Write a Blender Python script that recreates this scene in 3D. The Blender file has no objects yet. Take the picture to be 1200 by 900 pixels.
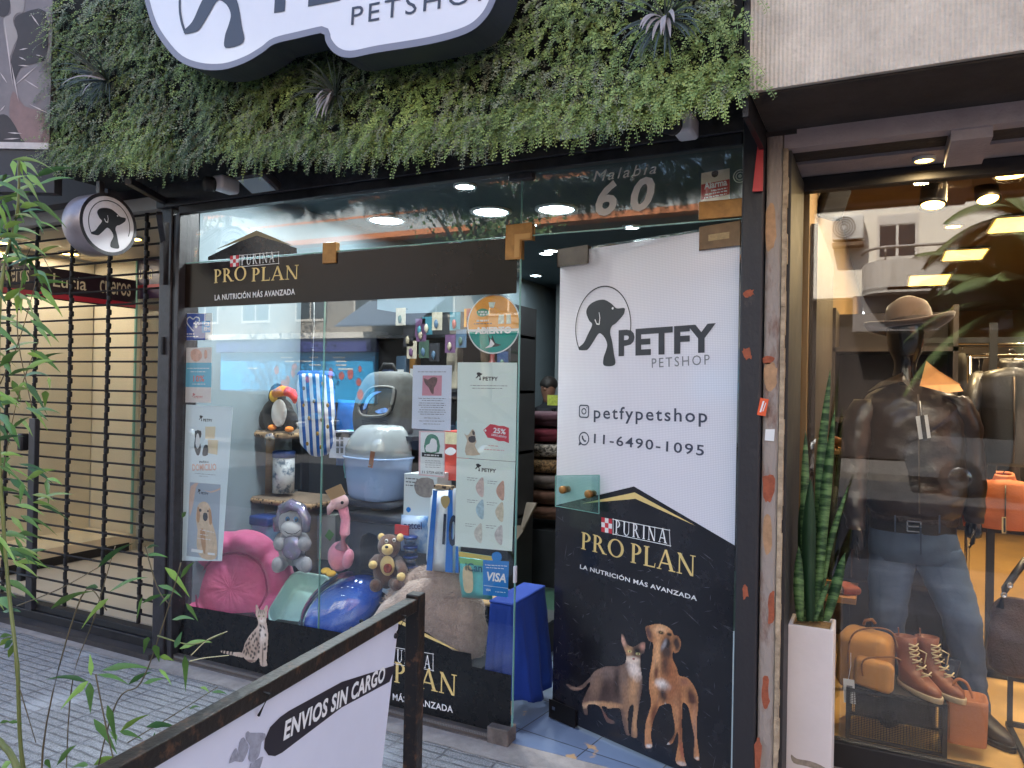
import bpy,bmesh,math,random
from mathutils import Vector,Matrix,noise
from mathutils.geometry import tessellate_polygon
random.seed(7)
R=math.radians
V=Vector
S=bpy.context.scene
COL=S.collection
# ------------------------------------------------------------ camera
CAM=V((0,-2.95,1.56))
TH,PITCH,ROLL,FPX=R(26.4),0.005,0.0185,880.0
F_=V((-math.sin(TH)*math.cos(PITCH),math.cos(TH)*math.cos(PITCH),math.sin(PITCH)))
R0=V((math.cos(TH),math.sin(TH),0))
U0=R0.cross(F_)
R_=R0*math.cos(ROLL)+U0*math.sin(ROLL)
U_=U0*math.cos(ROLL)-R0*math.sin(ROLL)
cd=bpy.data.cameras.new('camera')
cam=bpy.data.objects.new('camera',cd)
COL.objects.link(cam)
cam.matrix_world=Matrix(((R_.x,U_.x,-F_.x,CAM.x),(R_.y,U_.y,-F_.y,CAM.y),(R_.z,U_.z,-F_.z,CAM.z),(0,0,0,1)))
cd.sensor_width=36
cd.lens=FPX/1200*36
cd.clip_start=0.05
cd.clip_end=600
S.camera=cam
# ------------------------------------------------------------ sky, sun, exposure
SUN_EL,SUN_AZ=R(52),R(-16)
w=bpy.data.worlds.new('World')
S.world=w
w.use_nodes=True
nt=w.node_tree
sky=nt.nodes.new('ShaderNodeTexSky')
sky.sky_type='NISHITA'
sky.sun_disc=False
sky.sun_elevation=SUN_EL
sky.sun_rotation=SUN_AZ
nt.links.new(sky.outputs[0],nt.nodes['Background'].inputs[0])
nt.nodes['Background'].inputs[1].default_value=0.14
sl=bpy.data.lights.new('sun','SUN')
sl.energy=5.0
sl.angle=R(0.5)
sl.color=(1,.94,.85)
sun=bpy.data.objects.new('sun',sl)
COL.objects.link(sun)
sd=V((math.sin(SUN_AZ)*math.cos(SUN_EL),math.cos(SUN_AZ)*math.cos(SUN_EL),math.sin(SUN_EL)))
sun.rotation_euler=sd.to_track_quat('Z','Y').to_euler()
S.view_settings.view_transform='Standard'
S.view_settings.look='None'
S.view_settings.gamma=1
S.view_settings.exposure=2.15
S.view_settings.use_curve_mapping=False
S.render.engine='CYCLES'
S.cycles.use_denoising=True
S.cycles.max_bounces=10
S.cycles.transparent_max_bounces=24
S.cycles.glossy_bounces=5
S.cycles.caustics_reflective=False
S.cycles.caustics_refractive=False
S.cycles.sample_clamp_indirect=6
# ------------------------------------------------------------ from the photograph to the place
def ray(px,py):
    return F_+R_*((px-600)/FPX)+U_*((450-py)/FPX)
def P(px,py,Y=0.0):
    d=ray(px,py)
    return CAM+d*((Y-CAM.y)/d.y)
def PX(px,py,X):
    d=ray(px,py)
    return CAM+d*((X-CAM.x)/d.x)
def PZ(px,py,Z=0.0):
    d=ray(px,py)
    return CAM+d*((Z-CAM.z)/d.z)
class Plane:
    def __init__(s,o,u,n=None,v=V((0,0,1))):
        s.o=V(o);s.u=V(u).normalized();s.v=V(v).normalized()
        s.n=s.u.cross(s.v).normalized()
        s.v=s.n.cross(s.u).normalized()
    def hit(s,px,py,off=0.0):
        d=ray(px,py)
        o=s.o+s.n*off
        return CAM+d*((o-CAM).dot(s.n)/d.dot(s.n))
    def uv(s,p):
        q=p-s.o
        return q.dot(s.u),q.dot(s.v)
    def at(s,u,v,off=0.0):
        return s.o+s.u*u+s.v*v+s.n*off
def front(Y):
    return Plane((0,Y,0),(1,0,0))
# ------------------------------------------------------------ materials
def lin(c):
    return tuple(((x/255)/12.92 if x/255<=.04045 else((x/255+.055)/1.055)**2.4)for x in c)
MATS={}
def mat(name,col,rough=.55,metal=0.,nz=None,bump=None,spec=.5,coat=0.,emit=None,alpha=1.,sheen=0.,col2=None,stretch=None,trans=0.,sss=0.):
    if name in MATS:return MATS[name]
    m=bpy.data.materials.new(name)
    m.use_nodes=True
    n=m.node_tree;N=n.nodes;L=n.links
    b=N['Principled BSDF']
    c=lin(col)
    b.inputs['Base Color'].default_value=(*c,1)
    b.inputs['Roughness'].default_value=rough
    b.inputs['Metallic'].default_value=metal
    b.inputs['Specular IOR Level'].default_value=spec
    b.inputs['Coat Weight'].default_value=coat
    b.inputs['Coat Roughness'].default_value=.08
    b.inputs['Sheen Weight'].default_value=sheen
    b.inputs['Alpha'].default_value=alpha
    b.inputs['Transmission Weight'].default_value=trans
    b.inputs['Subsurface Weight'].default_value=sss
    if emit:
        b.inputs['Emission Color'].default_value=(*lin(emit[:3]),1)
        b.inputs['Emission Strength'].default_value=emit[3]
    tc=N.new('ShaderNodeTexCoord')
    src=tc.outputs['Object']
    if stretch:
        mp=N.new('ShaderNodeMapping');mp.inputs['Scale'].default_value=stretch
        L.new(src,mp.inputs[0]);src=mp.outputs[0]
    if nz:
        t=N.new('ShaderNodeTexNoise');t.inputs['Scale'].default_value=nz[0];t.inputs['Detail'].default_value=8;t.inputs['Roughness'].default_value=.65
        L.new(src,t.inputs['Vector'])
        r=N.new('ShaderNodeValToRGB')
        r.color_ramp.elements[0].position=nz[2]if len(nz)>2 else.3
        r.color_ramp.elements[1].position=nz[3]if len(nz)>3 else.7
        c2=lin(col2)if col2 else tuple(min(1,x*(1+nz[1]))for x in c)
        c1=c if col2 else tuple(x*(1-nz[1])for x in c)
        r.color_ramp.elements[0].color=(*c1,1);r.color_ramp.elements[1].color=(*c2,1)
        L.new(t.outputs['Fac'],r.inputs[0]);L.new(r.outputs[0],b.inputs['Base Color'])
        mr=N.new('ShaderNodeMapRange');mr.inputs['To Min'].default_value=max(0,rough-.12);mr.inputs['To Max'].default_value=min(1,rough+.12)
        L.new(t.outputs['Fac'],mr.inputs[0]);L.new(mr.outputs[0],b.inputs['Roughness'])
    if bump:
        t=N.new('ShaderNodeTexNoise');t.inputs['Scale'].default_value=bump[0];t.inputs['Detail'].default_value=6
        L.new(src,t.inputs['Vector'])
        bp=N.new('ShaderNodeBump');bp.inputs['Strength'].default_value=bump[1];bp.inputs['Distance'].default_value=bump[2]if len(bump)>2 else.01
        L.new(t.outputs['Fac'],bp.inputs['Height']);L.new(bp.outputs[0],b.inputs['Normal'])
    MATS[name]=m
    return m
def glass(name,tint=(.86,.95,.92),refl=1.0,rough=0.0):
    if name in MATS:return MATS[name]
    m=bpy.data.materials.new(name);m.use_nodes=True
    n=m.node_tree;N=n.nodes;L=n.links
    N.remove(N['Principled BSDF'])
    tr=N.new('ShaderNodeBsdfTransparent');tr.inputs[0].default_value=(*tint,1)
    gl=N.new('ShaderNodeBsdfGlossy');gl.inputs['Roughness'].default_value=rough;gl.inputs[0].default_value=(1,1,1,1)
    ge=N.new('ShaderNodeNewGeometry')
    mr=N.new('ShaderNodeMapRange');mr.inputs['To Min'].default_value=1.52;mr.inputs['To Max'].default_value=1/1.52
    L.new(ge.outputs['Backfacing'],mr.inputs[0])
    fr=N.new('ShaderNodeFresnel');L.new(mr.outputs[0],fr.inputs['IOR'])
    ml=N.new('ShaderNodeMath');ml.operation='MULTIPLY';ml.inputs[1].default_value=refl;ml.use_clamp=True
    L.new(fr.outputs[0],ml.inputs[0])
    mx=N.new('ShaderNodeMixShader')
    L.new(ml.outputs[0],mx.inputs[0]);L.new(tr.outputs[0],mx.inputs[1]);L.new(gl.outputs[0],mx.inputs[2])
    L.new(mx.outputs[0],N['Material Output'].inputs[0])
    MATS[name]=m
    return m
# ------------------------------------------------------------ objects
WL={}
def wl(o):
    return WL[o.name]
def props(o,label=None,cat=None,group=None,kind=None):
    if label:o['label']=label
    if cat:o['category']=cat
    if group:o['group']=group
    if kind:o['kind']=kind
    return o
def thing(name,label,cat,loc,group=None):
    o=bpy.data.objects.new(name,None)
    COL.objects.link(o);o.location=V(loc);o.empty_display_size=.1
    WL[o.name]=V(loc)
    return props(o,label,cat,group)
def copy_tree(o,delta,parent=None):
    c=o.copy();COL.objects.link(c)
    if parent is None:
        c.location=o.location+V(delta)
    else:
        c.parent=parent
    WL[c.name]=wl(o)+V(delta)
    for ch in[x for x in bpy.data.objects if x.parent==o]:
        copy_tree(ch,delta,c)
    return c
def frame_of(t,up=V((0,0,1))):
    t=t.normalized()
    a=up if abs(t.dot(up))<.95 else V((1,0,0))
    x=t.cross(a).normalized()
    return x,x.cross(t).normalized()
def rotm(rx=0,ry=0,rz=0):
    return Matrix.Rotation(R(rz),3,'Z')@Matrix.Rotation(R(ry),3,'Y')@Matrix.Rotation(R(rx),3,'X')
class MB:
    def __init__(s,T=None):
        s.v=[];s.f=[];s.sm=[];s.T=T;s.lift=0
    def add(s,vs,fs,smooth=False):
        k=len(s.v)
        s.v+=[(s.T@V(p)if s.T else V(p))for p in vs]
        s.f+=[tuple(i+k for i in f)for f in fs]
        s.sm+=[smooth]*len(fs)
        return s
    def box(s,c,size,rot=None):
        hx,hy,hz=[x/2 for x in size]
        vs=[V((x,y,z))for x in(-hx,hx)for y in(-hy,hy)for z in(-hz,hz)]
        if rot:vs=[rot@p for p in vs]
        vs=[p+V(c)for p in vs]
        return s.add(vs,[(0,1,3,2),(4,6,7,5),(0,4,5,1),(2,3,7,6),(0,2,6,4),(1,5,7,3)])
    def span(s,a,b):
        a=V(a);b=V(b)
        return s.box((a+b)/2,[abs(x)for x in(b-a)])
    def quad(s,a,b,c,d):
        return s.add([a,b,c,d],[(0,1,2,3)])
    def prism(s,pts,vec,smooth=False):
        n=len(pts);vec=V(vec)
        pts=[V(p)for p in pts]
        tris=tessellate_polygon([pts])
        nrm=V((0,0,0))
        for i in range(n):nrm+=pts[i].cross(pts[(i+1)%n])
        if nrm.dot(vec)>0:
            pts=pts[::-1];tris=tessellate_polygon([pts])
        vs=pts+[p+vec for p in pts]
        fs=[]
        for t in tris:
            a,b,c=[pts[i]for i in t]
            if(b-a).cross(c-a).dot(vec)>0:t=t[::-1]
            fs.append(tuple(t));fs.append(tuple(i+n for i in t[::-1]))
        s.add(vs,fs)
        k=len(s.v)-2*n
        for i in range(n):
            j=(i+1)%n
            s.f.append((k+i,k+i+n,k+j+n,k+j)[::-1]);s.sm.append(smooth)
        return s
    def tube(s,pts,r,seg=8,caps=True,up=V((0,0,1)),flat=1.0):
        pts=[V(p)for p in pts];n=len(pts)
        rs=r if isinstance(r,(list,tuple))else[r]*n
        vs=[];fs=[]
        for i,p in enumerate(pts):
            t=pts[min(i+1,n-1)]-pts[max(i-1,0)]
            x,y=frame_of(t,up)
            for k in range(seg):
                a=2*math.pi*k/seg
                vs.append(p+x*math.cos(a)*rs[i]+y*math.sin(a)*rs[i]*flat)
        for i in range(n-1):
            for k in range(seg):
                j=(k+1)%seg
                fs.append((i*seg+k,i*seg+j,(i+1)*seg+j,(i+1)*seg+k))
        s.add(vs,fs,True)
        if caps:
            o=len(s.v)-n*seg
            s.f.append(tuple(o+k for k in range(seg))[::-1]);s.sm.append(False)
            s.f.append(tuple(o+(n-1)*seg+k for k in range(seg)));s.sm.append(False)
        return s
    def bar(s,a,b,w,h=None,up=V((0,0,1))):
        a=V(a);b=V(b);x,y=frame_of(b-a,up);h=h or w
        q=[(-1,-1),(1,-1),(1,1),(-1,1)]
        vs=[p+x*i*w/2+y*j*h/2 for p in(a,b)for i,j in q]
        return s.add(vs,[(3,2,1,0),(4,5,6,7)]+[(k,(k+1)%4,(k+1)%4+4,k+4)for k in range(4)])
    def loft(s,rings,caps=True,smooth=True,closed=False):
        n=len(rings[0]);m=len(rings)
        vs=[p for r in rings for p in r];fs=[]
        for i in range(m if closed else m-1):
            i2=(i+1)%m
            for k in range(n):
                j=(k+1)%n
                fs.append((i*n+k,i*n+j,i2*n+j,i2*n+k))
        s.add(vs,fs,smooth)
        if caps and not closed:
            o=len(s.v)-n*m
            s.f.append(tuple(o+k for k in range(n))[::-1]);s.sm.append(smooth)
            s.f.append(tuple(o+(m-1)*n+k for k in range(n)));s.sm.append(smooth)
        return s
    def lathe(s,prof,c,axis=V((0,0,1)),seg=24,smooth=True,sx=1.,sy=1.):
        x,y=frame_of(V(axis));ax=V(axis).normalized();c=V(c)
        rings=[[c+ax*h+x*math.cos(2*math.pi*k/seg)*max(r,1e-4)*sx+y*math.sin(2*math.pi*k/seg)*max(r,1e-4)*sy for k in range(seg)]for r,h in prof]
        return s.loft(rings,True,smooth)
    def ball(s,c,r,rot=None,seg=16,rings=10,nz=0,nf=8):
        r=V(r)if not isinstance(r,(int,float))else V((r,r,r));c=V(c)
        rr=[]
        for i in range(rings+1):
            a=math.pi*i/rings
            ring=[]
            for k in range(seg):
                b=2*math.pi*k/seg
                p=V((max(math.sin(a),1e-3)*math.cos(b),max(math.sin(a),1e-3)*math.sin(b),-math.cos(a)))
                if nz:p=p*(1+nz*noise.noise((p*nf*.2+c*3)))
                p=V((p.x*r.x,p.y*r.y,p.z*r.z))
                if rot:p=rot@p
                ring.append(c+p)
            rr.append(ring)
        return s.loft(rr,True,True)
    def rbox(s,c,size,r,rot=None,seg=4,nz=0.,nf=6.):
        hx,hy,hz=[q/2 for q in size];c=V(c);r=min(r,hx,hy,hz)
        rr=[]
        for i in range(seg+1):
            a=math.pi/2*i/seg
            rr.append((r*(1-math.sin(a)),-hz+r*(1-math.cos(a))))
        rr=[(d,z)for d,z in rr]
        prof=rr+[(d,-z)for d,z in rr[::-1]]
        rings=[]
        for d,z in prof:
            ring=[]
            for qx,qy,a0 in((1,1,0),(-1,1,90),(-1,-1,180),(1,-1,270)):
                for i in range(seg+1):
                    a=R(a0+90*i/seg)
                    rad=r-d
                    ring.append(V((qx*(hx-r)+math.cos(a)*rad,qy*(hy-r)+math.sin(a)*rad,z)))
            rings.append(ring)
        out=[]
        for ring in rings:
            o=[]
            for p in ring:
                if nz:p=p+p.normalized()*nz*noise.noise(p*nf+c)
                if rot:p=rot@p
                o.append(c+p)
            out.append(o)
        return s.loft(out,True,True)
    def flat(s,loops,pl,off=.001,thick=0.):
        s.lift+=1
        off=off+s.lift*2e-5
        L3=[[V((u,v,0))for u,v in lp]for lp in loops]
        tris=tessellate_polygon(L3)
        pts=[p for lp in L3 for p in lp]
        fs=[]
        for t in tris:
            a,b,c=[pts[i]for i in t]
            cr=(b-a).cross(c-a).z
            if abs(cr)<1e-12:continue
            fs.append(tuple(t)if cr>0 else tuple(t[::-1]))
        return s.add([pl.at(p.x,p.y,off)for p in pts],fs)
    def build(s,name,material,parent=None,bevel=0.,sub=0,label=None,cat=None,group=None,kind=None,solid=0.,seg=2):
        me=bpy.data.meshes.new(name)
        if parent is not None:o0=wl(parent)
        else:
            xs=[p.x for p in s.v];ys=[p.y for p in s.v];zs=[p.z for p in s.v]
            o0=V(((min(xs)+max(xs))/2,(min(ys)+max(ys))/2,min(zs)))
        me.from_pydata([tuple(p-o0)for p in s.v],[],s.f)
        me.polygons.foreach_set('use_smooth',s.sm)
        me.validate();me.update()
        if isinstance(material,(list,tuple)):
            for q in material:me.materials.append(q)
        else:me.materials.append(material)
        o=bpy.data.objects.new(name,me);COL.objects.link(o)
        if parent is not None:o.parent=parent
        else:o.location=o0
        WL[o.name]=o0
        if solid:
            md=o.modifiers.new('solid','SOLIDIFY');md.thickness=solid;md.offset=0
        if bevel:
            md=o.modifiers.new('bevel','BEVEL');md.width=bevel;md.segments=seg;md.limit_method='ANGLE'
        if sub:
            md=o.modifiers.new('sub','SUBSURF');md.levels=sub;md.render_levels=sub
        return props(o,label,cat,group,kind)
def smooth_loop(pts,n=4,closed=True):
    out=[];m=len(pts)
    pts=[V(p)for p in pts]
    for i in range(m if closed else m-1):
        g=lambda k:pts[k%m]if closed else pts[max(0,min(m-1,k))]
        p0,p1,p2,p3=g(i-1),g(i),g(i+1),g(i+2)
        for k in range(n):
            t=k/n
            out.append(.5*((2*p1)+(p2-p0)*t+(2*p0-5*p1+4*p2-p3)*t*t+(3*p1-p0-3*p2+p3)*t**3))
    if not closed:out.append(pts[-1])
    return out
def loop_px(pl,pts,n=4,smooth=True):
    uv=[V((*pl.uv(pl.hit(x,y)),0))for x,y in pts]
    if smooth:uv=smooth_loop(uv,n)
    return[(p.x,p.y)for p in uv]
def rect(u0,v0,u1,v1):
    return[(u0,v0),(u1,v0),(u1,v1),(u0,v1)]
def ellipse(u,v,a,b=None,n=40):
    b=b or a
    return[(u+a*math.cos(2*math.pi*k/n),v+b*math.sin(2*math.pi*k/n))for k in range(n)]
def rrect(u0,v0,u1,v1,r,n=5):
    out=[]
    for cx,cy,a0 in((u1-r,v1-r,0),(u0+r,v1-r,90),(u0+r,v0+r,180),(u1-r,v0+r,270)):
        out+=[(cx+r*math.cos(R(a0+90*i/n)),cy+r*math.sin(R(a0+90*i/n)))for i in range(n+1)]
    return out
# ------------------------------------------------------------ lettering
TXT={}
def glyphs(txt,bold=0.,shear=0.,space=1.):
    key=(txt,bold,shear,space)
    if key in TXT:return TXT[key]
    cu=bpy.data.curves.new('lettering','FONT')
    cu.body=txt;cu.size=1;cu.offset=bold;cu.shear=shear;cu.space_character=space;cu.resolution_u=3
    ob=bpy.data.objects.new('lettering',cu);COL.objects.link(ob)
    bpy.context.view_layer.update()
    ev=ob.evaluated_get(bpy.context.evaluated_depsgraph_get())
    me=ev.to_mesh()
    vs=[v.co.copy()for v in me.vertices];fs=[tuple(p.vertices)for p in me.polygons]
    ev.to_mesh_clear()
    bpy.data.objects.remove(ob);bpy.data.curves.remove(cu)
    if not vs:vs=[V((0,0,0))]
    x0=min(v.x for v in vs);x1=max(v.x for v in vs)
    y0=0.;y1=max(v.y for v in vs)
    TXT[key]=(vs,fs,x0,x1,y0,y1)
    return TXT[key]
def put_text(mb,pl,txt,a,width,height,off=.0012,bold=0.,shear=0.,space=1.,du=None,mirror=False):
    """text whose baseline starts at a (u, v on the plane), fitted to width and to the height of its tallest letter"""
    vs,fs,x0,x1,y0,y1=glyphs(txt,bold,shear,space)
    sx=width/max(1e-6,x1-x0);sy=height/max(1e-6,y1)
    du=du or(1,0);n=math.hypot(*du);du=(du[0]/n,du[1]/n);dv=(-du[1],du[0])
    mb.lift+=1
    out=[]
    for p in vs:
        x=(x1-p.x if mirror else p.x-x0)*sx;y=p.y*sy
        out.append(pl.at(a[0]+du[0]*x+dv[0]*y,a[1]+du[1]*x+dv[1]*y,off+mb.lift*2e-5))
    return mb.add(out,[f[::-1]for f in fs]if mirror else fs)
def text_px(mb,pl,txt,left,right,top,**k):
    """left and right ends of the baseline and the y of the letters' top above the left end, in photograph pixels"""
    a=pl.uv(pl.hit(*left));b=pl.uv(pl.hit(*right));c=pl.uv(pl.hit(left[0],top))
    return put_text(mb,pl,txt,a,math.hypot(b[0]-a[0],b[1]-a[1]),abs(c[1]-a[1]),du=(b[0]-a[0],b[1]-a[1]),**k)
def _arc(cx,cy,rx,ry,a0,a1,n=12):
    return[(cx+rx*math.cos(R(a0+(a1-a0)*i/n)),cy+ry*math.sin(R(a0+(a1-a0)*i/n)))for i in range(n+1)]
TK,TN,SF=.15,.065,.05
def _stem(x,w):return[rect(x,0,x+w,1),rect(x-.07,0,x+w+.07,SF),rect(x-.07,1-SF,x+w+.07,1)]
def _bowl(x,y0,y1,r):
    c=(y0+y1)/2;h=(y1-y0)/2
    return _arc(x,c,r,h,-90,90)+_arc(x,c,r-TK,h-TN,90,-90)
def serif_glyph(ch):
    if ch=='P':return _stem(.08,TK)+[_bowl(.22,.44,1,.36)],.64
    if ch=='R':return _stem(.08,TK)+[_bowl(.22,.46,1,.34),[(.3,.5),(.46,.5),(.8,0),(.62,0)],rect(.6,0,.88,SF)],.86
    if ch=='I':return _stem(.08,TK),.32
    if ch=='L':return _stem(.08,TK)+[rect(.2,0,.6,TN),[(.55,.03),(.6,.03),(.63,.24),(.6,.24)]],.64
    if ch=='N':return[rect(.1,0,.1+TN,1),rect(0,0,.26,SF),[(.02,1),(.2,1),(.8,0),(.66,0)],rect(.74,0,.74+TN,1),rect(.64,1-SF,.9,1)],.9
    if ch=='U':return[rect(.08,.3,.08+TK,1),rect(0,1-SF,.31,1),rect(.66,.3,.66+TN,1),rect(.56,1-SF,.83,1),_arc(.405,.32,.325,.34,180,360)+_arc(.44,.32,.21,.27,360,180)],.84
    if ch=='A':return[[(.4,1),(.48,1),(.13,0),(.06,0)],[(.38,1),(.5,1.02),(.86,0),(.69,0)],rect(.2,.3,.68,.3+TN),rect(0,0,.24,SF),rect(.6,0,.94,SF)],.94
    if ch=='O':return[('ring',_arc(.46,.5,.46,.52,0,360,30)[:-1],_arc(.46,.5,.30,.45,0,360,30)[:-1])],.92
    return[],.3
def serif_text(mb,pl,txt,a,width,height,du=(1,0),off=.0012,gap=.1):
    x=0;items=[]
    for ch in txt:
        g,adv=serif_glyph(ch)
        items.append((x,g));x+=adv+gap
    sx=width/(x-gap)
    n=math.hypot(*du);du=(du[0]/n,du[1]/n);dv=(-du[1],du[0])
    tr=lambda q,x0:(a[0]+du[0]*(q[0]+x0)*sx+dv[0]*q[1]*height,a[1]+du[1]*(q[0]+x0)*sx+dv[1]*q[1]*height)
    for x0,g in items:
        for lp in g:
            if lp[0]=='ring':mb.flat([[tr(q,x0)for q in lp[1]],[tr(q,x0)for q in lp[2]]],pl,off)
            else:mb.flat([[tr(q,x0)for q in lp]],pl,off)
    return mb
def serif_px(mb,pl,txt,left,right,top,off=.0012,gap=.1):
    a=pl.uv(pl.hit(*left));b=pl.uv(pl.hit(*right));c=pl.uv(pl.hit(left[0],top))
    return serif_text(mb,pl,txt,a,math.hypot(b[0]-a[0],b[1]-a[1]),abs(c[1]-a[1]),(b[0]-a[0],b[1]-a[1]),off,gap)
_D=[(445,372),(455,352),(478,341),(505,340),(528,353),(545,368),(569,369),(571,378),(566,390),(545,411),(531,420),(526,438),(533,465),(539,500),(543,533),(508,535),(506,512),(513,492),(517,474),(510,455),(497,441),(487,441),(472,462),(455,484),(445,488),(425,487),(421,479),(438,466),(452,440),(466,412),(455,398)]
def emblem_loops():
    q=[V(((x-500)/92,(420-y)/122,0))for x,y in _D]
    return[(p.x,p.y)for p in smooth_loop(q,4)]
def put_emblem(mb,pl,c,a,b=None,ring=True,off=.0012,du=(1,0),rw=.05):
    b=b or a
    n=math.hypot(*du);du=(du[0]/n,du[1]/n);dv=(-du[1],du[0])
    tr=lambda x,y:(c[0]+du[0]*x*a+dv[0]*y*b,c[1]+du[1]*x*a+dv[1]*y*b)
    mb.flat([[tr(*p)for p in emblem_loops()]],pl,off)
    if ring:
        A=[(math.cos(R(t)),math.sin(R(t)))for t in range(-20,216,6)]
        mb.flat([[tr(*p)for p in A]+[tr(p[0]*(1-rw),p[1]*(1-rw))for p in A[::-1]]],pl,off)
    return mb
def put_emblem_white(mb,pl,c,a,b=None,off=.002,du=(1,0)):
    b=b or a
    n=math.hypot(*du);du=(du[0]/n,du[1]/n);dv=(-du[1],du[0])
    tr=lambda x,y:(c[0]+du[0]*x*a+dv[0]*y*b,c[1]+du[1]*x*a+dv[1]*y*b)
    mb.flat([[tr(*p)for p in ellipse(.36,.43,.035,.03,12)]],pl,off)
    e=[(-.25,.20),(-.20,.10),(-.12,.08),(-.10,.22),(-.13,.36),(-.11,.36),(-.075,.22),(-.095,.05),(-.2,.06),(-.28,.18)]
    mb.flat([[tr(*p)for p in e]],pl,off)
    return mb
# ------------------------------------------------------------ common materials
BLK=mat('black paint',(44,42,46),.42,nz=(22,.5),bump=(60,.25,.004))
BLKM=mat('matt black',(27,27,29),.7,nz=(15,.3))
DARKMETAL=mat('dark steel',(48,47,50),.4,.6,nz=(14,.4))
WORN=mat('worn black paint on iron',(30,28,29),.38,.2,nz=(30,.4,.54,.7),col2=(104,74,54),bump=(70,.35,.004))
CHROME=mat('polished steel',(190,190,190),.18,1.)
WHITE=mat('white paper',(228,232,232),.6,nz=(6,.03))
PRINTK=mat('black ink',(32,34,38),.5)
PRINTG=mat('grey ink',(120,122,126),.6)
PRINTW=mat('white ink',(232,232,232),.5)
GOLD=mat('pale gold ink',(222,196,128),.45,nz=(9,.08))
REDINK=mat('red ink',(200,50,62),.5)
GLASS=glass('clear glass',(.965,.985,.98),1.3)
GLASSW=glass('shop window glass',(.98,.98,.97),1.5)
GREENEDGE=mat('green glass edge',(120,170,160),.15,spec=.6)
BRASS=mat('dull brass',(150,108,58),.4,.55,nz=(18,.3),bump=(50,.15,.003))
BRONZE=mat('dark bronze',(74,64,54),.4,.6,nz=(18,.3))
WOOD=mat('pale wood',(196,160,112),.55,nz=(5,.2),stretch=(1,9,1))
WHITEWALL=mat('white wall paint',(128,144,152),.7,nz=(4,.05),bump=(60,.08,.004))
# ------------------------------------------------------------ pavement, street, ground
def pavement_material():
    m=bpy.data.materials.new('grooved cement tiles');m.use_nodes=True
    n=m.node_tree;N=n.nodes;L=n.links;b=N['Principled BSDF']
    tc=N.new('ShaderNodeTexCoord')
    br=N.new('ShaderNodeTexBrick');br.offset=0;br.inputs['Scale'].default_value=1
    br.inputs['Brick Width'].default_value=.235;br.inputs['Row Height'].default_value=.047;br.inputs['Mortar Size'].default_value=.010;br.inputs['Mortar Smooth'].default_value=.9
    br.inputs['Color1'].default_value=(*lin((168,166,164)),1);br.inputs['Color2'].default_value=(*lin((154,152,150)),1);br.inputs['Mortar'].default_value=(*lin((108,105,104)),1)
    tw=N.new('ShaderNodeTexNoise');tw.inputs['Scale'].default_value=9;tw.inputs['Detail'].default_value=4;L.new(tc.outputs['Object'],tw.inputs['Vector'])
    vm=N.new('ShaderNodeVectorMath');vm.operation='MULTIPLY_ADD';vm.inputs[1].default_value=(.03,.022,0);L.new(tw.outputs['Color'],vm.inputs[0]);L.new(tc.outputs['Object'],vm.inputs[2])
    L.new(vm.outputs[0],br.inputs['Vector'])
    tf=N.new('ShaderNodeTexNoise');tf.inputs['Scale'].default_value=14;tf.inputs['Detail'].default_value=5;L.new(tc.outputs['Object'],tf.inputs['Vector'])
    rf_=N.new('ShaderNodeMapRange');rf_.inputs['From Min'].default_value=.42;rf_.inputs['From Max'].default_value=.66;rf_.inputs['To Max'].default_value=.85;L.new(tf.outputs['Fac'],rf_.inputs[0])
    mf=N.new('ShaderNodeMix');mf.data_type='RGBA';mf.inputs['B'].default_value=(*lin((150,148,146)),1);L.new(rf_.outputs[0],mf.inputs['Factor']);L.new(br.outputs['Color'],mf.inputs['A'])
    t=N.new('ShaderNodeTexNoise');t.inputs['Scale'].default_value=190;t.inputs['Detail'].default_value=3;t.inputs['Roughness'].default_value=.8
    t2=N.new('ShaderNodeTexNoise');t2.inputs['Scale'].default_value=2.2;t2.inputs['Detail'].default_value=7
    L.new(tc.outputs['Object'],t.inputs['Vector']);L.new(tc.outputs['Object'],t2.inputs['Vector'])
    r1=N.new('ShaderNodeValToRGB');r1.color_ramp.elements[0].color=(.40,.40,.41,1);r1.color_ramp.elements[1].color=(1.4,1.4,1.4,1);r1.color_ramp.elements[0].position=.34;r1.color_ramp.elements[1].position=.66
    L.new(t.outputs['Fac'],r1.inputs[0])
    m1=N.new('ShaderNodeMix');m1.data_type='RGBA';m1.blend_type='MULTIPLY';m1.inputs['Factor'].default_value=1
    L.new(mf.outputs['Result'],m1.inputs['A']);L.new(r1.outputs[0],m1.inputs['B'])
    r2=N.new('ShaderNodeValToRGB');r2.color_ramp.elements[0].color=(0,0,0,1);r2.color_ramp.elements[1].color=(.85,.85,.85,1);r2.color_ramp.elements[0].position=.56;r2.color_ramp.elements[1].position=.74
    L.new(t2.outputs['Fac'],r2.inputs[0])
    m2=N.new('ShaderNodeMix');m2.data_type='RGBA';m2.inputs['B'].default_value=(*lin((198,197,197)),1)
    L.new(r2.outputs[0],m2.inputs['Factor']);L.new(m1.outputs['Result'],m2.inputs['A']);L.new(m2.outputs['Result'],b.inputs['Base Color'])
    b.inputs['Roughness'].default_value=.75
    ad=N.new('ShaderNodeMath');ad.operation='MULTIPLY_ADD';ad.inputs[1].default_value=-1.;L.new(br.outputs['Fac'],ad.inputs[0])
    ml=N.new('ShaderNodeMath');ml.operation='MULTIPLY';ml.inputs[1].default_value=.5;L.new(t.outputs['Fac'],ml.inputs[0]);L.new(ml.outputs[0],ad.inputs[2])
    bp=N.new('ShaderNodeBump');bp.inputs['Strength'].default_value=.7;bp.inputs['Distance'].default_value=.006
    L.new(ad.outputs[0],bp.inputs['Height']);L.new(bp.outputs[0],b.inputs['Normal'])
    return m
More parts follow.
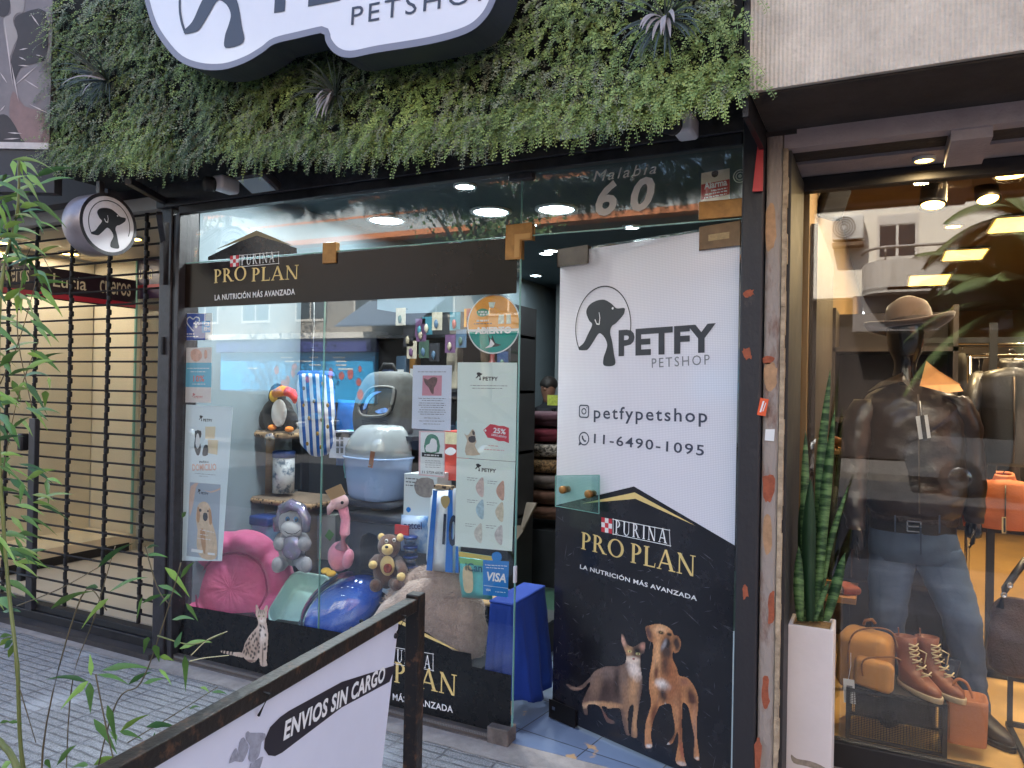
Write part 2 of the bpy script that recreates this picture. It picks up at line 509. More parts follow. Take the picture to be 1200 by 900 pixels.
b=MB();b.quad((-60,-60,-.16),(60,-60,-.16),(60,60,-.16),(-60,60,-.16));b.build('ground',mat('bare ground',(90,86,82),.9),kind='structure')
b=MB();b.span((-40,-12.6,-.158),(40,-4.0,-.13));b.build('street',mat('asphalt',(64,64,66),.85,nz=(60,.3),bump=(120,.4)),kind='structure')
b=MB();b.span((-40,-4.0,-.155),(40,-.06,0));b.build('pavement',pavement_material(),kind='structure')
b=MB();b.span((-40,-16,-.155),(40,-12.6,0));b.build('opposite_pavement',mat('light cement tiles',(104,100,96),.8,nz=(3,.12)),kind='structure')
CONC=mat('worn concrete',(150,142,136),.85,nz=(9,.25),bump=(90,.5,.006))
b=MB()
n=60
for i in range(n):
    x0=-6+5.55*i/n;x1=-6+5.55*(i+1)/n
    e=lambda x:-.15+.012*noise.noise(V((x*5,0,0)))
    b.add([(x0,e(x0),.004),(x1,e(x1),.004),(x1,-.0125,.019),(x0,-.0125,.019)],[(0,1,2,3)])
b.build('concrete_strip',CONC,kind='structure')
def floor_mat():
    m=bpy.data.materials.new('blue painted tile floor');m.use_nodes=True
    n=m.node_tree;N=n.nodes;L=n.links;b=N['Principled BSDF']
    tc=N.new('ShaderNodeTexCoord')
    mp=N.new('ShaderNodeMapping');mp.inputs['Rotation'].default_value=(0,0,R(8));L.new(tc.outputs['Object'],mp.inputs[0])
    br=N.new('ShaderNodeTexBrick');br.offset=0;br.inputs['Scale'].default_value=1;br.inputs['Brick Width'].default_value=.33;br.inputs['Row Height'].default_value=.33;br.inputs['Mortar Size'].default_value=.003
    br.inputs['Color1'].default_value=(*lin((104,122,150)),1);br.inputs['Color2'].default_value=(*lin((96,112,140)),1);br.inputs['Mortar'].default_value=(*lin((40,46,58)),1)
    L.new(mp.outputs[0],br.inputs['Vector'])
    t=N.new('ShaderNodeTexNoise');t.inputs['Scale'].default_value=5;t.inputs['Detail'].default_value=6;t.inputs['Roughness'].default_value=.55;L.new(tc.outputs['Object'],t.inputs['Vector'])
    r=N.new('ShaderNodeValToRGB');r.color_ramp.interpolation='LINEAR';r.color_ramp.elements[0].position=.63;r.color_ramp.elements[1].position=.66
    L.new(t.outputs['Fac'],r.inputs[0])
    mx=N.new('ShaderNodeMix');mx.data_type='RGBA';mx.inputs['B'].default_value=(*lin((176,142,104)),1)
    L.new(r.outputs[0],mx.inputs['Factor']);L.new(br.outputs['Color'],mx.inputs['A']);L.new(mx.outputs['Result'],b.inputs['Base Color'])
    b.inputs['Roughness'].default_value=.45
    return m
FLOORB=floor_mat()
b=MB();b.span((-3.60,-.012,-.155),(-.42,1.75,.02));b.build('shop_floor',FLOORB,kind='structure')
b=MB();b.span((-3.60,1.752,-.155),(-.42,9,.02));b.build('back_shop_floor',mat('dark green floor',(42,60,56),.5,nz=(4,.2)),kind='structure')
FLOORW=mat('ochre cement floor',(200,160,98),.5,nz=(3.5,.14),bump=(30,.1))
b=MB();b.span((-.40,-.058,-.155),(6,.46,.02));b.build('recess_floor',CONC,kind='structure')
b=MB();b.span((-.30,.52,-.155),(6,10,.08));b.build('leather_shop_floor',FLOORW,kind='structure')
b=MB();b.span((-14,.14,-.155),(-3.702,6,.10));b.build('next_door_floor',mat('cream floor',(196,188,172),.5,nz=(3,.06)),kind='structure')
# ------------------------------------------------------------ the building that holds the shops
bd=thing('shop_building','concrete building with three shop fronts at street level','building',(-2,6,0))
MB().span((-14,.3,3.05),(8,12,13)).build('upper_storey',mat('grey render',(150,144,138),.85,nz=(2,.1)),bd)
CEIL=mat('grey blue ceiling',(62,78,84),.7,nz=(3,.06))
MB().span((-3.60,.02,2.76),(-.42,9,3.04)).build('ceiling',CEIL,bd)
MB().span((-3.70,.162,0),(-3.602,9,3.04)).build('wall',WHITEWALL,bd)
MB().span((-.418,.122,0),(-.345,.52,3.04)).build('wall',BLK,bd)
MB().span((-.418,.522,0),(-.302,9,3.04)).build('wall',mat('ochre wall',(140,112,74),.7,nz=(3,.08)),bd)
MB().span((-3.60,9.0,0),(-.42,9.2,3.04)).build('back_wall',mat('grey wall',(120,126,130),.7),bd)
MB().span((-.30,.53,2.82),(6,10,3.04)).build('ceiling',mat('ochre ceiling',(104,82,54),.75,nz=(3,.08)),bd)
MB().span((-.30,10,0),(6,10.2,3.04)).build('back_wall',mat('ochre wall',(140,112,74),.7),bd)
MB().span((6,.53,0),(6.2,10,3.04)).build('wall',MATS['ochre wall'],bd)
MB().span((-14,.16,2.62),(-3.702,6,3.04)).build('ceiling',mat('cream ceiling',(196,186,168),.7,nz=(2,.06)),bd)
MB().span((-14,5.9,.1),(-3.702,6.1,2.62)).build('back_wall',mat('cream wall',(226,210,178),.7),bd)
MB().span((-14.2,.2,0),(-14,6,3.04)).build('wall',mat('cream wall',(226,210,178),.7),bd)
b=MB();b.span((-3.70,-.06,2.535),(-.42,.06,3.04));b.build('header_beam',BLK,bd,bevel=.006)
b=MB();b.span((-4.0,-.40,2.70),(-.40,-.062,2.74));b.build('canopy_soffit',BLKM,bd)
b=MB();b.span((-3.52,-.055,2.49),(-.49,-.01,2.534));b.build('head_rail',DARKMETAL,bd,bevel=.004)
def pillar(name,x0,x1,y0,y1,z1,m):return MB().span((x0,y0,0),(x1,y1,z1)).build(name,m,bd,bevel=.008)
pillar('pillar',-3.70,-3.60,-.03,.16,2.70,BLK)
b=MB();b.span((-3.545,-.05,.0),(-3.515,.03,2.5));b.build('jamb',BLK,bd,bevel=.004)
b=MB();b.span((-3.60,-.02,0),(-3.547,.05,2.5));b.build('jamb',DARKMETAL,bd,bevel=.004)
PILL=mat('scraped black paint',(38,37,42),.55,nz=(7,.35,.62,.8),col2=(110,96,88),bump=(50,.5,.006),stretch=(1,1,.5))
RAW=mat('bare flaking plaster',(158,148,140),.85,nz=(9,.4,.52,.7),col2=(112,74,58),bump=(40,.8,.012),stretch=(1.4,1.4,.5))
b=MB();b.span((-.488,-.07,0),(-.408,.12,2.60));b.build('pillar',PILL,bd,bevel=.008)
b=MB();b.span((-.405,-.05,0),(-.345,.12,2.60));b.build('pillar',RAW,bd,bevel=.012)
b=MB()
for i in range(46):
    z=.05+2.4*i/46;wd=.010+.007*noise.noise(V((z*9,1,0)))
    b.span((-.345,-.055+.01*noise.noise(V((z*14,4,0))),z),(-.345+wd+.006,-.02,z+2.4/46+.004))
b.build('plaster_edge',mat('pale flaking edge',(170,152,128),.9,nz=(30,.4),bump=(90,.6)),bd)
BEAM=mat('ribbed concrete',(204,193,178),.85,nz=(7,.2),bump=(70,.8,.006))
b=MB()
n=260;x0=-.405;x1=3.0
for i in range(n):
    a=x0+(x1-x0)*i/n;d=(x1-x0)/n
    b.add([(a,-.45,2.53),(a+d*.5,-.4475,2.53),(a+d,-.45,2.53),(a,-.45,3.6),(a+d*.5,-.4475,3.6),(a+d,-.45,3.6)],[(0,1,4,3),(1,2,5,4)])
b.span((x0,-.4472,2.53),(x1,-.05,3.6))
b.build('concrete_beam',BEAM,bd)
MB().span((x0+.004,-.43,2.522),(x1,-.05,2.529)).build('beam_underside',mat('dark concrete',(52,47,45),.9,nz=(7,.5),bump=(30,.5)),bd)  # darker concrete below the beam than on its face
PINKR=mat('lilac grey render',(168,158,160),.85,nz=(8,.12),bump=(60,.4))
MB().span((-.343,-.048,2.455),(3,.02,2.5215)).build('lintel_face',PINKR,bd)
MB().span((-.343,.022,2.49),(3,.26,2.56)).build('lintel_gap',mat('dark concrete',(52,47,45),.9,nz=(7,.5),bump=(30,.5)),bd)
MB().span((-.343,.262,2.478),(3,.52,2.80)).build('recess_soffit',PINKR,bd)
p_=P(1135,140,.1)
MB().span((p_.x-.06,-.03,2.42),(p_.x+.06,.3,2.489)).build('soffit_box',PINKR,bd)
MB().span((-.425,-.452,2.45),(-.407,-.05,3.6)).build('beam_end_trim',DARKMETAL,bd)
b=MB();b.span((-.48,-.055,2.505),(-.30,.12,2.60));b.build('pillar_head',mat('dark concrete',(52,47,45),.9),bd)
# ------------------------------------------------------------ lamps in the ceilings
LAMPW=mat('cool white lamp',(255,255,255),.4,emit=(225,248,255,11))
LAMPY=mat('warm lamp',(255,240,200),.4,emit=(255,196,92,10))
PANELY=mat('warm light panel',(255,240,180),.4,emit=(255,206,90,1.3))
def downlight(p,r,m,label,group,cat='ceiling light',power=0,col=(1,1,1)):
    t=thing('ceiling_light',label,cat,p,group)
    MB().lathe([(r*1.25,0),(r*1.25,-.012),(r*1.02,-.014),(r*1.0,-.004)],p,seg=28).build('trim',WHITE,t)
    MB().lathe([(r,-.0045),(r*.98,-.010),(.001,-.011)],p,seg=28).build('diffuser',m,t)
    if power:
        ld=bpy.data.lights.new('ceiling_lamp','AREA');ld.shape='DISK';ld.size=r*2;ld.energy=power;ld.color=col
        lo=bpy.data.objects.new('ceiling_lamp',ld);COL.objects.link(lo);lo.parent=t;lo.location=(0,0,-.03)
    return t
ZC=2.758
big=[(453,257),(575,247),(585,290),(652,244)]
spots=[(545,217),(620,262),(640,296),(690,295),(740,265),(618,336),(628,322)]
for i,(x,y)in enumerate(big):
    p=PZ(x,y,ZC)
    downlight(p,.115,LAMPW,'large round white ceiling light in the pet shop','large ceiling lights in the pet shop',power=1.1,col=(.9,.98,1))
for i,(x,y)in enumerate(spots):
    p=PZ(x,y,ZC)
    if p.y>8.5 or p.x>-.5 or p.x<-3.5:continue
    downlight(p,.055,LAMPW,'small round white spotlight in the pet shop ceiling','small spotlights in the pet shop ceiling',power=.9,col=(.9,.98,1))
for(x,y)in((-3.1,.5),(-2.55,.42),(-2.0,.45),(-2.6,3.0),(-1.5,3.2)):
    downlight(V((x,y,ZC)),.055,LAMPW,'small round white spotlight in the pet shop ceiling','small spotlights in the pet shop ceiling',power=4.5 if y<1 else 1.5,col=(.95,.98,1))
# ------------------------------------------------------------ living wall over the pet shop
YG=-.45
gw=thing('green_wall','artificial vertical garden of hanging ferns over the pet shop window','green wall',(-2.2,YG,2.6))
MB().span((-4.02,YG,2.66),(-.43,-.06,3.95)).build('backing',mat('black backing mat',(14,17,15),.9,nz=(20,.5)),gw)
edge_px=[(58,196),(110,205),(160,198),(200,205),(250,190),(310,196),(350,188),(400,196),(440,188),(470,196),(520,180),(560,184),(600,176),(640,165),(690,164),(740,152),(800,140),(850,128),(880,118)]
edge_w=[P(x,y,YG-.06)for x,y in edge_px]
def edge_z(x):
    if x<=edge_w[0].x:return edge_w[0].z
    for a,c in zip(edge_w,edge_w[1:]):
        if x<=c.x:return a.z+(c.z-a.z)*(x-a.x)/(c.x-a.x)
    return edge_w[-1].z
LEAF=[mat('fern leaf',(122,144,84),.45,nz=(2.2,.45),spec=.5),mat('pale fern leaf',(154,174,102),.45,nz=(3,.25)),mat('grey fern leaf',(142,150,126),.6,nz=(4,.25)),mat('dark fern leaf',(76,96,62),.5,nz=(3,.3))]
rg=random.Random(3)
fr=[MB()for _ in LEAF]
def frond(mbs,base,ln,out,side,droop,lr,n):
    """a drooping stem with leaflets on both sides"""
    p=V(base);d=V((side,-out,.25)).normalized();st=ln/n
    for i in range(n):
        d=(d+V((0,.04,-droop))).normalized()
        p=p+d*st
        s=d.cross(V((rg.uniform(-.3,.3),-1,rg.uniform(-.1,.4)))).normalized()
        mbs.add([p-d*st-s*.0009,p-d*st+s*.0009,p+s*.0007,p-s*.0007],[(0,1,2,3)])
        t=1-.45*i/n
        for sg in(-1,1):
            a=p+s*sg*.003
            q=(s*sg+d*.55+V((rg.uniform(-.35,.35),rg.uniform(-.5,.2),rg.uniform(-.35,.35)))).normalized()
            nrm=V((rg.uniform(-.5,.5),-1,rg.uniform(.1,1.2))).normalized()
            wv=q.cross(nrm).normalized()
            L=lr*t*rg.uniform(.75,1.3);W=L*.42
            mbs.add([a,a+q*L*.55+wv*W,a+q*L,a+q*L*.5-wv*W],[(0,1,2,3)])
NF=8600
for k in range(NF):
    x=rg.uniform(-4.02,-.43)
    ez=edge_z(x)
    z=ez+.06+(3.75-ez)*(rg.random()**1.25)if rg.random()>.16 else ez+rg.uniform(.05,.16)
    if z>3.55:continue
    v=noise.noise(V((x*2.6,z*2.6,3)))+rg.uniform(-.55,.55)
    clump=noise.noise(V((x*5.5,z*5.5,9)))
    if clump<-.34 and rg.random()<.6:continue
    right=(x+4.0)/3.6
    v+=(right-.55)*.5  # brighter leaf colours toward the right paint in the light on that side
    mi=3 if v<-.42 else(2 if v<-.12 else(0 if v<.38 else 1))
    lr=rg.uniform(.010,.0155)if v>-.2 else rg.uniform(.009,.013)
    frond(fr[mi],(x,YG-.005-.05*max(0,clump),z),rg.uniform(.06,.17),rg.uniform(.5,1.8),rg.uniform(-1.3,1.3),rg.uniform(.08,.26),lr,rg.randint(8,13))
for k,m in enumerate(LEAF):
    fr[k].build('foliage',m,gw)
def blade(mb,base,d,ln,wd,droop,n=7,roll=0):
    p=V(base);d=V(d).normalized();L=[];Rr=[]
    for i in range(n+1):
        t=i/n
        s=d.cross(V((0,-1,.3))).normalized()
        w_=wd*(math.sin(math.pi*min(1,.12+t*.88))**.7)*.5 if t<1 else.0006
        L.append(p-s*w_);Rr.append(p+s*w_)
        d=(d+V((0,0,-droop))*(.4+t)).normalized();p=p+d*ln/n
    mb.add(L+Rr,[(i,i+1,n+2+i,n+1+i)for i in range(n)],True)
TUFT=mat('grey green blade',(66,76,70),.5,nz=(30,.3));TUFTP=mat('dried pale blade',(158,150,150),.6,nz=(30,.15))
def tuft(px,py,n,ln,pale,label,down):
    c=P(px,py,YG-.10)
    t=thing('spiky_tuft',label,'plant',c,'spiky tufts planted in the green wall')
    a=MB();q=MB()
    r2=random.Random(px)
    for k in range(n):
        an=R(r2.uniform(0,360))
        d=V((math.cos(an),-r2.uniform(.5,1.2),math.sin(an)+.2))
        blade(a,c+V((0,.04,0)),d,ln*r2.uniform(.7,1.2),.007,r2.uniform(.05,.25))
    for k in range(pale):
        d=V((r2.uniform(-.5,.5),-.9,r2.uniform(-.6,.3)))
        blade(q,c+V((0,.03,0)),d,ln*r2.uniform(.7,1.0),.014,down)
    a.build('blades',TUFT,t);q.build('dry_blades',TUFTP,t)
tuft(118,92,60,.24,3,'wispy dark spiky tuft in the green wall beside the leather print',.25)
tuft(386,108,44,.17,9,'spiky tuft with hanging pale dry blades below the round end of the big sign',.3)
tuft(776,18,44,.20,9,'spiky tuft with arching pale blades at the top right of the green wall',.3)
# ------------------------------------------------------------ the big light box sign
SB=front(-.72)
out=[(170,0),(179,30),(193,53),(211,72),(234,81),(261,82),(287,74),(308,62),(322,52),(350,45),(376,39)]
out2=[(381,41),(383,51),(393,63),(410,68),(442,62),(504,52),(546,40),(567,25),(580,4),(588,-25),(590,-60),(578,-84),(555,-92),(480,-82),(400,-70),(345,-60),(322,-88),(288,-106),(248,-110),(210,-98),(182,-70),(168,-35)]
loop=[(p.x,p.y)for p in smooth_loop([V((*SB.uv(SB.hit(x,y)),0))for x,y in out],4,False)]+[(p.x,p.y)for p in smooth_loop([V((*SB.uv(SB.hit(x,y)),0))for x,y in out2],4,False)]
def inset(lp,d):
    n=len(lp);res=[]
    for i in range(n):
        a=V(lp[i-1]);c=V(lp[(i+1)%n]);t=(c-a).normalized()
        res.append((lp[i][0]-t.y*d,lp[i][1]+t.x*d))
    return res
area=sum(loop[i-1][0]*loop[i][1]-loop[i][0]*loop[i-1][1]for i in range(len(loop)))
sgn=1 if area>0 else-1
sg=thing('light_box_sign','large white light box sign with grey rim and emblem over the window','sign',SB.at(*loop[40]))
MB().prism([SB.at(*p,0)for p in loop],(0,.13,0)).build('box',mat('dark sign casing',(40,44,58),.5),sg)
FACE=mat('white acrylic',(226,226,234),.16,nz=(1.2,.05),coat=.6)
b=MB();b.flat([loop,inset(loop,sgn*.026)],SB,.003);b.build('rim',mat('lilac grey rim',(128,130,148),.4),sg)
MB().flat([inset(loop,sgn*.026)],SB,.002).build('face',FACE,sg)
NAVY=mat('navy ink',(58,62,80),.4)
b=MB()
c0=SB.uv(SB.hit(262,-12));d1=SB.uv(SB.hit(370,-33))
du=(1,0)
k=abs(SB.uv(SB.hit(322,-16))[0]-c0[0])
put_emblem(b,SB,c0,k*.93,k*.93,True,.004)
b.build('emblem',NAVY,sg)
b=MB();text_px(b,SB,'PETSHOP',(412,30),(577,-1),9,off=.004,space=1.25);b.build('lettering',NAVY,sg)
b=MB();text_px(b,SB,'PETFY',(322,13),(560,-33),-48,off=.004,bold=.035);b.build('lettering',NAVY,sg)
for q_ in((250,-20),(480,-30)):MB().tube([SB.hit(*q_)+V((0,.1,0)),SB.hit(*q_)+V((0,.27,0))],.03).build('mount',BLKM,sg)
# ------------------------------------------------------------ round blade sign with its bracket
cb=P(127,263,-.42);XB=cb.x
cb=PX(127,263,XB)
rad=(PX(127,227,XB)-PX(127,299,XB)).length/2
bs=thing('blade_sign','round black and white blade sign with dog emblem left of the window','sign',cb-V((0,0,rad)))
DRUM=mat('brushed grey sheet',(150,142,146),.35,.55,nz=(6,.25))
MB().lathe([(rad*.99,-.14),(rad,-.135),(rad,0),(rad*.95,.004),(rad*.95,-.002)],cb,V((1,0,0)),48).build('drum',DRUM,bs)
BPL=Plane(cb,(0,1,0),v=(0,0,1))
b=MB();b.flat([ellipse(0,0,rad*1.01,n=48),ellipse(0,0,rad*.90,n=48)],BPL,.006);b.build('rim',BLK,bs)
MB().flat([ellipse(0,0,rad*.92,n=48)],BPL,.0045).build('face',mat('white sign face',(222,220,224),.3,nz=(5,.05)),bs)
b=MB();put_emblem(b,BPL,(.02*rad,0),rad*.74,rad*.78,True,.006,rw=.035);b.build('emblem',PRINTK,bs)
b=MB();put_emblem_white(b,BPL,(.02*rad,0),rad*.74,rad*.78,.0075);b.build('emblem_highlight',PRINTW,bs)
BP2=Plane(cb-V((.14,0,0)),(0,-1,0),v=(0,0,1))
b=MB()
top=cb+V((-.07,0,rad))
b.bar(P(150,212,-.42)*1,(XB-.07,.0,P(150,212,-.42).z),.035)
b.bar(top-V((0,0,.02)),(top.x,top.y,P(150,212,-.42).z+.02),.03)
b.bar((XB-.07,-.02,P(150,212,-.42).z),(-3.62,-.05,P(150,212,-.42).z-.02),.04)
b.bar((-3.62,-.06,2.10),(XB+.02,-.10,2.44),.035)
b.bar((-3.62,-.06,2.30),(XB+.1,-.2,2.46),.03)
b.build('bracket',BLK,bs,bevel=.003)
def floodlight(c,s,label,yaw=0,pitch=-20):
    t=thing('floodlight',label,'floodlight',c)
    m=rotm(pitch,0,yaw)
    MB().rbox(c,(.16*s,.04*s,.11*s),.012,m).build('housing',BLK,t)
    MB().box(V(c)+m@V((0,-.022*s,0)),(.13*s,.004,.085*s),m).build('lens',mat('lamp glass',(170,185,190),.2),t)
    MB().bar(V(c)+V((0,.03,.02)),V(c)+V((0,.08,.12)),.02).build('arm',BLK,t)
floodlight(P(303,212,-.26),1.15,'flat black floodlight under the canopy above the window left corner',0,66)
def camera_dome(px,py,Y,label):
    c=P(px,py,Y)
    t=thing('security_camera',label,'security camera',c)
    MB().rbox(c+V((.02,.06,.01)),(.075,.12,.075),.015).build('housing',mat('white plastic',(200,200,205),.4),t)
    MB().lathe([(.036,.03),(.036,-.01),(.022,-.014),(.02,-.004)],c+V((-.012,0,0)),V((-.35,-1,-.1)),20).build('lens',BLKM,t)
    MB().bar(c+V((.02,.08,.04)),c+V((.02,.08,.16)),.02).build('arm',BLK,t)
camera_dome(250,216,-.30,'white security camera with black front beside the flat floodlight')
camera_dome(792,146,-.30,'small white camera under the fern fringe above the alarm sticker')
t=thing('junction_box','small white junction box half hidden by the fern fringe over the house number','box',P(666,152,-.25))
MB().rbox(P(666,152,-.25),(.10,.05,.06),.008).build('housing',MATS['white plastic'],t)
MB().box(P(666,152,-.277),(.08,.004,.045)).build('lid',WHITE,t)
# ------------------------------------------------------------ shop window glass
G0=front(0)
XA,XJ,XC,XD=-3.513,P(378,500).x,-1.432,-.490
ZT=2.222
sw=thing('shop_window','frameless glass shop window of the pet shop with brass clamps','window',(-2.4,0,0))
def pane(x0,x1,z0,z1,parent=sw,nm='pane',y=0.,m=GLASS,th=.010):
    b=MB();b.span((x0,y-th/2,z0),(x1,y+th/2,z1));return b.build(nm,m,parent)
pane(XA,XC-.002,ZT+.003,2.50);pane(XC+.002,XD,ZT+.003,2.50)
pane(XA,XJ-.002,.045,ZT-.003);pane(XJ+.002,XC,.045,ZT-.003)
b=MB()
b.span((XC-.0015,-.0062,.045),(XC+.0015,.0062,2.50));b.span((XJ-.0012,-.0056,.05),(XJ+.0012,.0056,ZT-.004))
b.span((XA,-.0058,ZT-.002),(XC,.0058,ZT+.002));b.span((XC+.002,-.0058,ZT-.002),(XD,.0058,ZT+.0025))
b.build('edge',GREENEDGE,sw)
def clamp(px,py,w_,h_,m,parent=sw):
    p=P(px,py)
    b=MB();b.span((p.x-w_/2,-.016,p.z-h_/2),(p.x+w_/2,.016,p.z+h_/2));return b.build('clamp',m,parent,bevel=.003)
clamp(388,297,.085,.105,BRASS)
c0=P(607,281)
b=MB();b.prism([(c0.x-.05,-.017,c0.z+.065),(c0.x+.072,-.017,c0.z+.065),(c0.x+.072,-.017,c0.z-.005),(c0.x+.022,-.017,c0.z-.005),(c0.x+.022,-.017,c0.z-.085),(c0.x-.05,-.017,c0.z-.085)],(0,.034,0));b.build('clamp',BRASS,sw,bevel=.003)
b=MB();b.prism([(c0.x-.006,-.021,c0.z+.02),(c0.x+.068,-.021,c0.z+.02),(c0.x+.068,-.021,c0.z-.002),(c0.x+.018,-.021,c0.z-.002),(c0.x+.018,-.021,c0.z-.08),(c0.x-.006,-.021,c0.z-.08)],(0,.004,0));b.build('clamp_cover',mat('pale brass',(170,128,74),.35,.5),sw,bevel=.001)
b=MB();p=P(612,201);b.rbox((p.x,0,p.z),(.115,.05,.085),.01);b.build('clamp',BLK,sw)
q0=P(820,248);q1=P(873,257)
b=MB();b.span((q0.x,-.020,ZT+.004),(XD,.020,ZT+.075));b.build('clamp',BRASS,sw,bevel=.003)
b=MB();b.span((-3.545,-.035,.0),(XC,.03,.045));b.span((-3.545,-.045,.0),(XC,-.035,.02));b.build('sill',mat('dirty aluminium',(104,96,92),.5,.45,nz=(7,.4),stretch=(1,6,3)),sw,bevel=.002)
b=MB()
for i in range(240):
    x=-3.5+2.0*i/240
    b.box((x,-.0375,.037),(.005,.003,.010))
b.build('sill_ridges',mat('aluminium',(150,148,148),.4,.6),sw)
b=MB();b.span((XC-.10,-.05,.0),(XC+.004,.035,.085));b.build('sill_block',mat('worn block',(96,88,84),.8,nz=(14,.5),bump=(60,.6)),sw,bevel=.006)
b=MB();b.rbox((XC,.0,P(603,673).z),(.012,.02,.075),.004);b.build('edge_guard',MATS['white plastic'],sw)
# ------------------------------------------------------------ lettering on the glass
GI=Plane((0,.0075,0),(1,0,0))
GV=Plane((0,-.0065,0),(1,0,0))
VINYL=mat('dark vinyl film',(26,18,14),.2,nz=(2.2,.6),spec=.3)
LOWV=mat('black vinyl film',(14,14,17),.28,nz=(20,.3))
z0,z1=P(215,361).z,P(225,314).z
vb=thing('vinyl_banner','dark brown vinyl band with gold lettering across the window top','vinyl banner',(-2.5,-.0085,z0))
uR=P(606,345).x;uL=P(217,340).x
roof=[(uL,z0),(uR,z0),(uR,ZT-.006),(P(330,292).x,ZT-.006),GV.uv(GV.hit(301,270)),GV.uv(GV.hit(253,294)),(P(253,300).x,ZT-.006),(uL,ZT-.006)]
b=MB();b.flat([[(uL,z0),(uR,z0),(uR,ZT-.006),(uL,ZT-.006)]],GV,.0);b.build('film',VINYL,vb)
b=MB();b.flat([loop_px(GV,[(244,301),(301,273),(348,291),(348,297),(244,305)],1,False)],GV,.0008);b.build('film',MATS['black vinyl film'],vb)
b=MB();b.flat([loop_px(GV,[(252,293),(301,270),(346,289),(301,276)],1,False)],GV,.0016);b.build('gold_chevron',mat('dull gold ink',(150,138,104),.5),vb)
def brand(parent,pl,sq,name1,name2,line,off=.0016,frame=None):
    """sq: checker square corners; name1 / name2 / line: (left, right, top) in photograph pixels"""
    b=MB();w_=MB()
    a=pl.uv(pl.hit(*sq[0]));c=pl.uv(pl.hit(*sq[1]));e=pl.uv(pl.hit(*sq[2]))
    ux=((c[0]-a[0])/3,(c[1]-a[1])/3);vx=((e[0]-a[0])/3,(e[1]-a[1])/3)
    for i in range(3):
        for j in range(3):
            q=[(a[0]+ux[0]*(i+s)+vx[0]*(j+t),a[1]+ux[1]*(i+s)+vx[1]*(j+t))for s,t in((0,0),(1,0),(1,1),(0,1))]
            (b if(i+j)%2==0 else w_).flat([q],pl,off)
    b.build('checker',REDINK,parent)
    if frame:
        f=[pl.uv(pl.hit(*q))for q in frame]
        cx=sum(q[0]for q in f)/4;cy=sum(q[1]for q in f)/4
        lw=.0028
        for i in range(4):
            p0=V(f[i]);p1=V(f[(i+1)%4]);t=(p1-p0).normalized();nn=V((-t.y,t.x))*lw
            w_.flat([[tuple(p0-t*lw),tuple(p1+t*lw),tuple(p1+t*lw+nn),tuple(p0-t*lw+nn)]],pl,off)
    serif_px(w_,pl,'PURINA',*name1,off=off,gap=.28)
    if line:text_px(w_,pl,'LA NUTRICI\u00d3N M\u00c1S AVANZADA',*line,off=off,bold=.018,space=1.08)
    w_.build('lettering',PRINTW,parent)
    for nm in name2:serif_px(MB(),pl,*nm,off=off,gap=.06).build('gold_lettering',GOLD,parent)
brand(vb,GV,((270,313),(280,312),(270,300)),((283,311),(322,307),299),[('PRO',(251,332),(289,328),316),('PLAN',(295,330),(350,327),314)],((252,352),(346,345),344),frame=((281,313),(327,309),(327,295),(281,299)))
zl=P(218,709).z
lv=thing('vinyl_sign','black vinyl panel with gold lettering along the window bottom','vinyl sign',(-2.5,-.0085,.05))
pb=[(P(207,760).x,.048),(XC-.006,.048)]
tl=[P(602,790).x,P(602,792).z]
top=[(XC-.006,P(601,791).z)]+[GV.uv(GV.hit(x,y))for x,y in((553,781),(552,766),(530,762),(503,743),(470,726),(462,728),(404,746),(404,742))]+[GV.uv(GV.hit(216,709))]
b=MB();b.flat([pb+top],GV,0);b.build('film',LOWV,lv)
b=MB();b.flat([loop_px(GV,[(462,730),(470,727),(500,743),(538,763),(527,759),(498,746),(471,732)],1,False)],GV,.0012);b.build('gold_chevron',GOLD,lv)
brand(lv,GV,((437,765),(454,770),(437,748)),((458,774),(505,784),759),[('PRO',(400,782),(450,797),756),('PLAN',(462,799),(535,816),775)],((398,806),(531,835),797),frame=((456,777),(508,786),(508,766),(456,757)))
def ink(parent,name,m,pl,outlines,off,n=3,smooth=True):
    b=MB()
    for o in outlines:b.flat([loop_px(pl,o,n,smooth)],pl,off)
    return b.build(name,m,parent)
def photo_material():
    m=bpy.data.materials.new('printed photograph');m.use_nodes=True;n=m.node_tree
    a=n.nodes.new('ShaderNodeVertexColor');a.layer_name='print'
    n.links.new(a.outputs[0],n.nodes['Principled BSDF'].inputs['Base Color']);n.nodes['Principled BSDF'].inputs['Roughness'].default_value=.4
    return m
PHOTO=photo_material()
def inside(x,y,poly):
    c=False;j=len(poly)-1
    for i in range(len(poly)):
        xi,yi=poly[i];xj,yj=poly[j]
        if(yi>y)!=(yj>y)and x<(xj-xi)*(y-yi)/(yj-yi)+xi:c=not c
        j=i
    return c
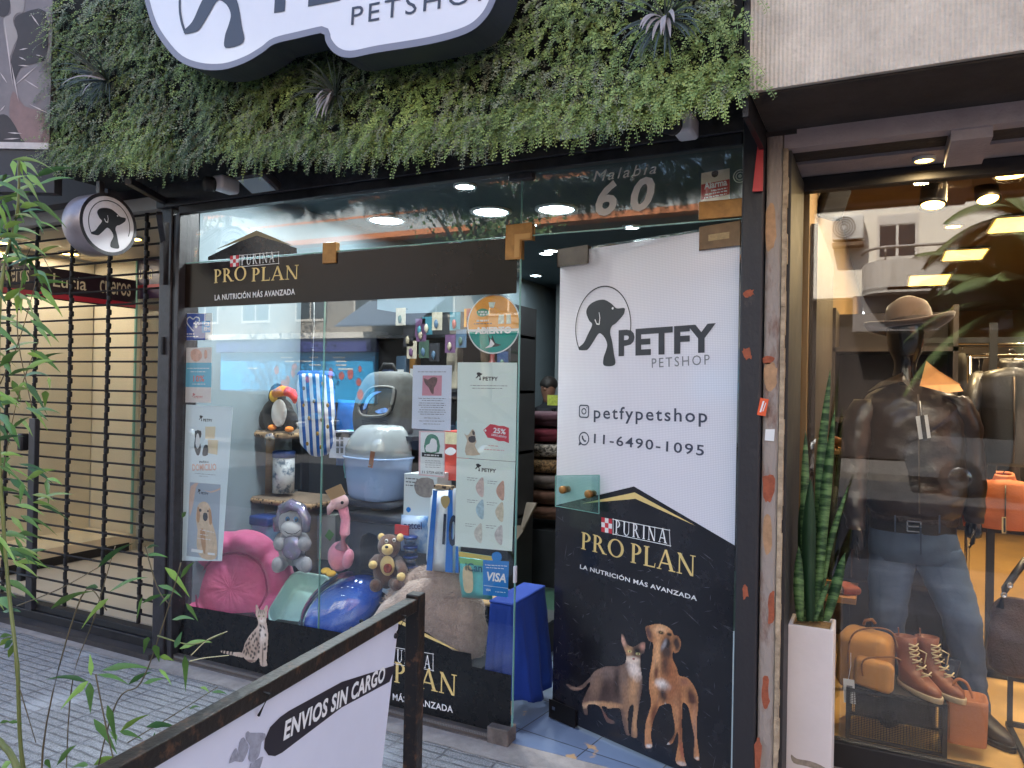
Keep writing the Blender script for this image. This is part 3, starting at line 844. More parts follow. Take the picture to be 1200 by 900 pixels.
def photo_print(parent,name,pl,outlines,base,spots,off,tr,step,fur=(.25,1.)):
    """a printed picture: cut-out outlines, a base colour and soft spots (x, y, rx, ry, turn, colour, softness), all in the local units that tr maps to photograph pixels"""
    polys=[[(p.x,p.y)for p in smooth_loop([V((*q,0))for q in o],5)]for o in outlines]
    xs=[p[0]for o in polys for p in o];ys=[p[1]for o in polys for p in o]
    nx=int((max(xs)-min(xs))/step)+2;ny=int((max(ys)-min(ys))/step)+2;x0,y0=min(xs),min(ys)
    idx={};vs=[];cs=[];fs=[]
    sp=[(x,y,rx,ry,math.cos(R(t)),math.sin(R(t)),lin(c),so)for x,y,rx,ry,t,c,so in spots];bc=lin(base)
    def vert(i,j):
        if(i,j)in idx:return idx[i,j]
        x,y=x0+i*step,y0+j*step;c=list(bc)
        for sx,sy,rx,ry,ct,st,co,so in sp:
            dx,dy=x-sx,y-sy
            a,b=(dx*ct+dy*st)/rx,(-dx*st+dy*ct)/ry;d=a*a+b*b
            if d<4:
                d=math.sqrt(d)+.22*noise.noise(V((x*.09/step*2.5,y*.05/step*2.5,sx)))
                k=min(1,max(0,(1+so-d)/(2*so)))
                for q in range(3):c[q]+=(co[q]-c[q])*k
        f=1+fur[0]*(noise.noise(V((x*.5/step*fur[1],y*.22/step*fur[1],7)))+.6*noise.noise(V((x*.12/step,y*.08/step,2))))
        idx[i,j]=len(vs);vs.append(pl.at(*pl.uv(pl.hit(*tr(x,y))),off));cs.append([max(0,q*f)for q in c]+[1]);return idx[i,j]
    for i in range(nx):
        for j in range(ny):
            x,y=x0+(i+.5)*step,y0+(j+.5)*step
            if any(inside(x,y,o)for o in polys):fs.append((vert(i,j+1),vert(i+1,j+1),vert(i+1,j),vert(i,j)))
    o=MB().add(vs,fs).build(name,PHOTO,parent)
    at=o.data.color_attributes.new('print','FLOAT_COLOR','POINT')
    at.data.foreach_set('color',[q for c in cs for q in c])
    return o
q=lambda x,y:(250+x*80/655,690+y*110/900)
DK_,PL_,TN_=(58,50,48),(226,214,204),(196,164,138)
r3=random.Random(5)
sp_=[(470,300,26,22,0,PL_,.5),(475,430,30,70,0,PL_,.6),(345,580,60,60,0,(170,146,128),.8),(350,690,60,14,0,(120,96,86),.5),(422,190,7,16,0,(206,150,140),.4),(512,200,8,18,0,(206,150,140),.4),(443,262,8,7,0,(120,130,60),.3),(487,262,8,7,0,(120,130,60),.3),(443,263,3,6,0,DK_,.3),(487,263,3,6,0,DK_,.3),(466,288,7,5,0,(190,110,110),.3),(430,520,14,90,8,(150,126,112),.7),(478,640,6,90,0,(90,76,70),.6)]
for(x,y)in[(320,540),(345,520),(370,480),(330,580),(355,560),(385,540),(400,500),(340,610),(375,600),(410,570),(400,620),(365,640),(320,620),(420,480),(440,520),(445,560),(450,440),(500,530),(505,570),(490,370),(460,355),(440,600),(430,540),(495,575),(385,450),(405,430),(300,600),(388,660),(350,480),(455,395),(505,440)]:sp_.append((x,y,r3.uniform(6,10),r3.uniform(12,20),r3.uniform(-30,30),DK_,.45))
for x in(95,125,158,190):sp_.append((x,606,8,30,10,DK_,.35))
for x in(443,458,473,490):sp_.append((x,215,3.5,22,(466-x)*.6,DK_,.5))
photo_print(lv,'printed_cat',GV,[[(412,160),(425,155),(445,195),(470,200),(490,195),(510,158),(525,165),(522,240),(512,300),(520,350),(530,430),(528,500),(520,600),(515,690),(525,730),(505,740),(490,745),(460,735),(450,700),(440,660),(400,700),(350,700),(300,660),(280,620),(295,570),(310,520),(350,450),(400,390),(430,350),(432,300),(415,250)],[(285,612),(200,605),(130,595),(80,590),(90,612),(180,635),(290,655)]],(196,176,160),sp_,.0034,q,4.6,(.15,1))
hn=thing('house_number','pale grey house number and street name on the door transom','house number',P(740,245))
GREYV=mat('pale grey vinyl',(214,210,202),.5)
b=MB()
text_px(b,GV,'Malabia',(695,213),(769,203),201,off=.0004,shear=.28,space=1.25)
b.build('street_name',GREYV,hn)
b=MB()
text_px(b,GV,'6',(698,252),(723,249),214,off=.0004,shear=.2,bold=.03)
text_px(b,GV,'0',(739,247),(768,243),210,off=.0004,shear=.25,bold=.03)
b.build('number',GREYV,hn)
# ------------------------------------------------------------ glass door, swung inwards
HG=P(868,450);DA=R(19.3)
DP=Plane((HG.x,-.006,0),(math.cos(DA),-math.sin(DA),0))
dr=thing('glass_door','glass door swung inwards, covered with white and black vinyl','door',(HG.x,0,.02))
DW,DZ0,DZ1=.935,.03,2.205
def slab(pl,u0,v0,u1,v1,o0,o1):
    b=MB();lo=[pl.at(u,v,o0)for u,v in rect(u0,v0,u1,v1)]
    return b.prism(lo,pl.n*(o1-o0))
slab(DP,-DW,DZ0,-.004,DZ1,-.011,-.001).build('pane',GLASS,dr)
DOORW=mat('white perforated film',(214,212,220),.5,nz=(2.5,.04));
def mesh_film():
    m=DOORW;n=m.node_tree;N=n.nodes;L=n.links;b=N['Principled BSDF']
    b.inputs['Coat Weight'].default_value=.5
    tc=N.new('ShaderNodeTexCoord');w1=N.new('ShaderNodeTexWave');w1.wave_type='BANDS';w1.bands_direction='Z';w1.inputs['Scale'].default_value=46
    w2=N.new('ShaderNodeTexWave');w2.bands_direction='X';w2.inputs['Scale'].default_value=46
    L.new(tc.outputs['Object'],w1.inputs[0]);L.new(tc.outputs['Object'],w2.inputs[0])
    a=N.new('ShaderNodeMath');a.operation='MULTIPLY';L.new(w1.outputs['Fac'],a.inputs[0]);L.new(w2.outputs['Fac'],a.inputs[1])
    r=N.new('ShaderNodeValToRGB');r.color_ramp.elements[0].color=(.60,.59,.65,1);r.color_ramp.elements[1].color=(.76,.75,.80,1);r.color_ramp.elements[1].position=.5
    L.new(a.outputs[0],r.inputs[0]);L.new(r.outputs[0],b.inputs['Base Color'])
mesh_film()
DI=DP
rf=[DI.uv(DI.hit(*q_))for q_ in((652,592),(743,570),(866,640))]
u0=-DW+.002;u1=-.012
wl_=[(u0,rf[0][1]),rf[1],(u1,rf[2][1]),(u1,DZ1-.01),(u0,DZ1-.01)]
MB().flat([wl_],DI,.0002).build('white_film',DOORW,dr)
DOORK=mat('scratched black film',(27,26,32),.26,nz=(9,.35),bump=(40,.06),coat=.25)
bl=[(u0,DZ0+.004),(u1,DZ0+.004),(u1,rf[2][1]),rf[1],(u0,rf[0][1])]
MB().flat([bl],DI,.0006).build('black_film',DOORK,dr)
ink(dr,'gold_chevron',GOLD,DI,[[(682,590),(744,577),(815,616),(745,584.5)]],.0014,1,False)
brand(dr,DI,((705,623),(717.5,625.5),(705,606)),((721,625),(782,637),609),[('PRO',(681,643),(731,655),623),('PLAN',(739,659),(815,676),636)],((680,666),(817,704),660),off=.0016,frame=((718.5,626),(786,640),(785,621),(718.5,608)))
b=MB()
e0=DI.uv(DI.hit(706,383));ex=DI.uv(DI.hit(740,376))[0]
ea=abs(ex-e0[0]);eb=abs(DI.uv(DI.hit(706,335))[1]-e0[1])
put_emblem(b,DI,e0,ea,eb,True,.0012,rw=.03)
b.build('emblem',PRINTK,dr)
b=MB();put_emblem_white(b,DI,e0,ea,eb,.0022);b.build('emblem_highlight',PRINTW,dr)
b=MB();text_px(b,DI,'PETFY',(725,416),(839,411),387,off=.0012,bold=.04,space=1.05);b.build('lettering',mat('dark charcoal ink',(44,44,50),.5,nz=(12,.3)),dr)
b=MB();text_px(b,DI,'PETSHOP',(764,431),(832,427),420,off=.0012,space=1.3);b.build('lettering',PRINTG,dr)
b=MB()
text_px(b,DI,'petfypetshop',(696,490),(829,495),476,off=.0012,bold=.012,space=1.22)
b.build('lettering',NAVY,dr);b=MB()
text_px(b,DI,'11-6490-1095',(696,519),(825,534),508,off=.0012,bold=.012,space=1.2)
b.build('lettering',NAVY,dr);b=MB()
for(cx,cy,rnd)in((684.5,482,0),(684.5,514,1)):
    c=DI.uv(DI.hit(cx,cy));s=.030
    if not rnd:
        b.flat([rrect(c[0]-s,c[1]-s,c[0]+s,c[1]+s,.013),rrect(c[0]-s+.006,c[1]-s+.006,c[0]+s-.006,c[1]+s-.006,.009)],DI,.0012)
        b.flat([ellipse(c[0],c[1],.015,n=20),ellipse(c[0],c[1],.0095,n=20)],DI,.0012);b.flat([ellipse(c[0]+.017,c[1]+.017,.003,n=8)],DI,.0012)
    else:
        b.flat([ellipse(c[0],c[1],.031,n=28),ellipse(c[0],c[1],.025,n=28)],DI,.0012)
        b.flat([[(c[0]-.032,c[1]-.034),(c[0]-.012,c[1]-.026),(c[0]-.026,c[1]-.012)]],DI,.0012)
        b.flat([[(c[0]-.014,c[1]+.013),(c[0]-.006,c[1]+.013),(c[0]-.003,c[1]+.003),(c[0]+.004,c[1]-.006),(c[0]+.013,c[1]-.007),(c[0]+.013,c[1]-.014),(c[0]+.002,c[1]-.015),(c[0]-.012,c[1]-.002)]],DI,.0012)
b.build('contact_icons',NAVY,dr)
b=MB();r3=random.Random(11)
for i in range(150):
    u=r3.uniform(u0+.01,u1-.02);v=r3.uniform(.06,rf[0][1]-.02)
    a=r3.choice([R(-20),R(80),R(20),R(-35)])+r3.uniform(-.3,.3);l=r3.uniform(.006,.05)*(1 if r3.random()<.9 else 2.2);w_=r3.uniform(.0003,.0008)
    c,s=math.cos(a),math.sin(a)
    b.flat([[(u-c*l/2,v-s*l/2),(u+s*w_,v-c*w_),(u+c*l/2,v+s*l/2),(u-s*w_,v+c*w_)]],DI,.0009)
b.build('scratches',mat('scratch grey',(120,120,128),.6),dr)
k=180/853
q=lambda x,y:(660+x*k,710+y*k)
S1=.0014;CR,CK,CT_=(206,170,136),(34,28,28),(190,146,108)
photo_print(dr,'printed_cat',DI,[[(325,158),(338,165),(360,215),(395,225),(440,200),(456,205),(452,255),(432,275),(430,330),(440,400),(440,450),(425,540),(410,640),(412,725),(385,728),(378,700),(392,560),(370,560),(360,620),(365,700),(375,715),(350,712),(330,640),(315,570),(250,570),(240,560),(215,560),(250,620),(285,640),(280,655),(240,640),(205,560),(150,545),(135,560),(138,600),(120,600),(108,540),(130,480),(150,440),(145,425),(110,460),(60,472),(20,440),(30,435),(70,450),(110,435),(150,395),(180,360),(240,335),(300,335),(345,315),(350,270),(340,240),(325,200)]],(104,84,76),
    [(225,380,90,40,-8,(128,110,104),.6),(230,470,50,70,0,(66,52,50),.7),(185,440,26,70,10,(138,112,96),.7),(300,430,18,90,0,(62,50,48),.6),(340,430,24,90,0,(126,104,92),.6),(230,552,100,18,4,CT_,.5),(150,550,50,14,-10,CR,.5),(390,450,26,120,6,CT_,.7),(350,560,14,110,-6,(150,116,92),.6),(400,640,16,90,2,CT_,.6),(333,195,10,34,-18,(206,160,140),.5),(437,232,14,24,28,(190,140,124),.5),(362,250,26,26,0,CT_,.5),(415,250,24,22,0,CK,.6),(395,350,30,56,-20,(226,210,200),.5),(385,300,44,16,10,(224,206,190),.5),(370,252,11,7,10,(214,206,140),.25),(416,266,11,7,10,(206,200,140),.25),(371,253,4,6,0,CK,.3),(417,267,4,6,0,CK,.3),(392,294,8,6,0,(150,84,80),.3),(70,458,50,6,4,(150,124,110),.5),(245,610,30,16,40,(120,84,76),.5)],S1,q,3.4,(.30,1))
photo_print(dr,'printed_dog',DI,[[(458,118),(480,108),(520,100),(560,106),(600,130),(615,160),(640,170),(655,205),(645,250),(620,262),(612,250),(608,290),(630,340),(645,385),(690,400),(730,450),(750,510),(750,570),(742,640),(745,740),(758,850),(738,852),(725,830),(730,740),(712,640),(695,560),(665,540),(660,620),(662,740),(675,850),(685,885),(655,888),(625,860),(640,760),(635,700),(608,760),(575,770),(600,740),(622,690),(610,600),(595,545),(540,555),(525,580),(500,640),(488,720),(496,780),(470,790),(455,770),(458,660),(475,600),(490,540),(480,470),(480,390),(492,320),(500,240),(498,205),(475,190),(462,150)]],(184,128,86),
    [(520,300,20,130,4,(206,156,112),.6),(600,360,34,90,-12,(160,100,66),.7),(476,150,16,46,-12,(92,66,62),.5),(632,210,18,46,-8,(58,44,42),.5),(540,130,40,22,0,(214,170,130),.6),(577,215,28,46,10,(46,38,38),.5),(545,148,16,9,15,CK,.4),(590,158,14,9,15,CK,.4),(543,147,4,4,0,(180,150,90),.3),(560,218,10,30,22,(150,146,150),.6),(575,262,30,26,0,(62,50,48),.5),(568,330,22,60,0,(92,64,52),.7),(518,370,12,40,5,(96,60,46),.6),(555,440,40,26,32,(226,214,208),.5),(560,495,26,40,-10,(54,42,42),.6),(620,480,40,60,0,(150,96,66),.7),(650,640,12,130,-2,(120,74,54),.6),(630,600,16,100,0,(176,124,88),.6),(715,510,24,60,-14,(84,54,46),.6),(672,420,26,20,30,(150,100,78),.6),(730,700,10,110,0,(170,124,100),.7),(505,600,14,60,14,(108,64,48),.6),(470,690,12,70,4,(190,136,96),.6),(600,730,20,40,30,(92,58,48),.6),(478,778,18,10,0,(226,218,214),.5),(660,876,26,12,10,(210,190,180),.5),(582,766,10,8,0,(220,214,212),.5),(744,846,14,8,0,(206,190,182),.5),(568,560,5,22,0,(190,184,184),.5),(660,800,10,50,-8,(150,84,66),.6)],S1,q,3.4,(.34,1))
def patch(u0_,v0_,u1_,v1_,m,nm='patch_fitting'):
    return slab(DP,u0_,v0_,u1_,v1_,-.02,.012).build(nm,m,dr,bevel=.003)
lw=abs(DI.uv(DI.hit(690,300))[0]+DW)
patch(-DW-.004,DZ1-.075,-DW+lw,DZ1+.005,BRONZE)
rw_=abs(DI.uv(DI.hit(822,270))[0])
patch(-rw_,DZ1-.085,-.008,DZ1+.004,mat('scuffed brass',(118,92,66),.45,.5,nz=(14,.35)))
slab(DP,-rw_+.04,DZ1-.055,-.05,DZ1-.03,.012,.0135).build('patch_label',mat('worn label',(168,142,100),.6,nz=(60,.3)),dr)
patch(-DW-.006,DZ0-.004,-DW+.15,DZ0+.075,mat('black steel fitting',(34,32,32),.4,.5))
slab(DP,-DW+.012,DZ0+.035,-DW+.03,DZ0+.05,.012,.0135).build('patch_screw',CHROME,dr)
hp=[DI.uv(DI.hit(657,557)),DI.uv(DI.hit(708,556)),DI.uv(DI.hit(708,601)),DI.uv(DI.hit(657,592))]
b=MB();b.prism([DP.at(*p,.028)for p in hp],DP.n*.008);b.build('pull_plate',glass('green tinted plate',(.72,.88,.85),1.3),dr)
b=MB()
for a,c in zip(hp,hp[1:]+hp[:1]):b.bar(DP.at(*a,.036),DP.at(*c,.036),.003)
b.build('plate_edge',GREENEDGE,dr)
for x,y in((667,573),(697,578)):
    c=DI.uv(DI.hit(x,y));MB().lathe([(.014,.004),(.014,.03),(.018,.034),(.018,.052),(.012,.056),(.001,.057)],DP.at(*c,0),DP.n,20).build('knob',BRASS,dr)
slab(DP,u1+.001,DZ0+.1,u1+.006,DZ0+.62,.0,.003).build('edge',mat('painted edge glint',(200,210,210),.2),dr)  # pale strip painting a glint along the door edge
b=MB();a=P(893,135,-.09);c=P(887,224,-.09)
b.prism([a+V((-.004,0,0)),a+V((.006,0,0)),c+V((.02,0,0)),c+V((-.016,0,0))],(0,.01,0))
b.build('red_strip',mat('faded red plastic',(196,62,66),.45,nz=(4,.15)),label='narrow red plastic strip hanging at the top of the scraped pillar',cat='plastic strip')
st=thing('orange_sticker','small orange sticker stuck across the scraped pillar edge','sticker',P(893,477,-.073))
SP=front(-.073);ink(st,'paper',mat('orange paper',(226,92,48),.6,nz=(20,.12)),SP,[[(887,486),(897,488),(901,468),(891,466)]],0,1,False)
ink(st,'print',PRINTW,SP,[[(890,483),(892,483),(896,470),(894,470)],[(893.5,482),(894.5,482),(898,472),(897,472)]],.0005,1,False)
b=MB();b.flat([loop_px(front(-.054),[(897,503),(908,503),(907,517),(896,516)],1,False)],front(-.054),0);b.build('white_paper_scrap',WHITE,label='torn white paper scrap on the bare plaster below the orange sticker',cat='paper scrap')
CHIP=mat('rust primer',(156,84,58),.8,nz=(40,.35));CH2=mat('tan scraped plaster',(176,140,106),.85,nz=(30,.25))
for pl_,m_,o_ in((front(-.0705),CHIP,[[(872,342),(879,339),(883,345),(877,349),(872,347)],[(872,409),(878,408),(880,417),(875,421),(871,417)],[(870,690),(874,686),(876,697),(872,702)],[(884,872),(890,865),(892,890),(886,912)]]),
                    (front(-.0508),CHIP,[[(893,421),(899,417),(907,420),(904,426),(896,426)],[(894,562),(899,557),(908,560),(907,580),(901,588),(894,583)],[(901,700),(907,694),(906,726),(900,730)],[(893,800),(899,792),(902,822),(895,830)]]),
                    (front(-.0508),CH2,[[(896,428),(904,426),(911,432),(908,452),(900,458),(895,446)],[(898,250),(907,240),(908,285),(899,292)],[(895,610),(903,604),(905,640),(896,648)]])):
    for lp_ in o_:
        ps_=[(x_+2.6*noise.noise(V((x_*.9,y_*.9,1))),y_+4*noise.noise(V((x_*.9,y_*.9,5))))for x_,y_ in[(p_.x,p_.y)for p_ in smooth_loop([V((*p_,0))for p_ in lp_],4)]]
        ink(bd,'paint_chip',m_,pl_,[ps_],.0004,1,False)
# ------------------------------------------------------------ across the street (seen mirrored in the glass)
YO=-16.0
def MR(px,py,mir=.0,Y=YO):
    p=P(px,py,2*mir-Y)
    return V((p.x,Y,p.z))
SUNW=mat('pale render',(240,232,216),.85,nz=(1.2,.08),bump=(30,.2))
GREYW=mat('grey beige render',(150,144,134),.85,nz=(1,.12))
WIN=mat('dark window glass',(52,60,66),.12,spec=.7)
SHUT=mat('white shutter',(214,208,198),.6,stretch=(1,1,1))
def opp_window(parent,x,z,w_,h_,Y,shutter=.25):
    b=MB();b.span((x-w_/2,Y-.10,z),(x+w_/2,Y+.03,z+h_));f=b.build('window',SHUT,parent)
    pw=(w_-.2)/2
    for sx in(-1,1):
        c=x+sx*(pw/2+.03)
        MB().span((c-pw/2,Y+.028,z+.08),(c+pw/2,Y+.036,z+h_*(1-shutter))).build('pane',WIN,f)
    b=MB()
    n=6
    for i in range(n):
        a=z+h_*(1-shutter)+.03+(h_*shutter-.06)*i/n
        b.span((x-w_/2+.06,Y+.03,a),(x+w_/2-.06,Y+.045,a+h_*shutter/n*.75))
    b.build('shutter',SHUT,f)
def slats(parent,x0,x1,z,Y,m=SUNW,d=.9,h=.16):
    return MB().span((x0,Y,z),(x1,Y+d,z+h)).build('balcony_slab',m,parent)
mA=.47
a0=MR(1012,300,mA);a1=MR(951,300,mA)
wx1=MR(950,300,mA).x;wx2=MR(1200,300,mA).x+6
zb=MR(1050,347,mA).z
hw=thing('opposite_house','sunlit cream apartment house with a curved balcony across the street','house',(0,YO-3,0))
MB().span((wx1,YO-9,zb),(wx2,YO,13)).build('wall',SUNW,hw)
MB().span((wx1,YO-9,0),(wx2,YO-.5,zb-.002)).build('shop_front',mat('dark shop front',(58,52,50),.4,nz=(1,.3)),hw)
band=MB();band.span((MR(1000,360,mA).x,YO-.45,zb-.85),(wx2,YO+.35,zb-.01));band.build('fascia',mat('grey fascia',(120,116,116),.6),hw)
OP=Plane((0,YO+.36,0),(-1,0,0))
b=MB();xa=MR(1075,355,mA).x;xb_=MR(1200,355,mA).x
put_text(b,OP,'TODOBUE',OP.uv(V((xb_+.1,YO,zb-.62))),abs(xb_-xa),.36,off=.02,bold=.03);b.build('lettering',mat('brown letters',(70,56,46),.5),hw)
wc=MR(1051,304,mA);wt=MR(1051,251,mA)
opp_window(hw,wc.x,wc.z,abs(MR(1027,300,mA).x-MR(1076,300,mA).x),wt.z-wc.z,YO,.25)
for k in range(1,3):opp_window(hw,wc.x,wc.z+3.1*k,1.7,wt.z-wc.z,YO,.4)
opp_window(hw,wc.x+4.2,wc.z,1.7,wt.z-wc.z,YO,.5)
bx0=MR(1010,330,mA).x;bx1=MR(1180,330,mA).x+1.5;bz0=MR(1060,345,mA).z;bz1=MR(1060,311,mA).z
arc=[(bx0+.55*(1-math.cos(R(t))),YO+.95*math.sin(R(t)))for t in range(0,91,10)]+[(bx1,YO+.95)]
b=MB()
b.add([(x,y,z)for x,y in arc for z in(bz0,bz1)]+[(x,y-.12,z)for x,y in arc for z in(bz0,bz1)],[(2*i,2*i+2,2*i+3,2*i+1)for i in range(len(arc)-1)]+[(2*i+1,2*i+3,2*i+3+2*len(arc),2*i+1+2*len(arc))for i in range(len(arc)-1)],False)
b.prism([(x,y,bz0-.05)for x,y in arc]+[(bx1,YO,bz0-.05)],(0,0,.12))
b.build('balcony',mat('weathered pale render',(196,190,180),.85,nz=(2,.2),stretch=(3,3,.4)),hw)
MB().tube([(x,y-.06,bz1+.30)for x,y in arc],.035).tube([(bx0+.5,YO+.75,bz1),(bx0+.5,YO+.75,bz1+.3)],.02).tube([(bx0+3,YO+.89,bz1),(bx0+3,YO+.89,bz1+.3)],.02).build('railing',mat('grey pipe',(150,146,140),.5),hw)
ac=MR(994,290,mA);aw=abs(MR(977,280,mA).x-MR(1013,280,mA).x);ah=MR(994,258,mA).z-MR(994,286,mA).z
t=thing('air_conditioner','white outdoor air conditioning unit on the cream wall across the street','air conditioner',ac)
MB().rbox((ac.x,YO+.25,ac.z+ah/2+.12),(aw,.34,ah),.03).build('casing',mat('white enamel',(226,222,212),.4),t)
fc=(ac.x-aw*.12,YO+.425,ac.z+ah/2+.12)
b=MB()
for r in(.26,.20,.14,.08):b.tube([V(fc)+V((math.cos(R(15*k)),0,math.sin(R(15*k))))*r*ah/.62 for k in range(25)],.012,6,False)
b.build('fan_grille',mat('dark grey grille',(80,78,76),.5),t)
MB().span((ac.x-aw/2,YO,ac.z-.02),(ac.x+aw/2,YO+.4,ac.z+.06)).build('bracket',mat('rusty bracket',(110,90,70),.7),t)
x_l=MR(190,420).x-14;x_r=wx1-.3
zc=MR(350,398).z
lo=thing('opposite_shop','low grey beige building with a bright blue shop front across the street','shop',((x_l+x_r)/2,YO-3,0))
MB().span((x_l,YO-8,zc+.1),(x_r,YO,6.0)).build('wall',GREYW,lo)
ORG=mat('painted sunlit edge',(222,140,92),.7,nz=(2,.1))  # orange of sunlit edges put into the ledge colour
for k,z in enumerate((6.0,6.9,7.9)):
    MB().span((x_l,YO-.4-k*1.2,z),(x_r-k*3,YO+.5-k*1.2,z+.16)).build('ledge',ORG,lo)
    MB().span((x_l,YO-8,z+.162),(x_r-1-k*3,YO-.2-k*1.2,z+.85)).build('upper_wall',mat('pale blue grey render',(170,186,190),.8,nz=(1,.1)),lo)
for i in range(9):
    x=MR(300,380).x+(i-3)*2.4
    if x<x_r-1:opp_window(lo,x,3.6,1.3,1.5,YO,.2)
bl0=MR(262,430).x;bl1=MR(442,430).x
MB().span((min(bl0,bl1)-.3,YO-.2,zc),(max(bl0,bl1)+.4,YO+.42,zc+.18)).build('canopy',mat('white canopy',(236,232,222),.5),lo)
MB().span((min(bl0,bl1),YO-.2,zc-.42),(max(bl0,bl1),YO+.34,zc-.005)).build('canopy_band',mat('violet blue band',(60,66,140),.5),lo)
zl_=MR(350,470).z
MB().span((min(bl0,bl1),YO-.2,zl_),(max(bl0,bl1),YO+.12,zc-.43)).build('blue_front',mat('bright blue film',(56,176,238),.35,nz=(1,.12)),lo)
b=MB();r4=random.Random(2)
BPm=Plane((0,YO+.125,0),(-1,0,0))
for i in range(14):
    x=r4.uniform(min(bl0,bl1)+.3,max(bl0,bl1)-.3);z=r4.uniform(zl_+.1,zc-.9)
    u,v=BPm.uv(V((x,YO,z)));b.flat([ellipse(u,v,r4.uniform(.06,.14),r4.uniform(.10,.2),12)],BPm,.002)
b.build('print',mat('coral print',(206,110,110),.5),lo)
b=MB()
for i in range(10):
    x=r4.uniform(min(bl0,bl1)+.5,max(bl0,bl1)-.6);z=zc-.62-.12*(i%4)
    u,v=BPm.uv(V((x,YO,z)));b.flat([rect(u,v,u+r4.uniform(.3,.7),v+.05)],BPm,.004)
b.build('print',mat('white print',(236,240,240),.5),lo)
MB().span((max(bl0,bl1)+.02,YO-.3,0),(x_r,YO-.05,zc+.05)).build('dark_front',MATS['dark shop front'],lo)
MB().span((x_l,YO-.3,0),(min(bl0,bl1)-.02,YO-.05,zc+.05)).build('dark_front',MATS['dark shop front'],lo)
MB().span((min(bl0,bl1),YO-.3,0),(max(bl0,bl1),YO-.05,zl_-.01)).build('dark_front',MATS['dark shop front'],lo)
aw0=MR(432,380).x;aw1=MR(522,380).x;az=MR(480,366).z
b=MB();b.add([(aw0,YO,az+.4),(aw1,YO,az+.4),(aw1,YO+1.6,az-.5),(aw0,YO+1.6,az-.5),(aw0,YO,az+.36),(aw1,YO,az+.36),(aw1,YO+1.6,az-.54),(aw0,YO+1.6,az-.54)],[(0,1,2,3),(7,6,5,4),(3,2,6,7),(0,3,7,4),(1,5,6,2)])
b.build('awning',mat('grey blue awning',(104,122,142),.7),lo)
fb=thing('far_apartment_block','tall pale apartment block rising behind the low shop across the street','apartment block',(-22,YO-14,0))
MB().span((-60,YO-26,0),(-30,YO-13,20)).build('wall',mat('pale blue grey render',(170,186,190),.8),fb)
for i in range(6):
    for j in range(4):opp_window(fb,-33-i*4,5+j*3.2,1.6,1.6,YO-13,.2)
fe=thing('corner_apartment_block','brick apartment block at the far right end across the street','apartment block',(24,YO-6,0))
MB().span((wx2+.2,YO-12,0),(wx2+26,YO,16)).build('wall',mat('brick render',(168,118,92),.85,nz=(2,.15)),fe)
for i in range(6):
    for j in range(4):opp_window(fe,wx2+3+i*4,4+j*3.1,1.6,1.6,YO,.3)
PALM=mat('palm leaf',(92,108,66),.4,nz=(4,.3));BARK=mat('grey bark',(110,96,82),.9,nz=(6,.3),bump=(20,.6))
def palm(x,y,h,n,ln,label,seed):
    r5=random.Random(seed)
    t=thing('palm_tree',label,'palm tree',(x,y,0),'palm trees across the street')
    MB().tube([(x,y,0),(x+.1,y,h*.3),(x+.05,y+.05,h*.7),(x,y,h)],[.22,.17,.15,.14],12).build('trunk',BARK,t)
    b=MB()
    for i in range(n):
        an=r5.uniform(0,6.28);el=r5.uniform(-.3,1.0)
        d=V((math.cos(an)*math.cos(el),math.sin(an)*math.cos(el),math.sin(el)));p=V((x,y,h));L=ln*r5.uniform(.8,1.15)
        m_=16
        for k in range(m_):
            q_=p+d*L/m_;d=(d+V((0,0,-.09))).normalized()
            b.bar(p,q_,.022)
            s=d.cross(V((0,0,1))).normalized()
            for sg in(-1,1):
                for hh in(0,.33,.66):
                    pp=p.lerp(q_,hh)
                    e=(s*sg+d*.55+V((0,0,-.35))).normalized()*(.42*math.sin(math.pi*(k+1+hh)/(m_+1.5))+.08)
                    w_=d*.036
                    b.add([pp-w_,pp+w_,pp+e],[(0,1,2)])
            p=q_
    b.build('crown',PALM,t)
pa=MR(1165,300,mA,-10.5)
palm(pa.x+.4,-10.5,pa.z-.8,30,2.1,'tall palm tree on the far kerb before the cream house',4)
pa=MR(1120,262,mA,-13.2)
palm(pa.x+1.2,-13.2,pa.z,34,2.4,'sunlit palm tree close to the cream house balcony',9)
def street_tree(x,y,h,cr,label,seed,n=2200):
    r5=random.Random(seed)
    t=thing('street_tree',label,'tree',(x,y,0),'street trees across the street')
    b=MB();b.tube([(x,y,0),(x+.1,y,h*.3),(x,y+.1,h*.55)],[.18,.14,.11],10)
    tips=[]
    for i in range(14):
        an=r5.uniform(0,6.28);e=V((x,y,h))+V((math.cos(an)*cr*r5.uniform(.3,1),math.sin(an)*cr*r5.uniform(.3,1),r5.uniform(-.9,1.1)*cr*.7))
        mid=V((x,y+.1,h*.55)).lerp(e,.5)+V((0,0,.3));b.tube([(x,y+.1,h*.52),mid,e],[.07,.04,.012],6)
        tips+=[mid,e,mid.lerp(e,.5)]
    b.build('trunk',BARK,t)
    c=MB()
    for i in range(n):
        p=r5.choice(tips)+V((r5.gauss(0,.45),r5.gauss(0,.45),r5.gauss(0,.35)))
        d=V((r5.uniform(-1,1),r5.uniform(-1,1),r5.uniform(-1,1))).normalized();s=d.cross(V((r5.uniform(-1,1),1,.2))).normalized();L=r5.uniform(.08,.16)
        c.add([p,p+d*L*.5+s*L*.3,p+d*L,p+d*L*.5-s*L*.3],[(0,1,2,3)])
    c.build('crown',mat('street leaf',(86,112,56),.5,nz=(1,.4)),t)
x3=MR(570,250,0,-12.9).x
street_tree(x3,-12.9,6.2,2.0,'slender street tree before the dark shop front across the street',6)
street_tree(MR(330,250,0,-12.9).x-3.5,-12.9,6.0,2.1,'street tree standing left of the blue shop front across the street',8)
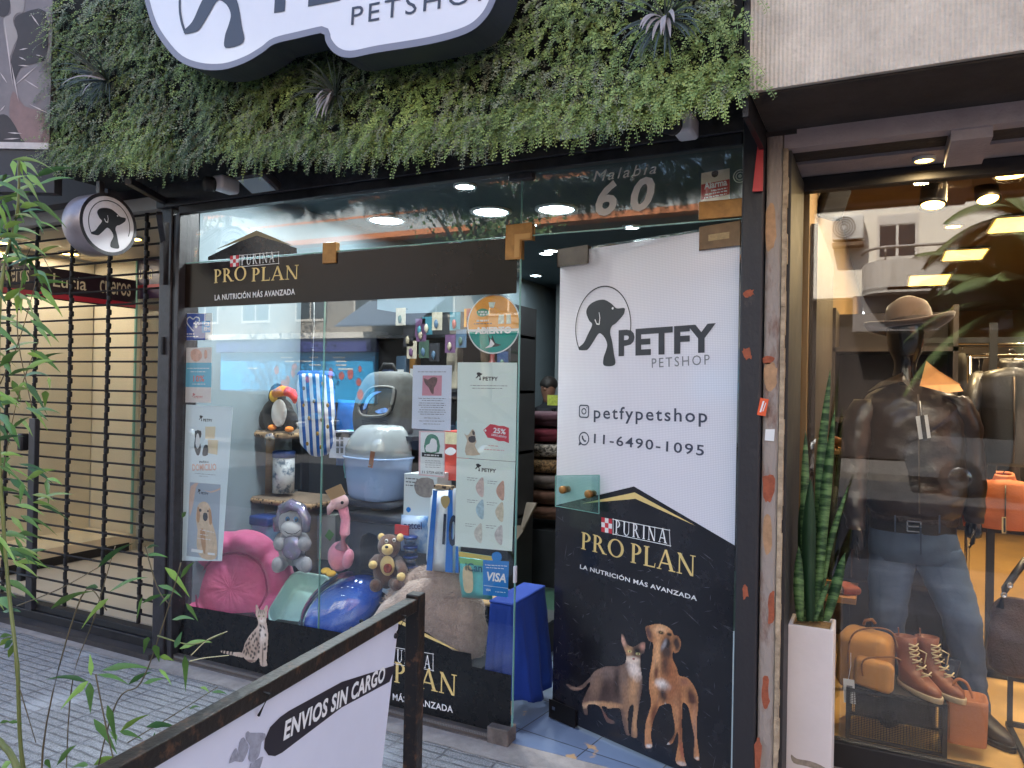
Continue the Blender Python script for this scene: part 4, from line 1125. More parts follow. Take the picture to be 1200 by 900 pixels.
street_tree(wx2+2,-12.9,6.5,2.3,'street tree standing before the brick block across the street',12)
CARG=mat('dark car glass',(20,24,28),.08,coat=.5);TYRE=mat('tyre rubber',(24,24,25),.85)
def added_car(x,col,label):  # cars added to hide the sunlit far pavement from the reflections
    y=-11.55;t=thing('added_car',label,'car',(x,y,-.13),'cars added at the far kerb');z=-.13
    pr_=[(-2.1,.32),(2.05,.32),(2.15,.6),(2.05,.82),(1.2,.95),(-1.75,1.0),(-2.1,.9),(-2.18,.6)]
    MB().prism([(x+a,y-.86,z+h)for a,h in pr_],(0,1.72,0)).build('body',col,t,bevel=.09,seg=3)
    gh=[(1.15,.95),(.45,1.42),(-1.2,1.46),(-1.75,.98)]
    MB().prism([(x+a,y-.74,z+h)for a,h in gh],(0,1.48,0)).build('glasshouse',CARG,t,bevel=.06)
    MB().prism([(x+a,y-.70,z+h)for a,h in((.42,1.43),(.3,1.48),(-1.1,1.51),(-1.22,1.46))],(0,1.4,0)).build('roof',col,t,bevel=.02)
    for a in(1.35,-1.35):
        for s in(-1,1):
            w_=MB().lathe([(.18,-.1),(.31,-.1),(.32,-.06),(.32,.06),(.31,.1),(.18,.1)],(x+a,y+s*.78,z+.32),V((0,s,0)),24).build('wheel',TYRE,t)
            MB().lathe([(.19,.09),(.17,.105),(.04,.10),(.001,.10)],(x+a,y+s*.78,z+.32),V((0,s,0)),16).build('rim',CHROME,w_)
    for s in(-1,1):
        MB().rbox((x+2.08,y+s*.62,z+.72),(.12,.3,.12),.03).build('headlight',WHITE,t)
        MB().rbox((x+.95,y+s*.95,z+1.0),(.1,.16,.12),.03).build('mirror',col,t)
for x_,c_,l_ in((-15.5,mat('charcoal car paint',(44,46,50),.25,coat=.6),'charcoal car added nearest the low shop across the street'),(-9.6,mat('dark blue car paint',(28,40,62),.25,coat=.6),'dark blue car added before the slender street tree'),(-4.2,mat('black car paint',(20,20,22),.25,coat=.6),'black car added left of the cream house'),(1.6,mat('grey car paint',(84,86,90),.25,coat=.6),'grey car added before the cream house'),(7.2,MATS['charcoal car paint'],'charcoal car added right of the grey car')):added_car(x_+.9,c_,l_)
# ------------------------------------------------------------ leather shop: window frame and glass
YW=.47
FRAME=mat('charcoal aluminium',(34,33,36),.6,0.,nz=(12,.25))
lw_=thing('shop_window','charcoal framed display window of the leather shop on the right','window',(1.2,YW,.02))
xL0,xL1=-.343,P(939,223,YW).x
zH0,zH1=P(939,224,YW-.03).z,2.476
b=MB();b.span((xL0,YW-.03,.02),(xL1,YW+.04,zH1));b.build('frame_post',FRAME,lw_,bevel=.004)
b=MB();b.span((-.3445,-.03,.02),(-.318,YW-.032,2.453));b.build('frame_jamb',FRAME,lw_,bevel=.004)
b=MB();b.span((xL1,YW-.028,zH0),(4.5,YW+.038,zH1));b.build('frame_header',FRAME,lw_,bevel=.004)
zs=P(976,869,YW-.03).z
b=MB();b.span((xL1,YW-.028,.02),(4.5,YW+.038,zs));b.build('frame_sill',FRAME,lw_,bevel=.004)
MB().span((4.5,YW-.03,.02),(4.56,YW+.04,zH1)).build('frame_post',FRAME,lw_)
MB().span((xL1,YW-.005,zs),(4.5,YW+.005,zH0)).build('pane',GLASSW,lw_)
YEL=(1,.74,.38)
p=PZ(1083,185,2.476)
downlight(p,.032,LAMPY,'small lit downlight in the soffit outside the leather shop',None,power=1,col=YEL)
def can_lamp(px,py,Y,label,d=(0,-.45,-1)):
    c=P(px,py,Y);d=V(d).normalized()
    t=thing('spot_lamp',label,'spotlight',c,'black can spotlights of the leather shop')
    MB().lathe([(.02,-.19),(.060,-.185),(.066,-.02),(.070,0),(.060,.0),(.056,-.012)],c,d,24).build('can',mat('black can',(26,22,18),.4),t)
    MB().lathe([(.055,-.012),(.03,-.006),(.001,-.004)],c,d,24).build('bulb',LAMPY,t)
    MB().tube([c-d*.17,(c.x,c.y+.05,2.82)],.009).build('stem',DARKMETAL,t)
    ld=bpy.data.lights.new('spot','SPOT');ld.energy=22;ld.spot_size=R(100);ld.spot_blend=.6;ld.color=YEL;ld.shadow_soft_size=.05
    lo_=bpy.data.objects.new('spot',ld);COL.objects.link(lo_);lo_.parent=t;lo_.location=d*.02
    lo_.rotation_euler=(-d).to_track_quat('Z','Y').to_euler()
can_lamp(1093,242,1.6,'black can spotlight hanging nearest above the hat',(-.05,-.3,-1))
can_lamp(1158,235,2.3,'black can spotlight farther back right of the other can',(.1,-.4,-1))
for(x,y,r)in((1184,204,.07),(1117,264,.05)):
    p=PZ(x,y,2.812)
    downlight(p,r,LAMPY,'round warm ceiling light in the leather shop','round warm lights in the leather shop',power=5,col=YEL)
for i,q_ in enumerate((((1074,334),(1108,333),(1113,318),(1090,318)),((1062,336),(1094,320),(1114,320),(1084,336)))[:1]):
    pass
def panel(px,py,w_,l_,label):
    p=PZ(px,py,2.80)
    t=thing('square_light',label,'light panel',p,'square warm light panels in the leather shop')
    MB().box(p,(w_*1.12,l_*1.08,.012)).build('trim',WHITE,t)
    MB().box(p-V((0,0,.008)),(w_,l_,.006)).build('diffuser',PANELY,t)
    ld=bpy.data.lights.new('panel_lamp','AREA');ld.shape='RECTANGLE';ld.size=w_;ld.size_y=l_;ld.energy=5;ld.color=YEL
    lo_=bpy.data.objects.new('panel_lamp',ld);COL.objects.link(lo_);lo_.parent=t;lo_.location=(0,0,-.03)
panel(1088,328,.36,.75,'square warm light panel in the middle of the leather shop ceiling')
panel(1130,298,.3,.5,'square warm light panel nearer the window in the leather shop')
panel(1022,373,.5,.8,'square warm light panel farthest back in the leather shop')
panel(1192,262,.3,.5,'square warm light panel at the right of the leather shop')
for(x,y)in((.25,.62),(.75,.66),(.9,1.6),(1.6,1.4),(2.6,2.6)):
    downlight(V((x,y,2.812)),.05,LAMPY,'round warm ceiling light in the leather shop','round warm lights in the leather shop',power=4,col=(1,.84,.6))
c=P(975,238,.95)
t=thing('loudspeaker','black loudspeaker hung in the top left corner of the leather shop window','loudspeaker',c-V((0,0,.08)))
m_=rotm(12,14,28)
MB().rbox(c,(.11,.10,.15),.012,m_).build('cabinet',BLKM,t)
MB().box(c+m_@V((0,-.052,0)),(.095,.006,.135),m_).build('grille',mat('black cloth',(30,28,27),.9,bump=(300,.5)),t)
MB().bar(c+V((0,.04,.02)),c+V((-.02,.14,.12)),.02).build('bracket',BLKM,t)
# ------------------------------------------------------------ mannequin and clothes
YM=.92
K=(P(1100,500,YM)-P(1101,500,YM)).length
def hring(c,a,b_,n=28,yaw=0.,tilt=None,nz=0.,nf=9.,sq=2.2):
    out=[]
    for k in range(n):
        t=2*math.pi*k/n;ct,st=math.cos(t),math.sin(t)
        x=abs(ct)**(2/sq)*(1 if ct>0 else-1)*a;y=abs(st)**(2/sq)*(1 if st>0 else-1)*b_
        p=V((x,y,0))
        if tilt:p=tilt@p
        p=Matrix.Rotation(yaw,3,'Z')@p
        p=p+V(c)
        if nz:
            g=(p-V(c));g=g.normalized()if g.length>0 else g
            p=p+g*nz*(noise.noise(V((p.x*nf,p.y*nf,p.z*nf*1.6)))+.5*noise.noise(V((p.x*nf*2.3,p.y*nf*2.3,p.z*nf*3+5))))
        out.append(p)
    return out
def bodyloft(mb,spec,Y,n=28,nz=0.,nf=9.,sub=4,yaw=0.,caps=True):
    """spec rows: px, py, half width in pixels, depth / width, y shift; interpolated smoothly"""
    pts=[V((r[0],r[1],r[2]))for r in spec];ex=[V((r[3],r[4]if len(r)>4 else 0,0))for r in spec]
    A=smooth_loop(pts,sub,False);E=smooth_loop(ex,sub,False)
    rings=[]
    for p_,e_ in zip(A,E):
        c_=P(p_.x,p_.y,Y+e_.y)
        k_=K*(Y+e_.y+2.95)/(YM+2.95)
        rings.append(hring(c_,max(.002,p_.z*k_),max(.002,p_.z*k_*e_.x),n,yaw,None,nz,nf))
    return mb.loft(rings,caps)
GLOSSK=mat('glossy black plastic',(11,9,9),.18,spec=.6,coat=.5)
LEATH=mat('dark brown leather',(38,27,23),.32,nz=(5,.35),bump=(22,.35,.012),coat=.2)
LINING=mat('tan suede lining',(176,124,72),.8,nz=(8,.15))
JEAN=mat('faded blue denim',(74,92,116),.8,nz=(3.2,.35),bump=(240,.35,.002),stretch=(1,1,.5))
mq=thing('mannequin','glossy black mannequin in the leather shop window','mannequin',P(1100,860,YM))
b=MB();bodyloft(b,[(1060,470,22,.9),(1060,440,15,1),(1061,425,14,1.05),(1061,412,20,1.15),(1061,395,23,1.2),(1060,378,23,1.2),(1060,362,17,1.1),(1060,356,5,1)],YM,24);b.build('head',GLOSSK,mq)
def hand(c,d,s,parent,side=1):
    """a slightly curled hand hanging along d"""
    b=MB();c=V(c);d=V(d).normalized();x=V((1,0,0))*side;y=V((0,1,0))
    b.loft([hring(c+d*t*s,w_*s,w_*s*.45,14)for t,w_ in((-.35,.20),(-.1,.2),(.1,.25),(.35,.27),(.5,.25),(.55,.16))])
    for i,(o,l)in enumerate(((-.18,.42),(-.06,.5),(.06,.47),(.18,.36))):
        p0=c+d*.48*s+y*o*s;p1=p0+(d+x*.1).normalized()*l*.5*s;p2=p1+(d+x*.6).normalized()*l*.4*s
        b.tube([p0-d*.1*s,p0,p1,p2],[.062*s,.062*s,.056*s,.035*s],8)
    p0=c+d*.05*s-y*.2*s;b.tube([p0,p0+(d-y*.8+x*.2)*.22*s,p0+(d*1.3-y*.7+x*.4)*.34*s],[.07*s,.06*s,.04*s],8)
    return b.build('hand',GLOSSK,parent)
hand(P(1004,626,YM-.06),(0,0,-1),.13,mq);hand(P(1141,612,YM+.08),(0,0,-1),.13,mq,-1)
hc=P(1066,384,YM)
ht=thing('hat','wide brimmed brown hat on the mannequin head','hat',hc)
HATM=mat('brown felt',(62,44,33),.85,nz=(10,.2),sheen=.3)
tl_=rotm(-6,-7,0)
prof=[]
b=MB()
rings=[]
for r,z in((.001,.004),(.085,.004),(.090,.002),(.150,-.002),(.178,.006),(.188,.022),(.186,.026),(.150,.006),(.094,.010)):
    ring=[]
    for k in range(40):
        a=2*math.pi*k/40
        zz=z+(.020*math.cos(2*a)*(r/.19)**3)
        ring.append(hc+tl_@V((math.cos(a)*r,math.sin(a)*r*.94,zz)))
    rings.append(ring)
b.loft(rings);b.build('brim',HATM,ht)
rings=[]
for r,z in((.093,.006),(.092,.03),(.087,.075),(.078,.100),(.062,.108),(.04,.098),(.02,.09),(.001,.088)):
    ring=[]
    for k in range(40):
        a=2*math.pi*k/40
        pin=1-.18*max(0,math.cos(a-1.57*3))**4*(z/.1)
        ring.append(hc+tl_@V((math.cos(a)*r*1.08*pin,math.sin(a)*r*1.18*pin,z*1.15+.012*math.cos(2*a+3.14)*(z/.1))))
    rings.append(ring)
b=MB();b.loft(rings);b.build('crown',mat('light brown felt',(66,46,33),.85,nz=(10,.15),sheen=.3),ht)
b=MB();b.loft([[hc+tl_@V((math.cos(2*math.pi*k/40)*.0945*1.09,math.sin(2*math.pi*k/40)*.0945*1.19,z))for k in range(40)]for z in(.012,.034)],False);b.build('band',mat('dark hat band',(46,32,26),.6),ht)
jk=thing('leather_jacket','dark brown zipped leather jacket worn by the mannequin','jacket',P(1070,605,YM))
b=MB()
bodyloft(b,[(1071,611,50,.60),(1071,604,53,.62),(1071,597,58,.66),(1071,578,62,.66),(1071,540,62,.62),(1070,505,63,.58),(1069,478,62,.52),(1067,464,54,.46),(1065,455,38,.45),(1063,448,24,.6),(1062,444,20,.8)],YM,48,.013,11,6)
b.build('body',LEATH,jk)
for sd_,pth in((-1,[(1018,468,19),(1009,490,22),(1003,525,20),(999,560,19),(1000,590,17),(1003,612,13),(1003,620,11.5)]),(1,[(1115,464,19),(1127,488,21),(1134,525,19),(1138,560,18),(1140,588,16),(1141,604,12),(1141,612,11)])):
    b=MB();bodyloft(b,[(x,y,w_,1.0,-.02*(i if sd_<0 else-i*.6))for i,(x,y,w_)in enumerate(pth)],YM,28,.010,13,6);b.build('sleeve',LEATH,jk)
def flap(pts,Y,m,nm,parent,th=.006,curve=0):
    b=MB();b.prism([P(x,y,Y)for x,y in pts],(0,th,0));return b.build(nm,m,parent,bevel=.002)
b=MB();b.prism([P(1078,452,YM-.125),P(1086,424,YM-.06),P(1100,435,YM-.07),P(1124,450,YM-.05),P(1128,458,YM-.09),P(1110,460,YM-.125)],(0,.012,0));b.build('collar',LINING,jk,bevel=.003)
b=MB();b.prism([P(1072,460,YM-.13),P(1058,447,YM-.13),P(1036,452,YM-.11),P(1018,458,YM-.06),P(1030,448,YM-.05),P(1058,436,YM-.05)],(0,.014,0));b.build('collar',LEATH,jk,bevel=.003)
b=MB();pz_=[P(1076+.012*(y-462),y,YM-.155-.02*math.sin((y-462)/140*3.1))for y in range(462,604,10)]
for a,c in zip(pz_,pz_[1:]):b.bar(a,c,.012,.006)
b.build('zip',mat('dull zip',(94,82,72),.4,.6),jk)
b=MB();b.loft([hring(P(1071,y,YM),52*K*s,52*K*.62*s,48,nz=.003,nf=40)for y,s in((613,.96),(611,1.03),(607,1.04),(602,1.04),(598,1.02))],False);b.build('waistband',mat('ribbed leather',(44,32,27),.45,nz=(40,.3),bump=(60,.6)),jk)
tg=thing('price_tag','white price tag hanging from the brown jacket zip','price tag',P(1083,512,YM-.2))
b=MB();b.prism([P(x,y,YM-.195)for x,y in((1073,488),(1087,486),(1091,513),(1077,515))],(0,.002,0));b.build('card',WHITE,tg)
b=MB();b.prism([P(x,y,YM-.199)for x,y in((1078,487),(1083,486.5),(1087,516),(1082,517))],(0,.002,0));b.build('stripe',PRINTK,tg)
b=MB();b.tube([P(1080,487,YM-.195),P(1078,470,YM-.17)],.0012,5);b.build('string',WHITE,tg)
jn=thing('jeans','faded blue jeans worn by the mannequin','jeans',P(1090,800,YM))
b=MB();bodyloft(b,[(1070,604,48,.62),(1069,616,51,.66),(1070,632,55,.68),(1071,648,57,.64),(1072,656,55,.6)],YM,48,.005,14,4);b.build('hips',JEAN,jn)
b=MB();bodyloft(b,[(1048,640,31,.95),(1045,665,29,.95),(1042,700,25,.95,-.02),(1041,728,22,1,-.03),(1041,760,20,1),(1043,800,18,1,.03),(1044,838,17,1,.05)],YM,28,.008,16,6);b.build('leg',JEAN,jn)
b=MB();bodyloft(b,[(1095,640,32,.95),(1103,665,31,.95),(1116,698,27,.95,-.02),(1126,725,24,1,-.03),(1130,750,22,1),(1135,775,20,1,.03),(1139,800,18,1.05,.05),(1143,838,17,1.1,.06)],YM,28,.008,16,6);b.build('leg',JEAN,jn)
b=MB();b.bar(P(1079,618,YM-.155),P(1079,650,YM-.15),.012,.006);b.build('fly',mat('denim seam',(56,70,90),.8),jn)
bt=thing('belt','black leather belt with silver buckle around the jeans','belt',P(1069,615,YM))
b=MB();b.loft([hring(P(1069,y,YM),52.5*K,52.5*K*.67,48)for y in(621,617,613,609)],False);b.build('strap',mat('black belt leather',(24,22,22),.4,bump=(80,.2)),bt)
bc=P(1070,612,YM)-V((0,53*K*.68,0))
b=MB();s_=.026
for a,c in(((-s_,-.022),(s_,-.022)),((s_,-.022),(s_,.022)),((s_,.022),(-s_,.022)),((-s_,.022),(-s_,-.022)),((-s_,0),(s_*.9,0))):b.bar(bc+V((a[0],-.004,a[1])),bc+V((c[0],-.004,c[1])),.006)
b.build('buckle',CHROME,bt)
b=MB()
for x in(1049,1101):b.bar(P(x,604,YM-.14),P(x,625,YM-.145),.010,.006)
b.build('belt_loop',MATS['denim seam'],bt)
def boot(c,dirv,s,parent_label,m,sole,lace,name='boot',grp=None,shaft=.16):
    t=thing(name,parent_label,'boot',c,grp);c=V(c);d=V(dirv).normalized();x=V((-d.y,d.x,0))
    def ring(a,z,l,w_,up=0):
        return[c+d*(a+math.cos(2*math.pi*k/24)*l)*s+x*math.sin(2*math.pi*k/24)*w_*s+V((0,0,(z+up*math.cos(2*math.pi*k/24))*s))for k in range(24)]
    MB().loft([ring(.04,.0,.135,.046),ring(.04,.022,.138,.049),ring(.04,.026,.136,.047)]).build('sole',sole,t)
    b=MB();b.loft([ring(.04,.024,.130,.043),ring(.038,.05,.128,.045),ring(.02,.075,.110,.044,-.012),ring(-.02,.10,.075,.041,-.015),ring(-.045,.13,.055,.040,-.006),ring(-.052,.16,.053,.042),ring(-.056,.20,.055,.044),ring(-.058,shaft+.03,.060,.047,.006),ring(-.058,shaft+.03,.052,.040,.006),ring(-.05,.12,.04,.03)],True)
    b.build('upper',m,t)
    if lace:
        b=MB()
        for i in range(6):
            z=.092+i*.021
            o=d*(.082,.050,.022,.006,.0,-.002)[i]*s
            b.tube([c+o+x*.026*s+V((0,0,z*s)),c+o+d*.012*s+V((0,0,(z+.012)*s)),c+o-x*.026*s+V((0,0,(z+.018)*s))],.0035*s,6)
            b.tube([c+o-x*.026*s+V((0,0,z*s)),c+o+d*.012*s+V((0,0,(z+.010)*s)),c+o+x*.026*s+V((0,0,(z+.018)*s))],.0035*s,6)
        o=c+d*.035*s+V((0,0,.20*s))
        b.tube([o,o+x*.04*s+V((0,0,-.02*s)),o+x*.03*s+V((0,0,-.07*s))],.003*s,6)
        b.build('lace',lace,t)
    MB().bar(c-d*.10*s+V((0,0,(shaft+.02)*s)),c-d*.105*s+V((0,0,(shaft+.055)*s)),.02*s,.005).build('pull_tab',m,t)
    return t
DBOOT=mat('dark worn leather',(44,34,28),.5,nz=(12,.3))
boot(V((P(1150,850,YM-.02).x,YM,.082)),(.62,-.8,0),1.0,'dark brown boot on the mannequin foot behind the tote bag',DBOOT,BLKM,None,'worn_boot')
boot(V((P(1044,850,YM+.05).x,YM+.05,.082)),(-.1,-1,0),1.0,'dark brown boot on the mannequin foot behind the wire crate',DBOOT,BLKM,None,'worn_boot')
# ------------------------------------------------------------ planter with snake plant (in the recess, outside the glass)
YP=.20
pt=P(952,728,YP);pz=pt.z
x0=P(928.5,800,YP-.08).x;x1=P(976,800,YP-.08).x
pl_=thing('planter','tall white square planter between the pillar and the leather shop window','planter',(x0+(x1-x0)/2,YP,.02))
b=MB();PLW=mat('white concrete planter',(222,214,212),.6,nz=(5,.05),bump=(40,.06))
x_a,x_b,y_a,y_b=x0-.02,x1,YP-.085,YP+.075
b.span((x_a,y_a,.02),(x_b,y_a+.014,pz));b.span((x_a,y_b-.014,.02),(x_b,y_b,pz));b.span((x_a,y_a+.0142,.02),(x_a+.014,y_b-.0142,pz));b.span((x_b-.014,y_a+.0142,.02),(x_b,y_b-.0142,pz))
b.build('box',PLW,pl_,bevel=.004)
MB().span((x_a+.015,y_a+.015,.4),(x_b-.015,y_b-.015,pz-.012)).build('soil',mat('straw mulch',(150,122,84),.9,nz=(60,.5),bump=(80,1)),pl_)
b=MB();PB=Plane((0,y_a,0),(1,0,0))
b.flat([loop_px(PB,[(927,884),(934,889),(950,892),(966,899),(972,908),(962,904),(946,898),(930,894)],3)],PB,.0008);b.build('stain',mat('mud stain',(150,138,124),.9,nz=(60,.3)),pl_)
sn=thing('snake_plant','tall snake plant with mottled pointed leaves in the white planter','plant',(x0+(x1-x0)/2,YP,pz-.012))
def snake_mat():
    m=bpy.data.materials.new('mottled leaf');m.use_nodes=True
    n=m.node_tree;N=n.nodes;L=n.links;b=N['Principled BSDF']
    tc=N.new('ShaderNodeTexCoord');mp=N.new('ShaderNodeMapping');mp.inputs['Scale'].default_value=(9,9,46);L.new(tc.outputs['Object'],mp.inputs[0])
    t=N.new('ShaderNodeTexNoise');t.inputs['Scale'].default_value=1;t.inputs['Detail'].default_value=5;t.inputs['Roughness'].default_value=.6;L.new(mp.outputs[0],t.inputs['Vector'])
    r=N.new('ShaderNodeValToRGB');r.color_ramp.elements[0].position=.42;r.color_ramp.elements[1].position=.6;r.color_ramp.elements[0].color=(*lin((40,70,44)),1);r.color_ramp.elements[1].color=(*lin((112,148,94)),1)
    L.new(t.outputs['Fac'],r.inputs[0]);L.new(r.outputs[0],b.inputs['Base Color']);b.inputs['Roughness'].default_value=.35
    return m
SNM=snake_mat();SND=mat('dark snake leaf',(40,68,44),.35,nz=(14,.35),stretch=(1,1,.3))
def sleaf(base,tip,mid,wpx,m,Y,twist=.3):
    b0=P(*base,Y);wpx*=.78;t0=P(*tip,Y-.03);m0=P(*mid,Y-.015)
    pts=smooth_loop([b0,m0,t0],9,False);n=len(pts);vs=[];w_=wpx*(b0-P(base[0]+1,base[1],Y)).length
    for i,p_ in enumerate(pts):
        t=i/(n-1);hw=w_*.5*(.55+.45*math.sin(min(1,t*1.6)*math.pi/2))*(1-max(0,(t-.55)/.45)**1.7)
        a=twist*(t-.3)
        s=V((math.cos(a),math.sin(a),0));o=V((-math.sin(a),math.cos(a),0))
        vs+=[p_-s*hw-o*hw*.35,p_+o*.001,p_+s*hw-o*hw*.35,p_+o*.006]
    b=MB();fs=[]
    for i in range(n-1):
        k=4*i
        fs+=[(k,k+1,k+5,k+4),(k+1,k+2,k+6,k+5),(k+2,k+3,k+7,k+6),(k+3,k,k+4,k+7)]
    b.add(vs,fs,True);return b.build('leaf',m,sn)
for a in(((962,728),(973,432),(961,560),15,SNM,.22,.6),((955,728),(978,480),(966,600),17,SNM,.2,-.4),((942,728),(944,505),(943,590),13,SNM,.2,.5),((938,728),(936,640),(936,690),16,SNM,.17,.2),((968,728),(990,648),(979,690),17,SNM,.18,-.5),((958,728),(994,570),(972,640),10,SNM,.24,.3),((950,728),(950,560),(948,640),21,SND,.17,.2),((944,728),(938,590),(943,660),18,SND,.23,-.3),((960,728),(963,575),(960,650),17,SND,.24,.4),((955,728),(972,680),(962,705),9,SNM,.15,.3)):
    sleaf(*a)
# ------------------------------------------------------------ goods in front of the mannequin
ZF=.082
cr=thing('wire_crate','low black wire mesh stand under the backpack and ankle boots','stand',P(1050,850,.72))
cA=P(996,805,.62);cB=P(1109,818,.62);y0c,y1c=.60,.86;zt=P(1050,813,.62).z
xa_,xb__=P(994,810,.60).x,P(1108,820,.60).x
b=MB()
for x in(xa_,xb__):
    for y in(y0c,y1c):b.span((x-.008,y-.008,ZF),(x+.008,y+.008,zt))
for z in(ZF+.01,zt-.008):
    for y in(y0c,y1c):b.bar((xa_,y,z),(xb__,y,z),.012)
    for x in(xa_,xb__):b.bar((x,y0c,z),(x,y1c,z),.012)
b.build('frame',BLKM,cr)
b=MB();nx_=34;nz_=26
for i in range(1,nx_):
    x=xa_+(xb__-xa_)*i/nx_;b.tube([(x,y0c,ZF+.02),(x,y0c,zt-.01)],.0013,4)
for i in range(1,nz_):
    z=ZF+.02+(zt-ZF-.03)*i/nz_;b.tube([(xa_,y0c-.002,z),(xb__,y0c-.002,z)],.0013,4)
b.build('mesh',DARKMETAL,cr)
MB().span((xa_+.01,y0c+.01,zt-.004),(xb__-.01,y1c-.01,zt+.002)).build('top_panel',mat('dark mesh top',(50,46,42),.7),cr)
MB().span((xa_+.02,y1c-.02,ZF+.02),(xb__-.02,y1c-.012,zt-.02)).build('back_panel',mat('grey mesh back',(70,64,60),.8,nz=(60,.4)),cr)
TAN=mat('mustard tan leather',(198,140,68),.5,nz=(7,.12),bump=(110,.15,.003),sheen=.1);TAND=mat('tan seam',(134,88,44),.6)
bp=thing('backpack','mustard tan leather backpack on the wire stand','backpack',P(1018,813,.70))
c=P(1015,775,.72);kx=K*.95
b=MB();b.rbox(P(1014,773,.73),(70*kx,.17,84*kx),.055,rotm(0,2,-14),6,.006,8);b.build('body',TAN,bp)
b=MB();b.rbox(P(1024,790,.635),(50*kx,.06,42*kx),.03,rotm(0,3,-14),6,.004,8);b.build('front_pocket',TAN,bp)
def seam(pts,Y,r=.004,nm='seam',m=TAND,parent=bp):
    b=MB();b.tube([P(x,y,Y)for x,y in smooth2(pts)],r,6);return b.build(nm,m,parent)
def smooth2(pts):return[(p_.x,p_.y)for p_ in smooth_loop([V((x,y,0))for x,y in pts],5,False)]
seam([(996,800),(994,770),(997,748),(1008,738),(1030,736),(1046,742),(1052,760)],.640)
seam([(1011,792),(1010,778),(1018,771),(1045,770),(1056,774)],.600)
b=MB();b.tube([P(1012,732,.72),P(1014,727,.72),P(1022,726,.72),P(1026,731,.72)],.007,8);b.build('handle',TAND,bp)
b=MB();b.prism([P(x,y,.60)for x,y in((988,795),(1001,797),(1003,826),(989,823))],(0,.002,0));tgc=b.build('price_card',WHITE,bp)
b=MB();b.prism([P(x,y,.5985)for x,y in((992,803),(999,804),(999,812),(992,811))],(0,.001,0));b.build('price_print',PRINTG,tgc)
b=MB();b.tube([P(994,797,.6),P(997,780,.62),P(997,765,.635)],.0012,5);b.build('string',WHITE,bp)
BTAN=mat('reddish brown leather',(134,78,48),.5,nz=(9,.25),bump=(90,.15));SOLE=mat('cream crepe sole',(196,174,136),.7);LACE=mat('cream lace',(214,196,150),.8)
boot(V((P(1070,815,.70).x,.70,zt+.003)),(.62,-.78,0),.9,'reddish brown laced ankle boot next to the backpack',BTAN,SOLE,LACE,'ankle_boot','laced ankle boots on the wire stand',.205)
boot(V((P(1096,815,.74).x,.74,zt+.003)),(.62,-.78,0),.9,'reddish brown laced ankle boot next to the blue wallet',BTAN,SOLE,LACE,'ankle_boot','laced ankle boots on the wire stand',.205)
wt_=thing('wallet','dark blue wallet propped behind the ankle boots','wallet',P(1115,800,.85))
MB().rbox(P(1113,787,.86),(18*K,.025,36*K),.008,rotm(-10,12,-10)).build('cover',mat('dark blue leather',(30,42,66),.4,nz=(10,.2)),wt_)
MB().box(P(1112,784,.843),(11*K,.004,12*K),rotm(-10,12,-10)).build('window',mat('grey plastic window',(90,100,112),.2),wt_)
tb=thing('tote_bag','tan suede tote bag standing right of the wire stand','bag',P(1132,868,.68))
c0_,c1_=P(1131,868,.70),P(1131,815,.70)
b=MB()
rings=[hring((c0_.x,.70,c0_.z+(c1_.z-c0_.z)*t),22.5*K*(1+.04*t),.055+.012*t,32,0,None,.004,10,5)for t in(0,.02,.3,.6,.9,1.0)]
rings+=[hring((c0_.x,.70,c1_.z),21*K,.060,32,0,None,.003,10,5),hring((c0_.x,.70,c1_.z-.1),20*K,.055,32,0,None,.003,10,5)]
b.loft(rings);b.build('body',mat('tan suede',(178,112,70),.75,nz=(4,.16),bump=(120,.2)),tb)
seam([(1118,818),(1116,806),(1122,796),(1132,800),(1138,812),(1140,818)],.655,.006,'handle',MATS['tan suede'],tb)
seam([(1112,867),(1113,845),(1112,820)],.638,.002,'seam',TAND,tb)
# ------------------------------------------------------------ right: jacket on a stand, fur bag, terracotta jacket
def garment(px,py,wpx,hpx,Y,m,label,nm='hanging_jacket',cat='jacket',grp=None,sl=True,rail=None):
    t=thing(nm,label,cat,P(px,py+hpx,Y),grp)
    k_=(P(px,py,Y)-P(px+1,py,Y)).length
    b=MB();top=P(px,py,Y)
    def rg_(dz,w_,d):return hring(top-V((0,0,dz*hpx*k_)),w_*wpx*k_,d*wpx*k_,32,0,None,.012*min(1,wpx/40),12)
    b.loft([rg_(0,.10,.10),rg_(.03,.16,.14),rg_(.07,.36,.2),rg_(.13,.46,.24),rg_(.4,.44,.25),rg_(.75,.46,.26),rg_(.96,.45,.26),rg_(1,.42,.22)]);b.build('body',m,t)
    if sl:
        for s in(-1,1):
            b=MB();b.tube([top+V((s*.40*wpx*k_,0,-.10*hpx*k_)),top+V((s*.50*wpx*k_,-.03,-.4*hpx*k_)),top+V((s*.54*wpx*k_,-.05,-.72*hpx*k_)),top+V((s*.52*wpx*k_,-.06,-.98*hpx*k_))],[.12*wpx*k_,.13*wpx*k_,.11*wpx*k_,.085*wpx*k_],16);b.build('sleeve',m,t)
        b=MB();b.loft([hring(top+V((0,0,z*wpx*k_)),r*wpx*k_,r*.8*wpx*k_,24,0,rotm(12,0,0))for z,r in((-.02,.19),(.05,.17),(.085,.155),(.05,.135))],False);b.build('collar',m,t)
        b=MB();b.tube([top-V((0,.25*wpx*k_,.12*hpx*k_)),top-V((0,.275*wpx*k_,.5*hpx*k_)),top-V((0,.275*wpx*k_,.96*hpx*k_))],.004,6);b.build('zip',MATS['dull zip'],t)
    b=MB();b.tube([top+V((0,0,.0)),top+V((0,0,.03)),top+V((.025,0,.06)),top+V((.0,0,.085)),top+V((-.02,0,.065))],.0025,6);b.build('hanger',CHROME,t)
    return t
BLEATH=mat('black leather',(24,21,20),.38,nz=(6,.3),bump=(80,.2,.004),coat=.1)
